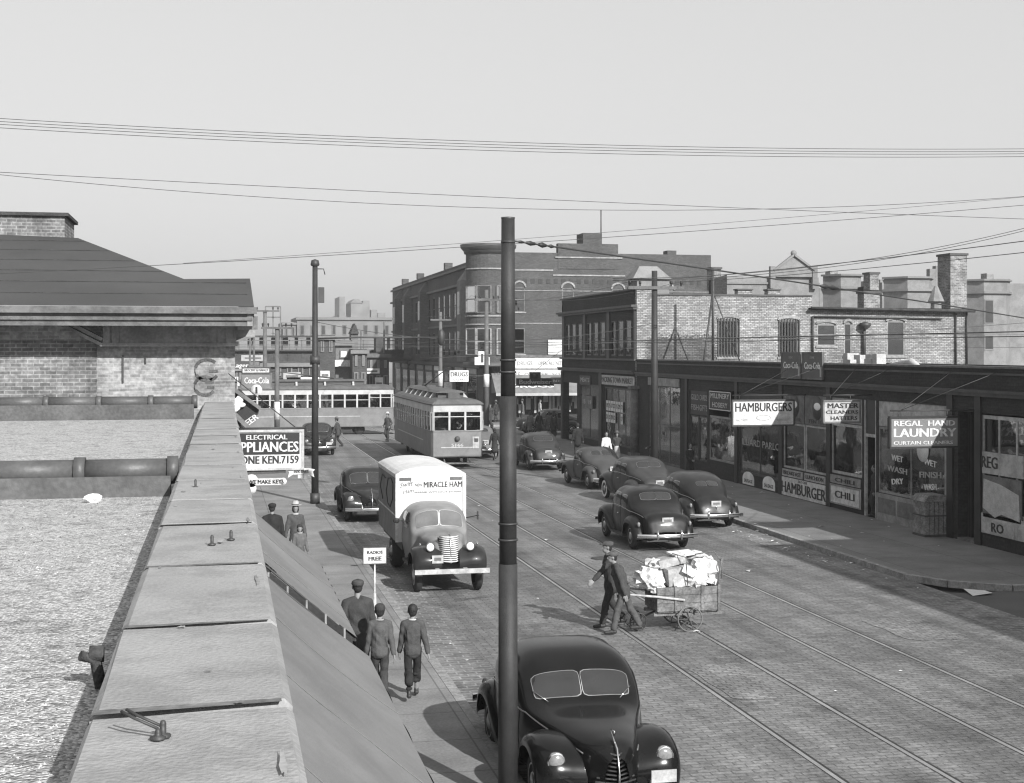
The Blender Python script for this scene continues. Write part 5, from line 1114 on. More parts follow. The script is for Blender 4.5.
# wires along the kerb poles
for k, (dx, lab) in enumerate(((-1.0, 'left kerbside line wire between the right hand poles'), (1.0, 'right kerbside line wire between the right hand poles'))):
    z1, z2, z3 = FX(654, 287, XP)[1]+.2, FX(486, 299, XP)[1]+.2, FX(440, 319, XP)[1]+.2
    pts = []
    for (ya, za, yb, zb2) in ((-10, z1, YP1, z1), (YP1, z1, YP2, z2), (YP2, z2, YP3, z3)):
        for i in range(13): f = i/12; pts.append((XP+dx, ya+(yb-ya)*f, za+(zb2-za)*f-.5*4*f*(1-f)))
    tag(MB().tube(pts, .009, 4).build('line_wire', M['iron']), lab, 'wire', 'line wires along the right kerb')
for k, x in enumerate((8.58, 11.56)):
    tag(MB().tube([(x, -5+i*3.0, 5.75) for i in range(60)], .007, 5).build('trolley_wire', M['iron']), ['contact wire above the left streetcar track', 'contact wire above the right streetcar track'][k], 'wire', 'trolley contact wires')
for k, y in enumerate((52.0, 90.0)):
    span(['span wire across the street by the slim left pole', 'span wire across the street at the junction'][k], (XK, y, 6.6), (XP, YP1 if k == 0 else YP2, 6.6), .7, .011)
for k, y in enumerate((93.95, 97.35)):
    tag(MB().tube([(-40+i*4.0, y, 5.75) for i in range(30)], .012, 5).build('trolley_wire', M['iron']), ['nearer contact wire over the cross street track', 'farther contact wire over the cross street track'][k], 'wire', 'trolley contact wires')
# ------------------------------------------------------------------ signs on the left shop fronts
def lsign(nm, lab, u0, u1, v0, v1, Y, bgm, frm, lines, back=True):
    x0, zt = FY(u0, v0, Y); x1, zb = FY(u1, v1, Y); s = thing(nm, lab, 'sign', ((x0+x1)/2, Y, zb))
    MB().box(x0, x1, Y-.04, Y+.04, zb, zt).build('board', bgm, s)
    if frm:
        e = .03; f = MB().box(x0-e, x1+e, Y-.06, Y+.06, zt-.005, zt+e).box(x0-e, x1+e, Y-.06, Y+.06, zb-e, zb+.005).box(x0-e, x0+.005, Y-.055, Y+.055, zb, zt).box(x1-.005, x1+e, Y-.055, Y+.055, zb, zt); f.build('frame', frm, s)
    for (tx, h, fv, fit, fx, m_, b_) in lines: text(tx, h*(zt-zb), m_, (x0+(x1-x0)*fx, Y-.045, zb+(zt-zb)*fv), (90, 0, 0), s, fit=fit*(x1-x0), bold=b_)
    return s, x0, x1, zb, zt
YS = 22.3
s, x0, x1, zb, zt = lsign('appliance_sign', 'black and white projecting sign reading ELECTRICAL APPLIANCES PHONE KEN.7159 beyond the parapet', 231, 302, 432, 467.5, YS, M['white_paint'], M['cream_paint'],
    [])
W_ = x1-x0; H_ = zt-zb
MB().box(x0+.02, x1-.04, YS-.048, YS-.041, zb+H_*.38, zt-.02).build('black_field', bp_, s)
xr_ = x1-.06
text('ELECTRICAL', .105, M['white_paint'], (FY(266.5, 436, YS)[0], YS-.052, FY(271, 437.2, YS)[1]), (90, 0, 0), s, fit=.62, bold=.006)
text('APPLIANCES', .225, M['white_paint'], (FY(265.5, 436, YS)[0], YS-.052, FY(271, 447.2, YS)[1]), (90, 0, 0), s, fit=1.0, bold=.02)
text('PHONE KEN.7159', .17, bp_, (FY(264.3, 436, YS)[0], YS-.045, FY(271, 459.9, YS)[1]), (90, 0, 0), s, fit=1.04, bold=.02)
MB().tube([(.2, YS, zt+.05), (x1+.05, YS, zt+.05)], .018, 6).tube([(.2, YS, zt+.9), (x1-.1, YS, zt+.06)], .008, 5).build('bracket', M['iron'], s)
MB().bar((.2, YS, zb-.07), (x1-.25, YS, zb-.05), .05, .06).build('lower_rail', M['dark_paint'], s)
s, x0, x1, zb, zt = lsign('key_sign', 'white key shaped sign reading WE MAKE KEYS hanging under the appliance sign', 255, 283, 478.5, 484.5, YS, M['white_paint'], None, [])
cx = FY(251.5, 482, YS)[0]; zc = (zb+zt)/2
MB().lathe([(0, -.04), (.1, -.04), (.1, .04), (0, .04)], 'y', (cx, YS, zc+.02), 20).lathe([(0, -.04), (.085, -.04), (.085, .04), (0, .04)], 'y', (cx-.01, YS, zc-.1), 20).build('key_bow', M['white_paint'], s)
MB().lathe([(0, -.04), (.055, -.04), (.055, .04), (0, .04)], 'y', (x1, YS, zc), 16).build('key_tip', M['white_paint'], s)
text('WE MAKE KEYS', .085, bp_, ((cx+x1)/2-.02, YS-.046, zc), (90, 0, 0), s, fit=x1-cx+.06, bold=.003)
s, x0, x1, zb, zt = lsign('radio_service_sign', 'small white winged sign reading RADIO SERVICE next to the key sign', 293, 309, 468.5, 474, YS, M['white_paint'], None, [('RADIO SERVICE', .62, .5, .9, .5, bp_, .002)])
mb = MB(); mb.prism([(x0, zb), (x0-.08, zb-.05), (x0-.06, zb+.04), (x0-.09, zb+.07), (x0, zt)], YS-.03, YS+.03, 'xz'); mb.prism([(x1, zb), (x1+.08, zb-.05), (x1+.06, zb+.04), (x1+.09, zb+.07), (x1, zt)], YS-.03, YS+.03, 'xz'); mb.box((x0+x1)/2-.05, (x0+x1)/2+.05, YS-.03, YS+.03, zb-.06, zb).box((x0+x1)/2-.03, (x0+x1)/2+.03, YS-.03, YS+.03, zt, zt+.06); mb.build('wing', M['white_paint'], s)
# shop fronts behind the hipped roof building
t = thing('left_shop_row', 'low shop building on the left beyond the hipped roof with signs over the pavement', 'building', (-5, 62, 0))
MB().box(-14, .15, 42.2, YC0-3.5, 0, 4.2).build('wall', M['brown_brick'], t); MB().box(-14, .3, 42.1, YC0-3.4, 4.2, 4.4).build('cornice', M['dark_paint'], t)
s, x0, x1, zb, zt = lsign('soft_drink_sign', 'grey hanging board with white script Coca-Cola seen over the far left pavement', 242, 271, 374, 388, 46, mat('sign_red', .16, .5), M['shop_grey'], [('Coca-Cola', .62, .52, .84, .5, M['white_paint'], .012)])
lsign('grocery_sign', 'narrow white board reading GROCERY MARKET on top of the soft drink board', 242.5, 269.5, 368, 372.5, 46, M['white_paint'], M['dark_paint'], [('GROCERY & MARKET', .7, .5, .9, .5, bp_, .004)])
s, x0, x1, zb, zt = lsign('script_sign', 'small open neon script sign above the grocery board', 232, 249, 362, 369, 50, M['dark_paint'], None, [('Lager', .9, .5, .9, .5, M['white_paint'], .006)])
a, z = FY(256.5, 390, 44); s = thing('round_emblem_sign', 'small round white emblem sign below the soft drink board', 'sign', (a, 44, z))
MB().lathe([(0, -.03), (.17, -.03), (.17, .03), (0, .03)], 'y', (a, 44, z), 24).build('disc', M['white_paint'], s); MB().box(a-.03, a+.03, 43.955, 43.965, z-.1, z+.1).build('emblem', bp_, s)
a, z = FY(236, 384, 40); s = thing('arched_sign', 'white striped arch shaped sign at the end of the brick eave', 'sign', (a, 40, z))
mb = MB()
for k in range(3): mb.tube([(a-.16+.09*k, 40, z-.25), (a-.14+.09*k, 40, z+.05), (a-.05+.05*k, 40, z+.2)], .016, 6)
mb.build('tube_frame', M['white_paint'], s)
# tilted beer sign
t = thing('beer_sign', 'dark tilted box sign lettered BEER sticking out past the end of the parapet', 'sign', (.8, 29, 4.6))
def q3(u, v, Y=29.0): a, z = FY(u, v, Y); return (a, z)
MB().prism([q3(233, 392), q3(240, 389), q3(259, 409), q3(258, 415), q3(241, 430), q3(236, 420)], 28.9, 29.1, 'xz').build('box', bp_, t)
MB().prism([q3(240, 425.5), q3(258, 414), q3(258.7, 417), q3(242.5, 430)], 28.86, 28.89, 'xz').build('letter_strip', M['shop_grey'], t)
text('BEER', .17, M['white_paint'], (q3(249.5, 421.2)[0], 28.85, q3(249.5, 421.2)[1]), (90, 0, 0), t, fit=.36, bold=.006)
t.children[-1].data.transform(Matrix.Translation((q3(249.5, 421.2)[0], 28.85, q3(249.5, 421.2)[1])) @ Matrix.Rotation(rad(-36), 4, 'Y') @ Matrix.Translation((-q3(249.5, 421.2)[0], -28.85, -q3(249.5, 421.2)[1])))
MB().bar((q3(231, 387)[0], 28.8, q3(231, 387)[1]), (q3(260, 408)[0], 28.8, q3(260, 408)[1]), .06, .07).bar((q3(234, 413)[0], 28.8, q3(234, 413)[1]), (q3(252, 431)[0], 28.8, q3(252, 431)[1]), .06, .09).build('frame', M['shop_grey'], t)
mb = MB()
for k in range(8):
    a, z = q3(R.uniform(234, 245), R.uniform(396, 409)); mb.ball((a, 28.82, z), (R.uniform(.04, .1), .03, R.uniform(.04, .1)), 8, 6)
mb.build('painted_figure', M['goods_light'], t)
# little stand sign
p = Vector((3.2, 28.0, .13)); t = thing('stand_sign', 'small white placard reading RADIOS FREE on a thin post by the walking men', 'sign', p)
D_ = p.x*ST+p.y*CT; x0, zt = FY(363.5, 548, p.y); x1, zb = FY(386, 563, p.y); xm = (x0+x1)/2
MB().box(x0, x1, p.y-.015, p.y+.015, zb, zt).build('board', M['white_paint'], t)
f = MB(); e = .015; f.box(x0-e, x1+e, p.y-.02, p.y+.02, zt, zt+e).box(x0-e, x1+e, p.y-.02, p.y+.02, zb-e, zb).box(x0-e, x0, p.y-.02, p.y+.02, zb, zt).box(x1, x1+e, p.y-.02, p.y+.02, zb, zt); f.build('frame', M['dark_paint'], t)
text('RADIOS', .085, bp_, (xm, p.y-.018, zb+(zt-zb)*.7), (90, 0, 0), t, fit=.3, bold=.004); text('FREE', .11, bp_, (xm, p.y-.018, zb+(zt-zb)*.3), (90, 0, 0), t, fit=.25, bold=.006)
MB().tube([(xm, p.y, .3), (xm, p.y, zb)], .014, 8).build('post', M['white_paint'], t)
MB().tube([(xm, p.y, .14), (xm, p.y, .75)], [.05, .03], 8).lathe([(.2, .13), (.2, .17), (.03, .22)], c=(xm, p.y, 0), seg=16).build('base', M['cream_paint'], t)
# ------------------------------------------------------------------ 1930s-40s cars
def interp(tab, y):
    """smooth (monotone-ish) interpolation of rows (y, a, b, c ...)"""
    if y <= tab[0][0]: return tab[0][1:]
    if y >= tab[-1][0]: return tab[-1][1:]
    for i in range(len(tab)-1):
        if tab[i][0] <= y <= tab[i+1][0]: break
    p0 = tab[max(i-1, 0)]; p1 = tab[i]; p2 = tab[i+1]; p3 = tab[min(i+2, len(tab)-1)]
    h = p2[0]-p1[0]; f = (y-p1[0])/h; out = []
    for k in range(1, len(p1)):
        d = (p2[k]-p1[k])/h
        d0 = (p1[k]-p0[k])/(p1[0]-p0[0]) if p1[0] > p0[0] else d
        d1 = (p3[k]-p2[k])/(p3[0]-p2[0]) if p3[0] > p2[0] else d
        m1 = (d0+d)/2 if d0*d > 0 else 0; m2 = (d1+d)/2 if d1*d > 0 else 0
        m1 = max(-3*abs(d), min(3*abs(d), m1)); m2 = max(-3*abs(d), min(3*abs(d), m2))
        out.append((2*f**3-3*f*f+1)*p1[k]+(f**3-2*f*f+f)*h*m1+(-2*f**3+3*f*f)*p2[k]+(f**3-f*f)*h*m2)
    return out
# rows: y, z bottom, z belt, z top, half width low, half width belt, squareness
FAST = [(-2.38, 0.34, 0.44, 0.52, 0.42, 0.454, 2.4), (-2.32, 0.32, 0.6, 0.72, 0.504, 0.521, 2.4), (-2.2, 0.31, 0.76, 0.9, 0.538, 0.554, 2.4), (-1.95, 0.31, 0.84, 1.06, 0.521, 0.546, 2.3), (-1.55, 0.38, 0.93, 1.3, 0.626, 0.653, 2.8), (-1.05, 0.36, 0.94, 1.5, 0.74, 0.765, 3.5), (-0.45, 0.34, 0.98, 1.62, 0.76, 0.79, 3.7), (0.1, 0.34, 0.99, 1.64, 0.76, 0.79, 3.7), (0.42, 0.34, 0.99, 1.58, 0.75, 0.775, 3.6), (0.62, 0.34, 0.98, 1.44, 0.74, 0.75, 3.5), (0.86, 0.34, 1.02, 1.17, 0.7, 0.71, 2.9), (1.0, 0.36, 0.98, 1.11, 0.64, 0.64, 2.4), (1.4, 0.4, 0.9, 1.07, 0.5, 0.5, 2.3), (1.9, 0.44, 0.84, 1.01, 0.36, 0.36, 2.2), (2.15, 0.46, 0.78, 0.93, 0.24, 0.24, 2.1), (2.28, 0.48, 0.7, 0.8, 0.12, 0.12, 2.0)]
NEAR = [(-2.38, 0.34, 0.44, 0.52, 0.42, 0.454, 2.4), (-2.32, 0.32, 0.6, 0.72, 0.504, 0.521, 2.4), (-2.2, 0.31, 0.76, 0.9, 0.538, 0.554, 2.4), (-1.95, 0.31, 0.84, 1.06, 0.554, 0.571, 2.4), (-1.55, 0.33, 0.93, 1.34, 0.662, 0.681, 2.9), (-1.05, 0.34, 0.94, 1.56, 0.77, 0.79, 3.6), (-0.5, 0.34, 0.97, 1.665, 0.79, 0.82, 3.8), (0.0, 0.34, 0.97, 1.64, 0.79, 0.82, 3.9), (0.25, 0.34, 0.97, 1.56, 0.79, 0.82, 4.0), (0.42, 0.34, 0.96, 1.46, 0.78, 0.81, 4.0), (0.55, 0.34, 0.95, 1.34, 0.77, 0.79, 3.9), (0.72, 0.34, 0.99, 1.15, 0.74, 0.75, 3.2), (0.86, 0.35, 0.95, 1.09, 0.68, 0.69, 3.0), (1.4, 0.4, 0.88, 1.05, 0.52, 0.52, 2.4), (1.9, 0.44, 0.82, 1.0, 0.36, 0.36, 2.3), (2.15, 0.46, 0.76, 0.94, 0.24, 0.24, 2.1), (2.28, 0.48, 0.7, 0.82, 0.12, 0.12, 2.0)]
NOTCH = [(-2.46, 0.34, 0.46, 0.56, 0.42, 0.454, 2.5), (-2.42, 0.32, 0.62, 0.76, 0.504, 0.529, 2.6), (-2.3, 0.31, 0.82, 0.96, 0.546, 0.571, 2.6), (-2.0, 0.31, 0.9, 1.08, 0.554, 0.571, 2.6), (-1.6, 0.38, 0.97, 1.19, 0.644, 0.662, 3.0), (-1.32, 0.37, 1.0, 1.3, 0.72, 0.75, 3.0), (-1.05, 0.36, 0.96, 1.53, 0.74, 0.77, 3.7), (-0.6, 0.34, 0.98, 1.63, 0.76, 0.79, 3.9), (0.1, 0.34, 0.99, 1.65, 0.76, 0.79, 3.9), (0.42, 0.34, 0.99, 1.6, 0.75, 0.775, 3.7), (0.62, 0.34, 0.98, 1.46, 0.74, 0.75, 3.6), (0.86, 0.34, 1.02, 1.18, 0.7, 0.71, 2.9), (1.0, 0.36, 0.98, 1.12, 0.64, 0.64, 2.4), (1.4, 0.4, 0.9, 1.08, 0.5, 0.5, 2.3), (1.9, 0.44, 0.84, 1.03, 0.38, 0.38, 2.2), (2.2, 0.46, 0.78, 0.97, 0.26, 0.26, 2.1), (2.34, 0.48, 0.7, 0.84, 0.12, 0.12, 2.0)]
COUPE = [(-2.42, 0.34, 0.44, 0.52, 0.42, 0.437, 2.4), (-2.36, 0.32, 0.6, 0.7, 0.487, 0.504, 2.3), (-2.2, 0.31, 0.74, 0.88, 0.521, 0.538, 2.3), (-1.8, 0.31, 0.86, 1.07, 0.538, 0.554, 2.3), (-1.2, 0.38, 0.95, 1.22, 0.7, 0.72, 2.8), (-0.85, 0.37, 0.93, 1.32, 0.73, 0.75, 3.4), (-0.55, 0.36, 0.96, 1.5, 0.75, 0.77, 3.6), (-0.1, 0.34, 0.98, 1.59, 0.76, 0.785, 3.8), (0.25, 0.34, 0.99, 1.58, 0.75, 0.775, 3.7), (0.48, 0.34, 0.98, 1.45, 0.74, 0.75, 3.6), (0.74, 0.34, 1.02, 1.17, 0.7, 0.71, 2.9), (0.95, 0.36, 0.98, 1.11, 0.64, 0.64, 2.4), (1.4, 0.4, 0.9, 1.07, 0.5, 0.5, 2.3), (1.9, 0.44, 0.84, 1.02, 0.38, 0.38, 2.2), (2.2, 0.46, 0.78, 0.95, 0.26, 0.26, 2.1), (2.34, 0.48, 0.7, 0.82, 0.12, 0.12, 2.0)]
CAB = [(-0.95, 0.558, 1.135, 1.758, 0.72, 0.78, 3.6), (-0.85, 0.558, 1.135, 1.822, 0.74, 0.8, 3.4), (-0.4, 0.558, 1.135, 1.85, 0.76, 0.8, 3.2), (0, 0.558, 1.135, 1.813, 0.75, 0.78, 3.0), (0.2, 0.558, 1.135, 1.721, 0.74, 0.77, 2.8), (0.42, 0.558, 1.135, 1.341, 0.68, 0.7, 2.6), (0.52, 0.577, 1.097, 1.297, 0.62, 0.62, 2.5), (0.9, 0.614, 1.042, 1.269, 0.56, 0.56, 2.8), (1.4, 0.632, 0.977, 1.213, 0.44, 0.44, 2.8), (1.75, 0.651, 0.911, 1.147, 0.35, 0.35, 2.7), (1.86, 0.67, 0.837, 1.015, 0.28, 0.28, 2.6)]
def surf(tab):
    ya, yb = tab[0][0], tab[-1][0]; NS = 600; lut = [interp(tab, ya+(yb-ya)*k/NS) for k in range(NS+1)]
    def S(y, t):
        fi = max(0, min((y-ya)/(yb-ya), 1))*NS; ii = min(int(fi), NS-1); fr = fi-ii
        zb, zl, zt, wl, wb, n = [p+(q-p)*fr for p, q in zip(lut[ii], lut[ii+1])]; a = abs(t); sg_ = 1 if t >= 0 else -1
        if a > .62:
            s = (a-.62)/.38; x = wb+(wl-wb)*s**1.5+.025*math.sin(math.pi*min(s*1.1, 1)); z = zl+(zb-zl)*s
        else:
            ph = (1-a/.62)*math.pi/2; x = wb*max(math.cos(ph), 0)**(2/n); z = zl+(zt-zl)*math.sin(ph)**(2/n)
        return Vector((sg_*x, y, z))
    return S
def snorm(S, y, t):
    e = .004; a = S(y+e, t)-S(y-e, t); b = S(y, t+e)-S(y, t-e); n = b.cross(a)
    if n.length < 1e-9: return Vector((0, 0, 1))
    n.normalize(); c = S(y, t)-Vector((0, y, .9))
    return n if n.dot(c) > 0 else -n
def patch(S, y0, y1, t0, t1, off, m_=4.5, scale=1.0, shape=None, n_=36, rings=7):
    vs, fs = [], []
    for r in range(rings+1):
        for k in range(n_):
            th = 2*math.pi*k/n_; c, s = math.cos(th), math.sin(th); q = (abs(c)**m_+abs(s)**m_)**(-1/m_)*(r/rings)*1.0
            p_, q_ = c*q, s*q
            if shape: p_, q_ = shape(p_, q_)
            y = (y0+y1)/2+(y1-y0)/2*p_*scale; t = (t0+t1)/2+(t1-t0)/2*q_*scale
            vs.append(S(y, t)+snorm(S, y, t)*off)
    for r in range(rings):
        for k in range(n_):
            fs.append((r*n_+k, r*n_+(k+1) % n_, (r+1)*n_+(k+1) % n_, (r+1)*n_+k))
    return MB().add(vs, fs, True)
def solve(S, y, axis, val):
    lo, hi = (0.0, .62) if axis == 0 else (0.0, 1.0)
    for _ in range(14):
        m_ = (lo+hi)/2; p = S(y, m_)
        if (p.x < val) if axis == 0 else (p.z > val): lo = m_
        else: hi = m_
    return (lo+hi)/2
def patch2(S, y0, y1, a0, a1, axis, side, off, m_=6, scale=1.0, shape=None, n_=36, rings=6, grow=0.0):
    """window patch on the body skin; axis 0: a is the distance from the middle, axis 2: a is the height"""
    vs, fs = [], []
    for r in range(rings+1):
        for k in range(n_):
            th = 2*math.pi*k/n_; c, s = math.cos(th), math.sin(th); q = (abs(c)**m_+abs(s)**m_)**(-1/m_)*(r/rings)
            p_, q_ = c*q, s*q
            if shape: p_, q_ = shape(p_, q_)
            y = (y0+y1)/2+((y1-y0)/2+grow)*p_; a = (a0+a1)/2+((a1-a0)/2+grow)*q_
            t = side*solve(S, y, axis, a); vs.append(S(y, t)+snorm(S, y, t)*off)
    for r in range(rings):
        for k in range(n_): fs.append((r*n_+k, r*n_+(k+1) % n_, (r+1)*n_+(k+1) % n_, (r+1)*n_+k))
    return MB().add(vs, fs, True)
def fender_mb(crown, lip, xin, xc, xout, side, yc, closed_end=True):
    def cr(tab, f):
        f *= len(tab)-1; i = min(int(f), len(tab)-2); f -= i
        p0, p1, p2, p3 = tab[max(i-1, 0)], tab[i], tab[i+1], tab[min(i+2, len(tab)-1)]
        return [.5*((2*b)+(-a+c)*f+(2*a-5*b+4*c-d)*f*f+(-a+3*b-3*c+d)*f**3) for a, b, c, d in zip(p0, p1, p2, p3)]
    def fn(u, v):
        c = cr(crown, u); l = cr(lip, u); w_ = 1-.16*abs(2*u-.9)**3; xo = xc+(xout-xc)*w_
        if v < .25:
            f = v/.25; x = xin+(xc-xin)*f; z = c[1]-.05*(1-f); y = c[0]*(.97+.03*f)
        else:
            a = (v-.25)/.75*math.pi/2; x = xc+(xo-xc)*math.sin(a)**.8; k = math.cos(a)**.85
            y = l[0]+(c[0]-l[0])*k; z = l[1]+(c[1]-l[1])*k
        return Vector((side*x, yc+y, z))
    mb = MB(); mb.grid(fn, 22, 14)
    return mb
FCR = [(.62,.36), (.68,.60), (.52,.84), (.14,.95), (-.28,.90), (-.68,.72), (-.98,.48), (-1.06,.32)]
FLP = [(.44,.28), (.44,.50), (.32,.68), (0,.77), (-.33,.68), (-.47,.48), (-.80,.33), (-1.0,.28)]
RCR = [(.86,.34), (.66,.62), (.34,.86), (.02,.93), (-.34,.86), (-.60,.66), (-.72,.46), (-.74,.34)]
RLP = [(.60,.30), (.47,.48), (.33,.66), (.0,.72), (-.33,.66), (-.45,.48), (-.54,.36), (-.62,.30)]
def wheel(par, x, y, r=.355, wd=.16, white=False, hub='dull_chrome', rimm='dark_paint', steer=0, sgn=None):
    mb = MB(); sgn = sgn if sgn else (1 if x > 0 else -1); h = wd/2
    mb.lathe([(r*.62, -h), (r*.84, -h), (r*.97, -h*.7), (r, -h*.35), (r, h*.35), (r*.97, h*.7), (r*.84, h), (r*.62, h*.92)], 'x', (x, y, r), 28)
    w_ = mb.build('wheel', M['rubber'], par, world=False)
    d = sgn*h
    rm_ = MB().lathe([(0, d*.8), (r*.3, d*.85), (r*.5, d*.6), (r*.6, d*.95), (r*.64, d*.98)], 'x', (x, y, r), 24); rm_.build('rim', M[rimm], w_, world=False)
    MB().lathe([(0, d*1.25), (r*.16, d*1.22), (r*.3, d*1.0), (r*.32, d*.86)], 'x', (x, y, r), 20).build('hubcap', M[hub], w_, world=False)
    if white: MB().lathe([(r*.645, d*1.01), (r*.84, d*1.03), (r*.88, d*1.0)], 'x', (x, y, r), 28).build('whitewall', M['whitewall'], w_, world=False)
    if not white: MB().lathe([(r*.56, d*.97), (r*.60, d*1.0), (r*.62, d*.98)], 'x', (x, y, r), 24).build('trim_ring', M['dull_chrome'], w_, world=False)
    return w_
def vehicle_seats(par, y0, y1, zf=.45):
    MB().box(-.62, .62, y0, y1, zf, zf+.4).box(-.6, .6, y0-.12, y0+.05, zf+.35, zf+.72).box(-.6, .6, y1-.75, y1-.62, zf+.35, zf+.72).build('seats', M['shop_dark'], par, world=False)
def car(lab, x, y, rz, style='fast', g=.03, white=False, coat=.5, plate=True, split=True, grille='v', rough=.25, dust=.25, Wd=1.0, light=False, name='parked_car'):
    t_len = 1.0 if style == 'near' else .94
    tab = {'near': NEAR, 'fast': FAST, 'notch': NOTCH, 'coupe': COUPE}[style]; S = surf(tab)
    t = thing(name, lab, 'car', (x, y, 0), rad(rz), group=None); t.scale = (1, t_len, 1)
    pm = paint('enamel_%03d_%02d' % (int(g*1000), int(rough*100)), g, rough, dust)
    y0, y1 = tab[0][0], tab[-1][0]; NY, NT = 74, 48
    # body with real window openings: leave those faces out, glass goes in
    if style == 'coupe': sw = [(-.44, .46, 1.06, 1.42)]; rw = (-.90, -.60, .03, .42); ws = (.36, .70)
    elif style == 'notch': sw = [(-.92, -.42, 1.06, 1.43), (-.34, .50, 1.06, 1.46)]; rw = (-1.27, -1.06, 0, .44); ws = (.50, .83)
    else: sw = [(-.96, -.42, 1.06, 1.38), (-.34, .52 if style != 'near' else .36, 1.06, 1.44 if style != 'near' else 1.36)]; rw = (-1.58, -1.28, .025, .34); ws = (.55, .865) if style != 'near' else (.455, .705)
    mb = MB(); mb.grid(lambda u, v: S(y0+(y1-y0)*u, -1+2*v), NY, NT)
    mb.build('body', pm, t, world=False)
    def win(y_0, y_1, a_0, a_1, nm, axis, side, shape=None, m_=6, rim=.009):
        f = patch2(S, y_0, y_1, a_0, a_1, axis, side, .008, m_, 1, shape).build(nm, M['car_glass_side' if axis == 2 else 'car_glass_dark'], t, world=False)
        if rim: patch2(S, y_0, y_1, a_0, a_1, axis, side, .004, m_, 1, shape, grow=rim).build('frame', M['dull_chrome'], f, world=False)
        return f
    for (a, b, c, d) in sw:
        for s in (1, -1):
            fr_ = b > .3; bk_ = a < -.55
            lean = lambda p_, q_: (p_-(.16*(1+q_) if (p_ > 0 and fr_) else 0)+(.12*max(q_, 0)**1.5 if (p_ < 0 and bk_) else 0), q_)
            win(a, b, c, d, 'side_window', 2, s, lean, 5, .010)
    for s in (1, -1): win(ws[0], ws[1], .016, .56 if style != 'near' else .62, 'windshield', 0, s, lambda p_, q_: (p_*(1-.10*(q_+1)*.5) , q_*(1 if q_ < 0 else 1-.04*p_)), 7)
    for s in (1, -1): win(rw[0], rw[1], rw[2], rw[3], 'rear_window', 0, s, lambda p_, q_: (p_*(1-.22*max(q_, 0)), q_), 7 if style == 'notch' else 4)
    # door lines and belt moulding
    for s in (1, -1):
        mb = MB(); mb.tube([S(yy, s*.61)+snorm(S, yy, s*.61)*.004 for yy in [y0+.5+(y1-y0-.8)*k/40 for k in range(41)]], .009, 5); mb.build('belt_moulding', M['dull_chrome'] if coat > .4 else pm, t, world=False)
        mb = MB()
        for yy in ([-.36, .56, -1.1] if style != 'coupe' else [-.66, .52]):
            mb.tube([S(yy, s*(.60+.37*k/8))+snorm(S, yy, s*(.62+.3*k/8))*.001 for k in range(9)], .006, 4)
        mb.build('door_seam', M['black_paint'], t, world=False)
        hb = MB(); yy = -.28; p = S(yy, s*.68); hb.tube([p+Vector((s*.03, 0, 0)), p+Vector((s*.045, .06, 0)), p+Vector((s*.045, .15, -.01))], .011, 6); hb.build('door_handle', M['chrome'], t, world=False)
    WB = 1.42
    for s in (1, -1):
        fender_mb(FCR, FLP, .30, .62, .90*Wd, s, WB).build('fender', pm, t, world=False)
        fender_mb(RCR, RLP, .45, .68, .90*Wd, s, -WB+.02).build('fender', pm, t, world=False)
        MB().box(s*.70, s*.86, -.75, .62, .27, .32).build('running_board', M['dark_paint'], t, world=False)
        wheel(t, s*.74, WB, white=white); wheel(t, s*.73, -WB, white=white)
        # headlight let into the fender, tail light on the rear fender
        hl = MB().lathe([(0, .035), (.05, .03), (.085, .015), (.095, 0), (.09, -.12)], 'y', (s*.66, WB+.60, .74), 20).build('headlight', M['lamp_glass'], t, world=False)
        MB().lathe([(.094, .012), (.108, .01), (.112, -.02), (.10, -.10)], 'y', (s*.66, WB+.60, .74), 20).build('rim', M['chrome'], hl, world=False)
        MB().ball((s*.74, -WB-.64, .74), (.045, .05, .07), 10, 8).build('tail_light', M['lamp_glass'], t, world=False)
    # bumpers
    for sy, nm in ((1, 'front_bumper'), (-1, 'rear_bumper')):
        yb = (2.52 if sy > 0 else -2.58)
        def bfn(u, v):
            xx = -.86+1.72*u; a = v*2*math.pi; return Vector((xx, sy*(abs(yb)-.20*abs(xx/.86)**2.4+.022*math.cos(a)), .46+.055*math.sin(a)))
        mb = MB(); mb.grid(bfn, 24, 10); b_ = mb.build('bumper', M['chrome'], t, world=False)
        gbm = MB()
        for s in (1, -1): gbm.tube([(s*.34, sy*(abs(yb)+.01), .36), (s*.34, sy*(abs(yb)+.035), .50), (s*.34, sy*(abs(yb)+.0), .62)], [.026, .032, .02], 8)
        gbm.build('guards', M['chrome'], b_, world=False)
        MB().box(-.5, -.44, sy*2.1, sy*(abs(yb)-.06), .42, .47).box(.44, .5, sy*2.1, sy*(abs(yb)-.06), .42, .47).build('bracket', M['iron'], b_, world=False)
    # grille
    gl = MB()
    for k in range(9):
        z = .50+k*.045; wv = .10+.16*(1-k/9)
        for s in (1, -1): gl.bar((s*.02, 2.34+.0-.02*k*.3, z), (s*wv, 2.22-.01*k, z), .014, .016)
    gl.build('grille', M['dull_chrome'], t, world=False)
    gl = MB().tube([(0, 2.37, .46), (0, 2.37, .66), (0, 2.27, .92), (0, 2.0, 1.06)], [.012, .014, .014, .006], 6); gl.tube([(0, 2.12, 1.04), (0, 2.16, 1.09), (0, 1.98, 1.075)], [.012, .014, .004], 6); gl.build('hood_ornament', M['chrome'], t, world=False)
    if plate:
        zp = 0.80 if style == 'fast' else .86; yr = -2.30 if style == 'fast' else -2.36
        pb = MB().box(-.16, .16, yr-.035, yr-.02, zp-.09, zp+.09).build('license_plate', M['cream_paint'], t, world=False)
        MB().box(-.11, .11, yr-.038, yr-.036, zp-.03, zp+.04).build('digits', M['shop_grey'], pb, world=False)
        MB().box(-.62, -.32, 2.56, 2.575, .60, .74).build('license_plate', M['cream_paint'], t, world=False)
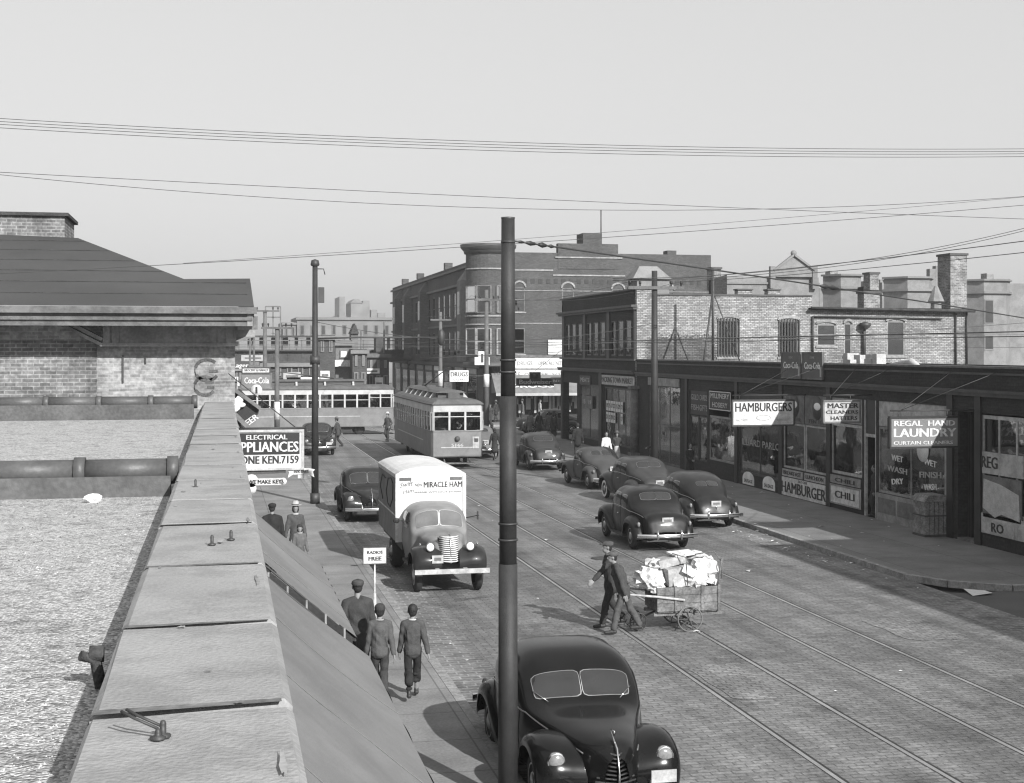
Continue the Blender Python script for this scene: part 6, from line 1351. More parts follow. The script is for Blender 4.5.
    MB().tube([(0, -2.33, .62), (0, -2.36, .70), (0, -2.32, .76)], .018, 6).build('trunk_handle', M['chrome'], t, world=False)
    MB().box(-.6, .6, -2.0, 2.1, .24, .36).build('chassis', M['iron'], t, world=False)
    wp = MB()
    for s in (1, -1):
        a = S(ws[1]+.05, s*.20)+snorm(S, ws[1], s*.2)*.02; b = S(ws[1]-.10, s*.30)+snorm(S, ws[1]-.1, s*.3)*.02; wp.tube([a, b], .006, 5)
    wp.build('wipers', M['chrome'], t, world=False)
    return t, S, pm
mat('car_glass_side', .012, .1, .25, 2, .05, bump=0, spec=.5); mat('car_glass_dark', .025, .05, .25, 2, .05, bump=0, spec=.9); mat('car_glass_light', .12, .08, .3, 2, .05, bump=0, spec=.8)
# near car at the left kerb
near, S_, pm_ = car('shiny black sedan nearest the camera, parked at the left kerb behind the thick steel pole', 4.55, 18.1, 180, 'near', .010, rough=.10, dust=.08)
near.scale = (1.0, 1.0, 1.01)
car('dark rounded sedan with a wide chrome bumper driving away behind the paper cart', 12.15, 39.5, 0, 'notch', .014, rough=.22)
car('dark fastback sedan with split rear windows parked nearest at the right kerb', 15.1, 43.8, 1, 'fast', .022, rough=.2)
car('mid grey sedan with whitewall tyres parked ahead of the fastback', 15.2, 50.2, 4, 'notch', .05, white=True)
car('dusty grey coupe parked at the right kerb beyond the whitewall sedan', 15.25, 56.3, 4, 'coupe', .075, rough=.4)
car('dark sedan with broad chrome bumper further along the right kerb', 14.95, 65.6, 0, 'notch', .04)
car('pale dusty car half hidden behind the thick pole and the far dark sedan', 13.5, 73.5, 0, 'coupe', .16, rough=.4)
car('dark sedan parked at the left kerb directly behind the delivery truck', 4.92, 47.6, 180, 'fast', .03)
car('dark car parked far up the left kerb behind the slim pole', 5.35, 77.0, 180, 'notch', .03)
car('old pale car seen side on at the market corner crossing', 21.6, 91.4, 90, 'notch', .12, rough=.4, name='old_car')
# ------------------------------------------------------------------ delivery truck
TX, TY = 5.24, 33.95
S = surf(CAB)
t = thing('delivery_truck', 'white box delivery truck lettered MIRACLE HAM with dark front fenders, facing the camera', 'truck', (TX, TY, 0), rad(180))
t.scale = (.92, 1, 1)
wp_ = paint('truck_cream', .27, .35, .2); dk = paint('truck_dark', .03, .2, .15)
def tb(m_, nm, mb, par=None): return mb.build(nm, m_, par or t, world=False)
K = .98
mb = MB(); mb.grid(lambda u, v: S(-.95+2.81*u, -1+2*v), 60, 44); mb.grid(lambda u, v: (lambda p: Vector((p.x*u, p.y, .6+(p.z-.6)*1)))(S(-.95, -1+2*v)), 4, 30); cabo = tb(wp_, 'cab', mb)
for s in (1, -1):
    f = patch2(S, .215, .40, .02, .60, 0, s, .010, 9).build('windshield', M['car_glass_light'], t, world=False)
    patch2(S, .215, .40, .02, .60, 0, s, .006, 9, grow=.012).build('frame', M['dull_chrome'], f, world=False)
    sd_ = patch2(S, -.72, .06, 1.26, 1.62, 2, s, .008, 7, shape=lambda p_, q_: (p_-(.14*(1+q_) if p_ > 0 else 0), q_)).build('side_window', M['car_glass_dark'], t, world=False)
    TFC = [(.50,.52), (.56,.74), (.42,.96), (.10,1.06), (-.3,1.0), (-.66,.84), (-.92,.62), (-1.0,.5)]
    TFL = [(.42,.44), (.44,.60), (.34,.80), (0,.90), (-.36,.80), (-.5,.60), (-.74,.5), (-.9,.46)]
    tb(dk, 'fender', fender_mb(TFC, TFL, .22, .55, .93, s, 1.55))
    tb(M['dark_paint'], 'running_board', MB().box(s*.6, s*.84, -.5, .62, .44, .49))
    wheel(t, s*.76, 1.55, .40, .19, rimm='mid_paint'); wheel(t, s*.74, -2.30, .42, .34, rimm='dark_paint')
    hl = tb(M['goods_light'], 'headlight', MB().lathe([(0, .05), (.06, .045), (.088, .03), (.095, .02)], 'y', (s*.50, 1.98, 1.07), 20)); MB().lathe([(.098, .04), (.112, .02), (.10, -.08), (.04, -.2), (0, -.22)], 'y', (s*.50, 1.98, 1.07), 20).build('shell', M['dull_chrome'], hl, world=False)
    tb(M['chrome'], 'fender_lamp', MB().ball((s*.72, 1.75, 1.1), (.03, .06, .035), 10, 8))
    tb(dk, 'mirror', MB().tube([(s*.74, .15, 1.5), (s*1.05, .35, 1.58)], .012, 6).box(s*1.0, s*1.02, .30, .42, 1.48, 1.68) if s < 0 else MB().tube([(s*.74, .15, 1.45), (s*1.1, .35, 1.5)], .012, 6).ball((s*1.12, .36, 1.5), (.09, .02, .07), 10, 6))
g_ = MB()
for k in range(13):
    z = .74+k*.045; wv = .22
    g_.tube([(-wv-.02, 1.90-.012*k, z), (-.14, 2.05-.012*k, z), (0, 2.11-.012*k, z), (.14, 2.05-.012*k, z), (wv+.02, 1.90-.012*k, z)], .0145, 6)
tb(M['goods_light'], 'grille', g_)
tb(M['dark_paint'], 'grille_shell', MB().prism([(-.26, 1.62), (.26, 1.62), (.2, 1.84), (0, 1.93), (-.2, 1.84)], .7, 1.24))
tb(M['dull_chrome'], 'grille_spine', MB().tube([(0, 2.10, .70), (0, 2.02, 1.2), (0, 1.9, 1.33), (0, 1.5, 1.34)], [.018, .018, .02, .006], 8))
tb(M['cream_paint'], 'front_bumper', MB().box(-.93, .93, 2.26, 2.31, .50, .605).box(-.4, -.3, 1.9, 2.26, .5, .6).box(.3, .4, 1.9, 2.26, .5, .6))
lp = tb(M['cream_paint'], 'license_plate', MB().box(.2, .48, 2.12, 2.14, .72, .90)); MB().box(.25, .43, 2.142, 2.146, .78, .85).build('digits', M['shop_grey'], lp, world=False)
# the box: curved roof
BW, Z0, ZS, ZR = .93, .80, 2.44, 2.66; B0, B1 = -4.9, -1.0
prof = [(-BW, Z0), (BW, Z0), (BW, ZS)]+[(BW*math.cos(a)*1.0, ZS+(ZR-ZS)*math.sin(a)) for a in [math.pi*k/14 for k in range(1, 14)]]+[(-BW, ZS)]
bx = MB().prism(prof, B0, B1, 'xz'); box = tb(mat('truck_white', .62, .5, .08, 1, .05, grime=.12), 'cargo_box', bx)
mb = MB()
mb.prism([(BW+.025, ZS-.06), (BW+.025, ZS+.03), (BW-.05, ZS+.08)], B0, B1, 'xz').prism([(-BW-.025, ZS-.06), (-BW-.025, ZS+.03), (-BW+.05, ZS+.08)], B0, B1, 'xz')
mb.box(-BW-.03, -BW+.05, B1-.0, B1+.03, Z0, ZS).box(BW-.05, BW+.03, B1-.0, B1+.03, Z0, ZS).box(-BW-.012, -BW-.002, B0, B1, 1.42, 1.46).box(BW+.002, BW+.012, B0, B1, 1.42, 1.46)
mb.build('trim', M['white_paint'], box, world=False)
MB().box(BW+.002, BW+.010, B0+.05, B1-.05, Z0, 1.42).box(-BW-.010, -BW-.002, B0+.05, B1-.05, Z0, 1.42).box(BW+.002, BW+.008, B0+.05, B1-.05, 1.46, 2.38).build('side_panel', mat('truck_side_shade', .2, .6, .15, 1, .08, grime=.2), box, world=False)  # sides of the white box in darker grey, shade put into the colour
MB().box(-.8, .8, B0+.1, B1+.1, .62, .8).box(-.5, .5, B0, 1.6, .5, .64).build('chassis', M['iron'], t, world=False)
MB().box(-BW+.08, -BW+.4, B1+.0, B1+.02, ZS-.12, ZS-.05).box(BW-.4, BW-.08, B1+.0, B1+.02, ZS-.12, ZS-.05).build('vent', M['shop_grey'], box, world=False)
def ttext(s_, size, m_, x, z, fit, b_=0, sh=0, rz=0):
    o = text(s_, size, m_, (0, 0, 0), (90, 0, 180), None, 'lettering', fit=fit, bold=b_, shear=sh, rz=rz); o.data.transform(Matrix.Translation((x, B1+.006, z))); o.parent = box; return o
ttext('MIRACLE HAM', .20, M['black_paint'], -.33, 2.20, 1.04, .004)
ttext('SHANK WITHOUT SHANK', .06, M['shop_grey'], -.2, 2.02, 1.3); ttext('Swift', .17, M['shop_grey'], .68, 2.22, .36, 0, .3, 8); ttext('Ham', .14, M['shop_grey'], .62, 2.05, .3, 0, .3, 10); ttext('NEW', .1, M['shop_grey'], .33, 2.2, .2)
mb = MB().tube([(BW+.012, -1.6, 2.2), (BW+.012, -2.0, 2.3), (BW+.012, -2.6, 2.25), (BW+.012, -3.0, 1.9), (BW+.012, -2.7, 1.6), (BW+.012, -2.2, 1.55), (BW+.012, -1.7, 1.8), (BW+.012, -1.6, 2.2)], .02, 5); mb.tube([(BW+.012, -3.2, 2.2), (BW+.012, -3.9, 2.25), (BW+.012, -4.4, 1.9), (BW+.012, -3.8, 1.6)], .02, 5); mb.build('painted_emblem', M['shop_dark'], box, world=False)
# ------------------------------------------------------------------ streetcars
def streetcar(lab, x, y, rz, L=14.4, closed_front=True, num='5166'):
    t = thing('streetcar', lab, 'streetcar', (x, y, 0), rad(rz), 'streetcars at the junction')
    HW = 1.28; h = L/2
    out = [(-HW, -h+1.6), (-HW, h-1.6), (-HW*.95, h-.15), (-HW*.88, h), (HW*.88, h), (HW*.95, h-.15), (HW, h-1.6), (HW, -h+1.6), (HW*.95, -h+.15), (HW*.88, -h), (-HW*.88, -h), (-HW*.95, -h+.15)]
    def ring(z, sx, sy=1.0): return [(px*sx, py*sy, z) for px, py in out]
    def shell(m_, nm, lv, cap=True):
        mb = MB(); n_ = len(out); vs = [p for (z, sx, sy) in lv for p in ring(z, sx, sy)]; fs = []
        for i in range(len(lv)-1):
            for k in range(n_): fs.append((i*n_+k, i*n_+(k+1) % n_, (i+1)*n_+(k+1) % n_, (i+1)*n_+k))
        if cap: fs.append(tuple(range((len(lv)-1)*n_, len(lv)*n_)))
        mb.add(vs, fs); return mb.build(nm, m_, t, world=False)
    low = shell(M['tram_red'], 'body', [(.55, .99, .995), (.6, 1, 1), (1.72, 1, 1), (1.76, 1.012, 1.003), (1.80, 1.0, 1.0)])
    shell(M['tram_cream'], 'letterboard', [(2.66, 1, 1), (2.98, 1, 1)], False)
    rf = shell(M['tram_roof'], 'roof', [(2.98, 1.045, 1.006), (3.03, 1.05, 1.008), (3.14, .94, .995), (3.22, .80, .98), (3.27, .6, .95)])
    dk_ = MB().box(-.62, .62, -h+1.9, h-1.9, 3.2, 3.50).build('clerestory', M['tram_dark'], rf, world=False)
    mb = MB(); mb.prism([(-.74, 3.50), (.74, 3.50), (.5, 3.60), (0, 3.64), (-.5, 3.60)], -h+1.7, h-1.7, 'xz'); mb.build('clerestory_roof', M['tram_roof'], rf, world=False)
    vb = MB()
    for s in (1, -1):
        for k in range(6):
            yy = -h+2.6+k*(L-5.2)/5; vb.prism([(s*.62, 3.22), (s*.95, 3.24), (s*.74, 3.48), (s*.62, 3.48)], yy-.06, yy+.06, 'xz')
    vb.build('roof_vent', M['tram_cream'], rf, world=False)
    MB().box(-.28, .28, h-1.5, h-.9, 3.25, 3.5).build('roof_box', M['tram_roof'], rf, world=False)
    # belt rails, pillars and windows along each edge of the outline
    n_ = len(out); pl = MB(); ps = []
    for k in range(n_):
        p, q = Vector(out[k]), Vector(out[(k+1) % n_]); Lk = (q-p).length
        nb = {True: max(1, round(Lk/.82)), False: 1}[Lk > 3]
        if abs(p.y) > h-.01 and abs(q.y) > h-.01: nb = 3
        if 1.4 < Lk < 2.0 and nb == 1: nb = 2
        for i in range(nb):
            a, b = p.lerp(q, i/nb), p.lerp(q, (i+1)/nb); d = (b-a).normalized(); e = .055 if Lk > 3 else .045
            pl.obox(a-d*0, a+d*e, .09, 1.80, 2.66); pl.obox(b-d*e, b, .09, 1.80, 2.66)
            pl.obox(a+d*e, b-d*e, .05, 2.28, 2.32) if Lk > 3 else pl.obox(a+d*e, b-d*e, .05, 2.42, 2.46)
            ps.append((a+d*e, b-d*e, Lk))
    pl.build('window_posts', M['tram_cream'], t, world=False)
    mb = MB().obox(out[-1], out[0], .02, 1.78, 1.82)
    for k, (a, b, Lk) in enumerate(ps):
        if k % 2 == 0 or Lk < 3:
            g = MB().obox(a, b, .012, 1.80, 2.66); g.build('window_pane', M['window_glass'], t, world=False)
        else:
            g = MB().obox(a, b, .012, 1.80, 2.66); g.build('window_pane', M['window_glass'], t, world=False)
    MB().box(-1.15, 1.15, -h+2.2, h-2.2, .9, 1.0).build('floor', M['tram_dark'], t, world=False)
    sb = MB(); yy = -h+2.6
    while yy < h-2.4:
        for s in (1, -1): sb.box(s*.35, s*1.1, yy, yy+.1, 1.0, 2.0)
        yy += .82
    sb.build('seats', M['tram_dark'], t, world=False)
    fb = MB()
    for s in (1, -1): fb.box(s*HW*1.0, s*(HW+.02), -h+2.2, h-2.2, 1.22, 1.26)
    fb.box(-HW*.6, HW*.6, h, h+.02, .98, 1.02).box(-HW*.6, HW*.6, h, h+.015, 2.70, 2.95); fb.build('body_rail', M['tram_cream'], t, world=False)
    ub = MB()
    for yy in (-h+3.2, h-3.2): ub.box(-.75, .75, yy-1.3, yy+1.3, .34, .55)
    for yy in (-h+2.2, -h+4.2, h-4.2, h-2.2):
        for s in (1, -1): ub.lathe([(0, -.05), (.36, -.05), (.36, .05), (0, .05)], 'x', (s*.75, yy, .36), 18)
    ub.box(-.8, .8, -1.4, 1.4, .3, .55); ub.build('trucks', M['iron'], t, world=False)
    for s in (1, -1):
        MB().bar((-.8, s*(h+.15), .28), (.8, s*(h+.15), .28), .3, .06).bar((-.6, s*(h-.3), .5), (-.6, s*(h+.15), .3), .05, .05).bar((.6, s*(h-.3), .5), (.6, s*(h+.15), .3), .05, .05).build('fender_guard', M['shop_grey'], t, world=False)
        hl = MB().lathe([(0, .10), (.10, .08), (.13, 0), (.07, -.02)], 'y', (0, s*(h+.02), 1.40), 18); hl.build('headlight', M['dark_paint'], t, world=False)
        nm = text(num, .2, M['tram_cream'], (0, 0, 0), (90, 0, 180 if s > 0 else 0), None, 'fleet_number', fit=.55, bold=.01); nm.data.transform(Matrix.Translation((0, s*(h+.012), 1.10))); nm.parent = t
    MB().tube([(0, -h+3.5, 3.64), (0, 0, 4.1), (0, h-2.5, 4.7)], [.05, .03, .022], 8).box(-.1, .1, -h+3.2, -h+3.8, 3.62, 3.72).build('trolley_pole', M['iron'], t, world=False)
    return t
tr1 = streetcar('near streetcar with three end windows standing in the right track beside the delivery truck', 11.05, 72.4, 180, 14.0)
MB().box(-1.05+.02, -.72, 7.01, 7.03, .95, 1.5).build('route_placard', M['cream_paint'], tr1, world=False)
MB().box(-.98, -.8, 7.035, 7.04, 1.25, 1.42).build('placard_mark', M['dark_paint'], tr1, world=False)
tr2 = streetcar('streetcar seen broadside on the cross street at the left of the junction', 4.25, 94.0, 90, 14.4, num='2741')
MB().box(.9, 1.31, -6.2+.0, -5.2, .60, .60).build('door_sill', M['tram_cream'], tr2, world=False)
# ------------------------------------------------------------------ people
def blob(caps, name, m_, voxel, smooth=3, parent=None, fold=0):
    """closed tapered segments and ellipsoids fused into one continuous skin"""
    mb = MB()
    for c in caps:
        if c[0] == 'e': mb.ball(c[1], c[2], 14, 10)
        else:
            _, p, q, r0, r1 = c[:5]; p, q = Vector(p), Vector(q)
            fl = c[5] if len(c) > 5 else 1.0            # flatten factor in y for torso like forms
            L = (q-p).length; n_ = max(3, int(L/(max(r0, r1)*.8)))+2; pts = []; rr = []
            d = (q-p).normalized() if L > 1e-6 else Vector((0, 0, 1))
            for k in (1, 2): a = k*math.pi/6; 
            for s in (.95, .75, .4): pts.append(p-d*r0*s*.8); rr.append(r0*math.sqrt(1-s*s))
            for k in range(n_): f = k/(n_-1); pts.append(p.lerp(q, f)); rr.append(r0+(r1-r0)*f)
            for s in (.4, .75, .95): pts.append(q+d*r1*s*.8); rr.append(r1*math.sqrt(1-s*s))
            t_ = MB().tube(pts, rr, 14)
            if fl != 1:
                cy = (p.y+q.y)/2; t_.v = [(x, cy+(y-cy)*fl, z) for x, y, z in t_.v]
            mb.add(t_.v, t_.f, True)
    me = mb.mesh(name, None, True); o = bpy.data.objects.new(name, me)
    md = o.modifiers.new('r', 'REMESH'); md.mode = 'VOXEL'; md.voxel_size = voxel; md.use_smooth_shade = True
    if smooth: s = o.modifiers.new('s', 'SMOOTH'); s.factor = .5; s.iterations = smooth
    dg = evaluate(o); me2 = bpy.data.meshes.new_from_object(o.evaluated_get(dg))
    bpy.data.objects.remove(o); bpy.data.meshes.remove(me); me2.name = name
    if fold:                                # cloth folds: long soft creases plus small wrinkles
        n_ = len(me2.vertices); co = np.empty(n_*3); me2.vertices.foreach_get('co', co); no = np.empty(n_*3); me2.vertex_normals.foreach_get('vector', no); co = co.reshape(-1, 3); no = no.reshape(-1, 3)
        a_, b_, c_ = (R.uniform(0, 6) for _ in range(3)); x, y, z = co.T
        d = np.sin(x*31+z*9+a_+1.7*np.sin(z*11+b_))*np.sin(y*27-z*7+c_)+.8*np.sin(z*34+x*22+1.5*np.sin(x*19+y*17+a_)+c_)*np.sin(x*13+y*21+z*5+b_)
        co += no*(d*fold*.42)[:, None]; me2.vertices.foreach_set('co', co.ravel()); me2.update()
    me2.polygons.foreach_set('use_smooth', [True]*len(me2.polygons))
    me2.materials.clear(); me2.materials.append(m_)
    r = bpy.data.objects.new(name, me2); COL.objects.link(r)
    if parent: r.parent = parent
    return r
def ik(a, b, l1, l2, hint):
    a, b, hint = Vector(a), Vector(b), Vector(hint); d = b-a; L = min(d.length, (l1+l2)*.999); d.normalize(); b = a+d*L
    x = (l1*l1-l2*l2+L*L)/(2*L); h = math.sqrt(max(l1*l1-x*x, 0)); hn = hint-d*hint.dot(d); hn.normalize(); return a+d*x+hn*h, b
def cloth(g, rough=.92): return mat('cloth_%03d' % int(g*1000), g, rough, .2, 9, .12, 60, .3)
def person(lab, x, y, rz, H=1.75, z=.0, step=.0, lean=0.0, hands=((-.30, .05, .80), (.30, .05, .80)), top=('jacket', .04, .78), legs=('trousers', .035), hat=None, hair=.02, vox=.02, female=False, kid=False, collar=None, turn=0, feet=None, hip_drop=0, hold=None):
    """faces +Y locally; all lengths for a 1.75 m figure, scaled by H; hands: x, y, z of wrists"""
    k = H/1.75; t = thing('person', lab, 'person', (x, y, z), rad(rz)); t.scale = (k, k, k)
    hz = .93-hip_drop; sw = .155 if female or kid else .18; hw = .085
    ly = lean*.5
    hipL, hipR = (-hw, 0, hz), (hw, 0, hz); chest = (0, lean*.42, 1.30-hip_drop); neck = (0, lean*.58, 1.46-hip_drop); head = Vector((0, lean*.70+.02, 1.62-hip_drop-abs(lean)*.06))
    if kid: head.z -= .01
    shz = 1.395-hip_drop-abs(lean)*.03; ft = feet or ((-.065, step, .09 if step >= 0 else .17), (.065, -step, .09 if step <= 0 else .17))
    arms = []
    for s, hd in zip((-1, 1), hands):
        sh = Vector((s*sw, lean*.55, shz)); el, wr = ik(sh, hd, .29, .26, (s*.25, -.9, -.15)); arms.append((sh, el, wr, s))
    lg = []
    for s, f in zip((-1, 1), ft):
        kn, an = ik((s*hw, 0, hz), f, .43, .42, (0, 1, 0)); lg.append((Vector((s*hw, 0, hz)), kn, an, s))
    hr = 1.12 if kid else 1.0
    # body: one skin
    c = [('c', (0, 0, hz+.02), chest, .12, .125, .75), ('c', chest, neck, .12, .055, .8), ('c', neck, head-Vector((0, 0, .05)), .052, .05)]
    c += [('e', head+Vector((0, -.005, .02)), (.075*hr, .092*hr, .105*hr)), ('e', head+Vector((0, .03, -.055)), (.052*hr, .06*hr, .06*hr)),
          ('c', head+Vector((0, .085, .01))*1, head+Vector((0, .108, -.022)), .009, .013), ('e', head+Vector((.078*hr, -.005, -.005)), (.012, .022, .032)), ('e', head+Vector((-.078*hr, -.005, -.005)), (.012, .022, .032)),
          ('e', head+Vector((0, .082, -.062)), (.024, .014, .01)), ('e', head+Vector((.03, .078, .03)), (.02, .014, .009)), ('e', head+Vector((-.03, .078, .03)), (.02, .014, .009))]
    for sh, el, wr, s in arms:
        c += [('c', (s*.06, sh.y, sh.z-.03), sh, .05, .045), ('c', sh, el, .045, .036), ('c', el, wr, .036, .026)]
        d = (wr-el).normalized(); side = Vector((0, 1, 0)) if abs(d.y) < .8 else Vector((0, 0, 1)); side = (side-d*side.dot(d)).normalized(); nn = d.cross(side)
        pm1 = wr+d*.03; pm2 = wr+d*.095
        c += [('c', pm1+side*.018, pm2+side*.024, .020, .018), ('c', pm1-side*.018, pm2-side*.024, .020, .018)]
        for q, (off, ln) in enumerate(((-.034, .062), (-.012, .078), (.011, .075), (.033, .066))):
            a = pm2+side*off; b = a+d*ln*.55+nn*s*-.008; e = b+d*ln*.4+nn*s*-.028; c += [('c', a, b, .0095, .009), ('c', b, e, .009, .008)]
        th = pm1+side*.03; c += [('c', th, th+side*.03+d*.035, .012, .010), ('c', th+side*.03+d*.035, th+side*.035+d*.068, .010, .008)]
    for hp, kn, an, s in lg: c += [('c', hp, kn, .075, .05), ('c', kn, an, .05, .036), ('c', an+Vector((0, -.03, -.045)), an+Vector((0, .12, -.06)), .036, .03)]
    blob(c, 'body', M['skin'], vox, 2, t)
    # shoes
    for hp, kn, an, s in lg:
        blob([('c', an+Vector((0, -.045, -.04)), an+Vector((0, .06, -.045)), .046, .045), ('c', an+Vector((0, .06, -.05)), an+Vector((0, .165, -.055)), .044, .036), ('c', an+Vector((0, -.02, -.03)), an+Vector((0, 0, .03)), .042, .042)], 'shoe', M['shoe_leather'], max(vox*.8, .012), 2, t)
    # trousers or skirt
    if legs[0] == 'skirt':
        blob([('c', (0, 0, hz+.05), (0, 0, .62), .15, .19, .8), ('c', (0, 0, .62), (0, -.01, legs[2] if len(legs) > 2 else .50), .19, .215, .85)], 'skirt', cloth(legs[1]), vox*1.1, 3, t, .012)
    else:
        c = [('c', (0, -.01, hz+.08), (0, -.01, hz-.03), .112, .120, .85)]
        for hp, kn, an, s in lg:
            kn2 = kn+Vector((0, .0, .0)); c += [('c', hp+Vector((0, -.01, 0)), kn2, .088, .070), ('c', kn2, an+Vector((0, -.012, .02 if legs[0] == 'trousers' else .2)), .078, .066 if legs[0] == 'trousers' else .085)]
        for q in range(3):
            for hp, kn, an, s in lg: f = R.uniform(.2, .8); p = kn.lerp(an, f); c.append(('e', p+Vector((R.uniform(-.02, .02), -.02, 0)), (.066, .07, .03)))
        blob(c, 'trousers', cloth(legs[1]), vox, 2, t, .014)
    # upper garment
    nm, g, hem = top
    hem -= hip_drop; wid = (.182 if H > 1.6 else .165) if not female else .15
    c = [('c', chest, (0, -.005, max(hem, hz)), wid, wid*.93, .74), ('c', (0, chest[1], chest[2]), (0, neck[1], neck[2]+.0), wid*.95, .062, .78)]
    c.append(('e', (0, -.008, max(hem, hz-.02)+.02), (wid*.92, wid*.74, .05)))
    if hem < hz: c.append(('c', (0, -.005, hz), (0, -.01, hem), wid*.98, wid*(1.08 if nm in ('coat', 'overcoat') else 1.0), .8))
    for sh, el, wr, s in arms:
        c += [('c', (s*.03, neck[1]-.01, neck[2]-.015), sh+Vector((0, 0, -.0)), .052, .055), ('c', (s*.07, chest[1], chest[2]+.02), sh+Vector((0, 0, -.02)), .09, .062), ('c', sh, el, .066, .060), ('c', el, wr, .060, .047)]
        p = sh.lerp(el, .75); c.append(('e', p, (.062, .06, .03))); p = el.lerp(wr, .55); c.append(('e', p, (.052, .052, .028)))
    for q in range(5): a = R.uniform(-.1, .1); c.append(('c', (a, -.10+lean*.2, R.uniform(1.0, 1.3)-hip_drop), (a+R.uniform(-.06, .06), -.09, R.uniform(.95, 1.1)-hip_drop), .02, .012))
    blob(c, nm, cloth(g), vox, 3, t, .014)
    if collar is not None:
        col_ = MB().tube([Vector((.065*math.cos(a)*1.05, neck[1]+.062*math.sin(a), neck[2]+.005+.02*math.cos(a)*0)) for a in [2*math.pi*q/16 for q in range(17)]], .018, 8, caps=False); col_.build('collar', cloth(collar), t, world=False)
    # hair and hat
    hc = [('e', head+Vector((0, -.018, .035)), (.084*hr, .092*hr, .098*hr)), ('e', head+Vector((0, -.05, -.01)), (.07*hr, .055*hr, .075*hr))]
    if female: hc += [('e', head+Vector((0, -.05, -.06)), (.085, .06, .08)), ('e', head+Vector((.065, -.02, -.03)), (.03, .05, .08)), ('e', head+Vector((-.065, -.02, -.03)), (.03, .05, .08))]
    blob(hc, 'hair', M['hair_dark'] if hair < .05 else cloth(hair), vox*.9, 1, t)
    if hat:
        kind, hg = hat; hm = cloth(hg); p = head+Vector((0, -.005, .075))
        if kind == 'flat':
            blob([('e', p+Vector((0, -.012, -.012)), (.101, .120, .064)), ('e', p+Vector((.004, -.02, .012)), (.097, .112, .038)), ('e', p+Vector((0, .115, -.012)), (.07, .055, .012))], 'cap', hm, .010, 2, t)
        elif kind == 'knit': blob([('e', p+Vector((0, -.012, .0)), (.098, .11, .075)), ('e', p+Vector((0, -.02, -.03)), (.098, .104, .045))], 'cap', hm, .010, 2, t)
        else:
            hb = MB().lathe([(.0, .125), (.06, .13), (.088, .10), (.095, .02), (.15, .008), (.165, .02), (.165, .012), (.09, .0)], c=p+Vector((0, 0, -.0)), seg=24); hb.build('hat', hm, t, world=False)
            MB().lathe([(.098, .012), (.099, .045)], c=p, seg=24).build('hat_band', M['dark_paint'], t.children[-1], world=False)
    return t
ZP = .13
near_v = .012
# three walking away on the left
person('man seen from behind in long dark coat and flat cap left of the two boys', 2.22, 22.6, 0, 1.78, ZP, .14, .05, ((-.27, -.04, .80), (.27, .0, .80)), ('overcoat', .042, .62), ('trousers', .035), ('flat', .05), vox=near_v)
person('boy in knit cap and grey sweater walking beside the man in the long coat', 2.49, 21.9, -3, 1.50, ZP, .24, .03, ((-.235, .10, .84), (.25, -.10, .82)), ('sweater', .075, .88), ('trousers', .04), ('knit', .035), vox=near_v, kid=True, collar=.3)
person('bareheaded boy with pale collar, knickers and one hand swinging free at the right', 3.0, 21.9, -8, 1.48, ZP, -.26, .03, ((-.24, .12, .86), (.29, -.16, .84)), ('sweater', .06, .88), ('knickers', .022), None, vox=near_v, kid=True, collar=.5)
# on the pavement beyond the awning
person('man in black cap and dark jacket seen from behind past the awnings', 1.34, 34.6, 0, 1.75, ZP, .12, 0, top=('jacket', .02, .80), hat=('flat', .02))
person('woman in pale brimmed hat and open dark jacket walking towards the camera', 1.95, 35.6, 180, 1.62, ZP, .12, 0, ((-.27, .02, .84), (.27, .1, .86)), ('jacket', .06, .82), ('skirt', .05), ('brim', .35), female=True, collar=.5)
person('small child in dark beret walking just in front of the hatted woman', 1.98, 34.3, 180, 1.25, ZP, .10, 0, ((-.26, .02, .84), (.26, .05, .84)), ('coat', .10, .7), ('skirt', .08, .6), ('knit', .03), kid=True, female=True, collar=.4)
# on the road by the streetcars
person('lone man in dark suit striding left before the broadside streetcar', 6.8, 80.8, 68, 1.72, 0, .24, .08, ((-.28, .25, .88), (.28, -.15, .84)), ('jacket', .05, .80), hat=('brim', .10))
person('man in pale hat waiting in the road between the two streetcars', 10.2, 85.6, 130, 1.75, 0, .05, 0, ((-.28, .10, .95), (.28, .10, .95)), ('jacket', .05, .78), hat=('brim', .5))
person('child with pale trousers standing close behind the waiting man in pale hat', 10.9, 86.6, 160, 1.25, 0, .03, 0, ((-.26, .05, .9), (.26, .05, .9)), ('jacket', .05, .85), ('trousers', .35), kid=True)
person('woman in dark knee length coat walking away beside the near streetcar', 13.75, 70.6-.5, -15, 1.62, 0, .14, .02, top=('coat', .022, .58), legs=('skirt', .03, .56), female=True)
person('child with pale blouse standing at the left edge of the thick pole', 12.25, 60.2, 175, 1.25, 0, .05, 0, top=('blouse', .35, .85), legs=('skirt', .05, .55), kid=True, female=True)
person('dark clad woman just ahead of the walking coat woman beside the streetcar', 14.4, 74.2, -10, 1.65, 0, .12, .02, top=('coat', .02, .60), legs=('skirt', .02, .56), hat=('knit', .03), female=True)
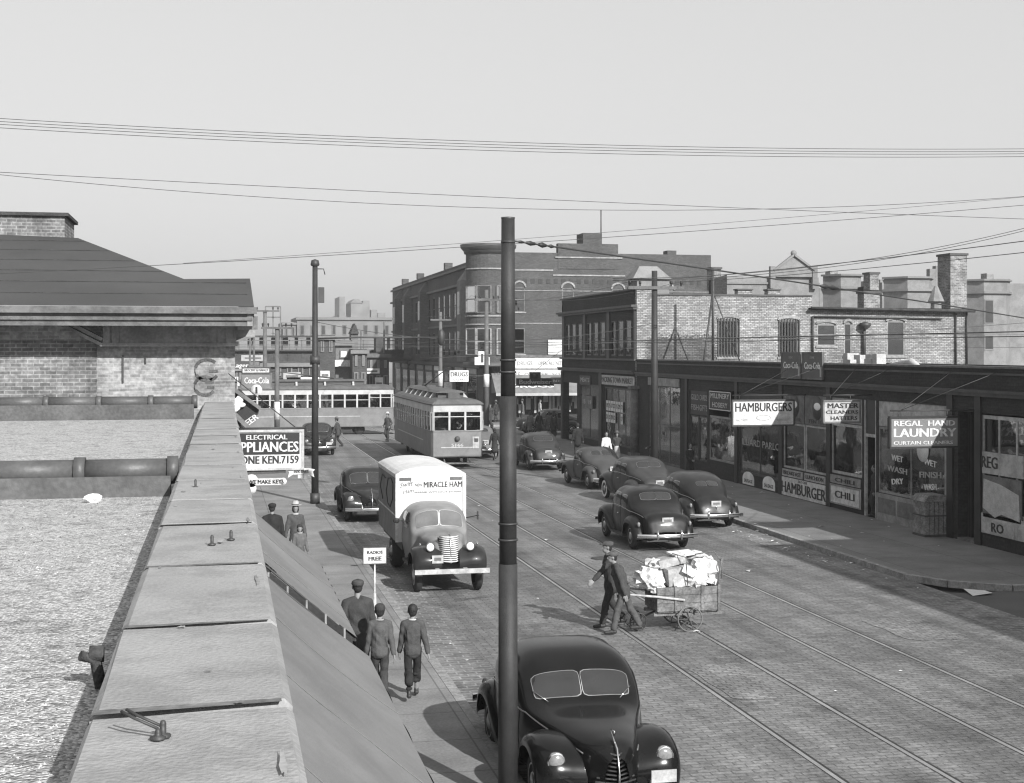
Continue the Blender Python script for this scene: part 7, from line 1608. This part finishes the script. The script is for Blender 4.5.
# at the market corner
person('leftmost of three women seen from behind at the crossing, in light grey coat', 19.75, 88.9, 0, 1.62, 0, .05, 0, top=('coat', .16, .50), legs=('skirt', .1, .50), female=True)
person('middle of three women seen from behind at the crossing, in black coat', 20.4, 89.1, 5, 1.60, 0, .08, 0, top=('coat', .018, .52), legs=('skirt', .03, .50), female=True)
person('rightmost of three women seen from behind at the crossing, in mid grey coat', 21.05, 89.1, -5, 1.62, 0, .04, 0, top=('coat', .12, .50), legs=('skirt', .08, .50), female=True)
person('man leaning in the open corner of the market beside the corner column', 20.2, 84.2, 120, 1.72, ZP, .03, 0, top=('jacket', .03, .8), hat=('flat', .05))
person('dark clad passer by inside the market corner recess', 19.4, 81.0, -60, 1.68, ZP, .1, 0, top=('jacket', .02, .8), hat=('brim', .03))
person('large man in black suit seen from behind on the market pavement', 17.75, 68.9, 5, 1.78, ZP, .08, 0, top=('jacket', .018, .72), hat=None)
person('woman with white blouse under dark jacket behind the dusty grey coupe', 17.75, 63.6, 185, 1.62, ZP, .10, 0, ((-.27, .05, .84), (.27, .05, .84)), ('blouse', .55, .86), ('skirt', .35, .5), female=True)
person('woman in round hat and light dress next to the white bloused woman', 18.35, 63.9, 170, 1.60, ZP, .08, 0, ((-.2, .16, 1.1), (.2, .16, 1.1)), ('jacket', .04, .80), ('skirt', .4, .5), ('brim', .08), female=True)
person('dark dressed shopper standing at the lit window counter right of the column', 19.5, 62.0, 60, 1.62, ZP, .02, 0, ((-.2, .2, 1.05), (.2, .2, 1.05)), ('coat', .03, .6), ('skirt', .03, .5), female=True, collar=.4)
person('woman with clasped hands and open white collar standing before the gift shop', 18.95, 55.2, 190, 1.62, ZP, .0, 0, ((-.06, .24, 1.02), (.06, .25, 1.02)), ('jacket', .022, .70), ('skirt', .022, .5), female=True, collar=.55)
person('shadowy figure in dark clothes standing in the laundry side doorway', XF+.15, Yu(870.5), 70, 1.68, ZP+.02, .06, 0, top=('jacket', .03, .8))
person('man at the open centre window at the end of the near streetcar', 11.15, 65.9, 10, 1.70, .95, .0, 0, top=('jacket', .03, .8))
person('pale shirted rider behind the left end window of the near streetcar', 10.4, 66.2, 60, 1.60, .95, .0, 0, top=('shirt', .3, .8))
# the two men with the cart
CXc, CYc = 9.15, 27.0
person('taller cart man in cap with one arm stretched out ahead to the left', 7.74, 27.40, 88, 1.74, 0, .26, .08, ((-.34, .46, .98), (.24, -.1, .92)), ('jacket', .035, .80), ('trousers', .03), ('flat', .06), vox=.012, feet=((-.10, .20, .10), (.10, -.28, .16)))
person('stooping cart man in cap hauling the cart shaft with both hands low', 7.80, 26.72, 84, 1.64, 0, .30, .30, ((-.22, -.02, .80), (.26, -.02, .80)), ('jacket', .05, .82), ('trousers', .07), ('flat', .08), vox=.012, feet=((-.12, .24, .09), (.12, -.36, .15)))
# ------------------------------------------------------------------ handcart loaded with waste paper
t = thing('handcart', 'old two wheeled wooden handcart pulled by the two men', 'cart', (CXc, CYc, 0))
x0, x1, y0, y1, z0, z1 = 8.50, 9.80, 26.72, 27.55, .40, .88
mb = MB()
for k in range(3):
    za = z0+k*(z1-z0)/3; zb = za+(z1-z0)/3-.008
    mb.box(x0, x1, y0, y0+.025, za, zb).box(x0, x1, y1-.025, y1, za, zb).box(x1-.025, x1, y0+.03, y1-.03, za, zb).box(x0, x0+.025, y0+.03, y1-.03, za, zb)
mb.box(x0+.03, x1-.03, y0+.03, y1-.03, z0-.03, z0)
for x in (x0+.35, x0+.9, x1-.05): mb.box(x, x+.05, y0-.02, y0-.002, z0, z1+.02)
mb.build('cart_box', M['old_wood'], t)
MB().box(x0-.05, x1+.1, y0+.08, y0+.13, z0-.1, z0-.035).box(x0-.05, x1+.1, y1-.13, y1-.08, z0-.1, z0-.035).box(CXc-.03, CXc+.03, y0-.02, y1+.02, .22, .28).box(CXc-.04, CXc+.04, y0+.05, y0+.13, .28, .31).build('underframe', M['old_wood'], t)
for s, yy in ((0, y0-.07), (1, y1+.07)):
    wv = MB(); r = .25
    wv.tube([(CXc+r*math.cos(a), yy, r+r*math.sin(a)*.98) for a in [2*math.pi*k/28 for k in range(29)]], .016, 8, caps=False).tube([(CXc, yy-.06, r), (CXc, yy+.06, r)], .035, 10)
    for k in range(10): a = 2*math.pi*k/10; wv.tube([(CXc, yy, r), (CXc+r*math.cos(a), yy, r+r*math.sin(a))], .009, 6)
    wv.build('wheel', M['shop_grey'], t)
fw = MB(); fx = 8.18
for yy in (26.95, 27.3):
    r = .17; fw.tube([(fx+r*math.cos(a), yy, r+.01+r*math.sin(a)) for a in [2*math.pi*k/20 for k in range(21)]], .014, 6, caps=False)
    for k in range(8): a = 2*math.pi*k/8; fw.tube([(fx, yy, r), (fx+r*math.cos(a), yy, r+r*math.sin(a))], .008, 5)
fw.tube([(fx, 26.9, .18), (fx, 27.35, .18)], .02, 6).tube([(fx, 27.12, .18), (x0+.2, 27.12, .40)], .022, 6); fw.build('front_wheels', M['iron'], t)
for yy, nm in ((y0-.03, 0), (y1+.03, 1)):
    MB().tube([(x0+.55, yy, .62), (x0, yy, .70), (7.66, yy-.02*(1-2*nm), .80)], [.024, .024, .02], 8).build('shaft', M['cream_paint'], t)
MB().tube([(x1-.03, y0+.05, z1), (x1+.06, y0+.05, 1.42)], .016, 6).tube([(x1-.03, y1-.05, z1), (x1+.05, y1-.05, 1.35)], .016, 6).build('tail_stake', M['old_wood'], t)
def crumple(c, s, n_=2, seed=0, flat=1.0):
    r = random.Random(seed); bm = bmesh.new(); bmesh.ops.create_icosphere(bm, subdivisions=n_, radius=1)
    for v in bm.verts:
        q_ = v.co*2.3+Vector((seed*3.1, 0, 0)); f = 1.0-.85*abs(noise.noise(q_))-.22*abs(noise.noise(q_*2.2))-.05*r.random(); v.co = Vector((v.co.x*s[0]*f, v.co.y*s[1]*f, v.co.z*s[2]*f))+Vector(c)
    me = bpy.data.meshes.new('x'); bm.to_mesh(me); bm.free(); mb = MB(); mb.add([v.co for v in me.vertices], [tuple(p.vertices) for p in me.polygons]); bpy.data.meshes.remove(me); return mb
def load(nm, lab, cat, c, s, m_, seed, n_=3, grp='waste paper piled on the handcart'):
    tag(crumple(c, tuple(q*1.22 for q in s), n_, seed).build(nm, m_), lab, cat, grp)
load('paper_bundle', 'white crumpled paper bundle at the front left end of the cart load', 'bundle', (8.42, 27.1, 1.02), (.30, .32, .26), M['paper'], 1)
load('paper_bundle', 'upper white paper bundle resting on the front end of the cart load', 'bundle', (8.58, 27.2, 1.24), (.24, .26, .16), M['sack'], 2)
load('paper_bundle', 'low white paper bundle bulging over the cart side near the front', 'bundle', (8.52, 26.85, .92), (.20, .16, .17), M['paper'], 3)
load('paper_bundle', 'big bright white paper bundle at the rear of the cart load', 'bundle', (9.55, 27.05, 1.14), (.30, .32, .30), M['paper'], 4)
load('paper_bundle', 'white paper bundle spilling over the rear cart side', 'bundle', (9.35, 26.82, 1.0), (.24, .16, .2), M['paper'], 5)
load('paper_bundle', 'grey white paper bundle topmost at the rear end of the cart', 'bundle', (9.45, 27.25, 1.38), (.28, .26, .13), M['sack'], 6)
def slab_(nm, lab, cat, c, s, rot, m_, parts=None):
    o = thing(nm, lab, cat, c, 0, 'waste paper piled on the handcart'); mb = MB().box(-s[0]/2, s[0]/2, -s[1]/2, s[1]/2, -s[2]/2, s[2]/2); b = mb.build('sheet' if s[2] < .08 or s[1] < .08 else 'carton', m_, o, world=False); b.rotation_euler = tuple(rad(a) for a in rot)
slab_('cardboard_box', 'flattened brown cardboard carton in the middle of the cart load', 'box', (8.98, 27.02, 1.08), (.52, .4, .34), (4, -6, 8), M['cardboard'])
slab_('cardboard_box', 'second cardboard carton lying tilted on top of the middle carton', 'box', (8.92, 27.15, 1.34), (.56, .42, .16), (0, -14, -6), M['cardboard'])
slab_('cardboard_box', 'open cardboard carton leaning over the cart side below the cartons', 'box', (9.05, 26.82, .98), (.40, .06, .24), (-20, -6, 0), M['cardboard'])
slab_('paper_sheet', 'large flat white sheet slanting down the right middle of the load', 'paper', (9.28, 26.76, 1.12), (.55, .02, .16), (-12, 28, 4), M['paper'])
slab_('paper_sheet', 'white folded sheet lying across the very top of the load', 'paper', (9.15, 27.15, 1.48), (.5, .4, .03), (4, -3, 10), M['paper'])
slab_('paper_sheet', 'small white folded sheet near the rear corner of the load', 'paper', (9.66, 26.9, .98), (.3, .03, .12), (-8, 30, 10), M['paper'])
q = MB().tube([(9.3, 26.8, 1.5), (9.7, 26.8, 1.55), (9.9, 26.85, 1.30), (9.86, 26.8, 1.0)], .012, 6).tube([(8.9, 27.0, 1.5), (9.1, 26.75, 1.45), (9.12, 26.7, .9)], .01, 6); tag(q.build('wire_tangle', M['wood_pole']), 'bent cane and wire tangle sticking out behind the cart load', 'wire', 'waste paper piled on the handcart')
tag(crumple((-.95, 11.72, 4.37), (.09, .06, .05), 2, 9).build('crumpled_paper', M['paper']), 'crumpled white paper lying on the gravel roof against the tiled divider', 'paper')
# ------------------------------------------------------------------ haze
hz_ = MB().box(-260, 330, -25, 720, -1.5, 40).build('haze', None)
tag(hz_, 'thin pale smoke haze hanging over the whole street', 'haze', kind='stuff')
m = bpy.data.materials.new('haze_air'); m.use_nodes = True; n = m.node_tree; n.nodes.clear(); out = n.nodes.new('ShaderNodeOutputMaterial'); pv = n.nodes.new('ShaderNodeVolumePrincipled')
pv.inputs['Color'].default_value = (.95, .95, .95, 1); pv.inputs['Density'].default_value = .00045; pv.inputs['Anisotropy'].default_value = .1
n.links.new(pv.outputs[0], out.inputs['Volume']); hz_.data.materials.append(m)
for (lab, x, y, rz, g, hat_) in (('passer by in mid grey coat on the far corner pavement by the drugstore awning', 22.4, 103.4, 90, .08, ('brim', .05)), ('person in pale coat below the drugstore awning', 24.0, 104.6, -90, .3, None), ('dark figure beneath the round sign at the drugstore corner', 20.6, 104.5, 30, .03, ('brim', .1)),
        ('pedestrian stepping off the far kerb in dark suit', 19.6, 101.6, 160, .04, ('flat', .05)), ('far walker in the street gap left of the corner bay', 18.2, 112.0, 10, .05, None), ('pale clad far walker in the street gap', 18.6, 118.0, 180, .3, None), ('woman in grey coat far behind the walking coat woman', 15.2, 82.0, 20, .12, None)):
    person(lab, x, y, rz, R.uniform(1.6, 1.76), .0 if y < 103 else ZP, .12, 0, top=('coat' if g > .06 else 'jacket', g, .7), hat=hat_, vox=.028)
bpy.data.scenes.remove(WS)
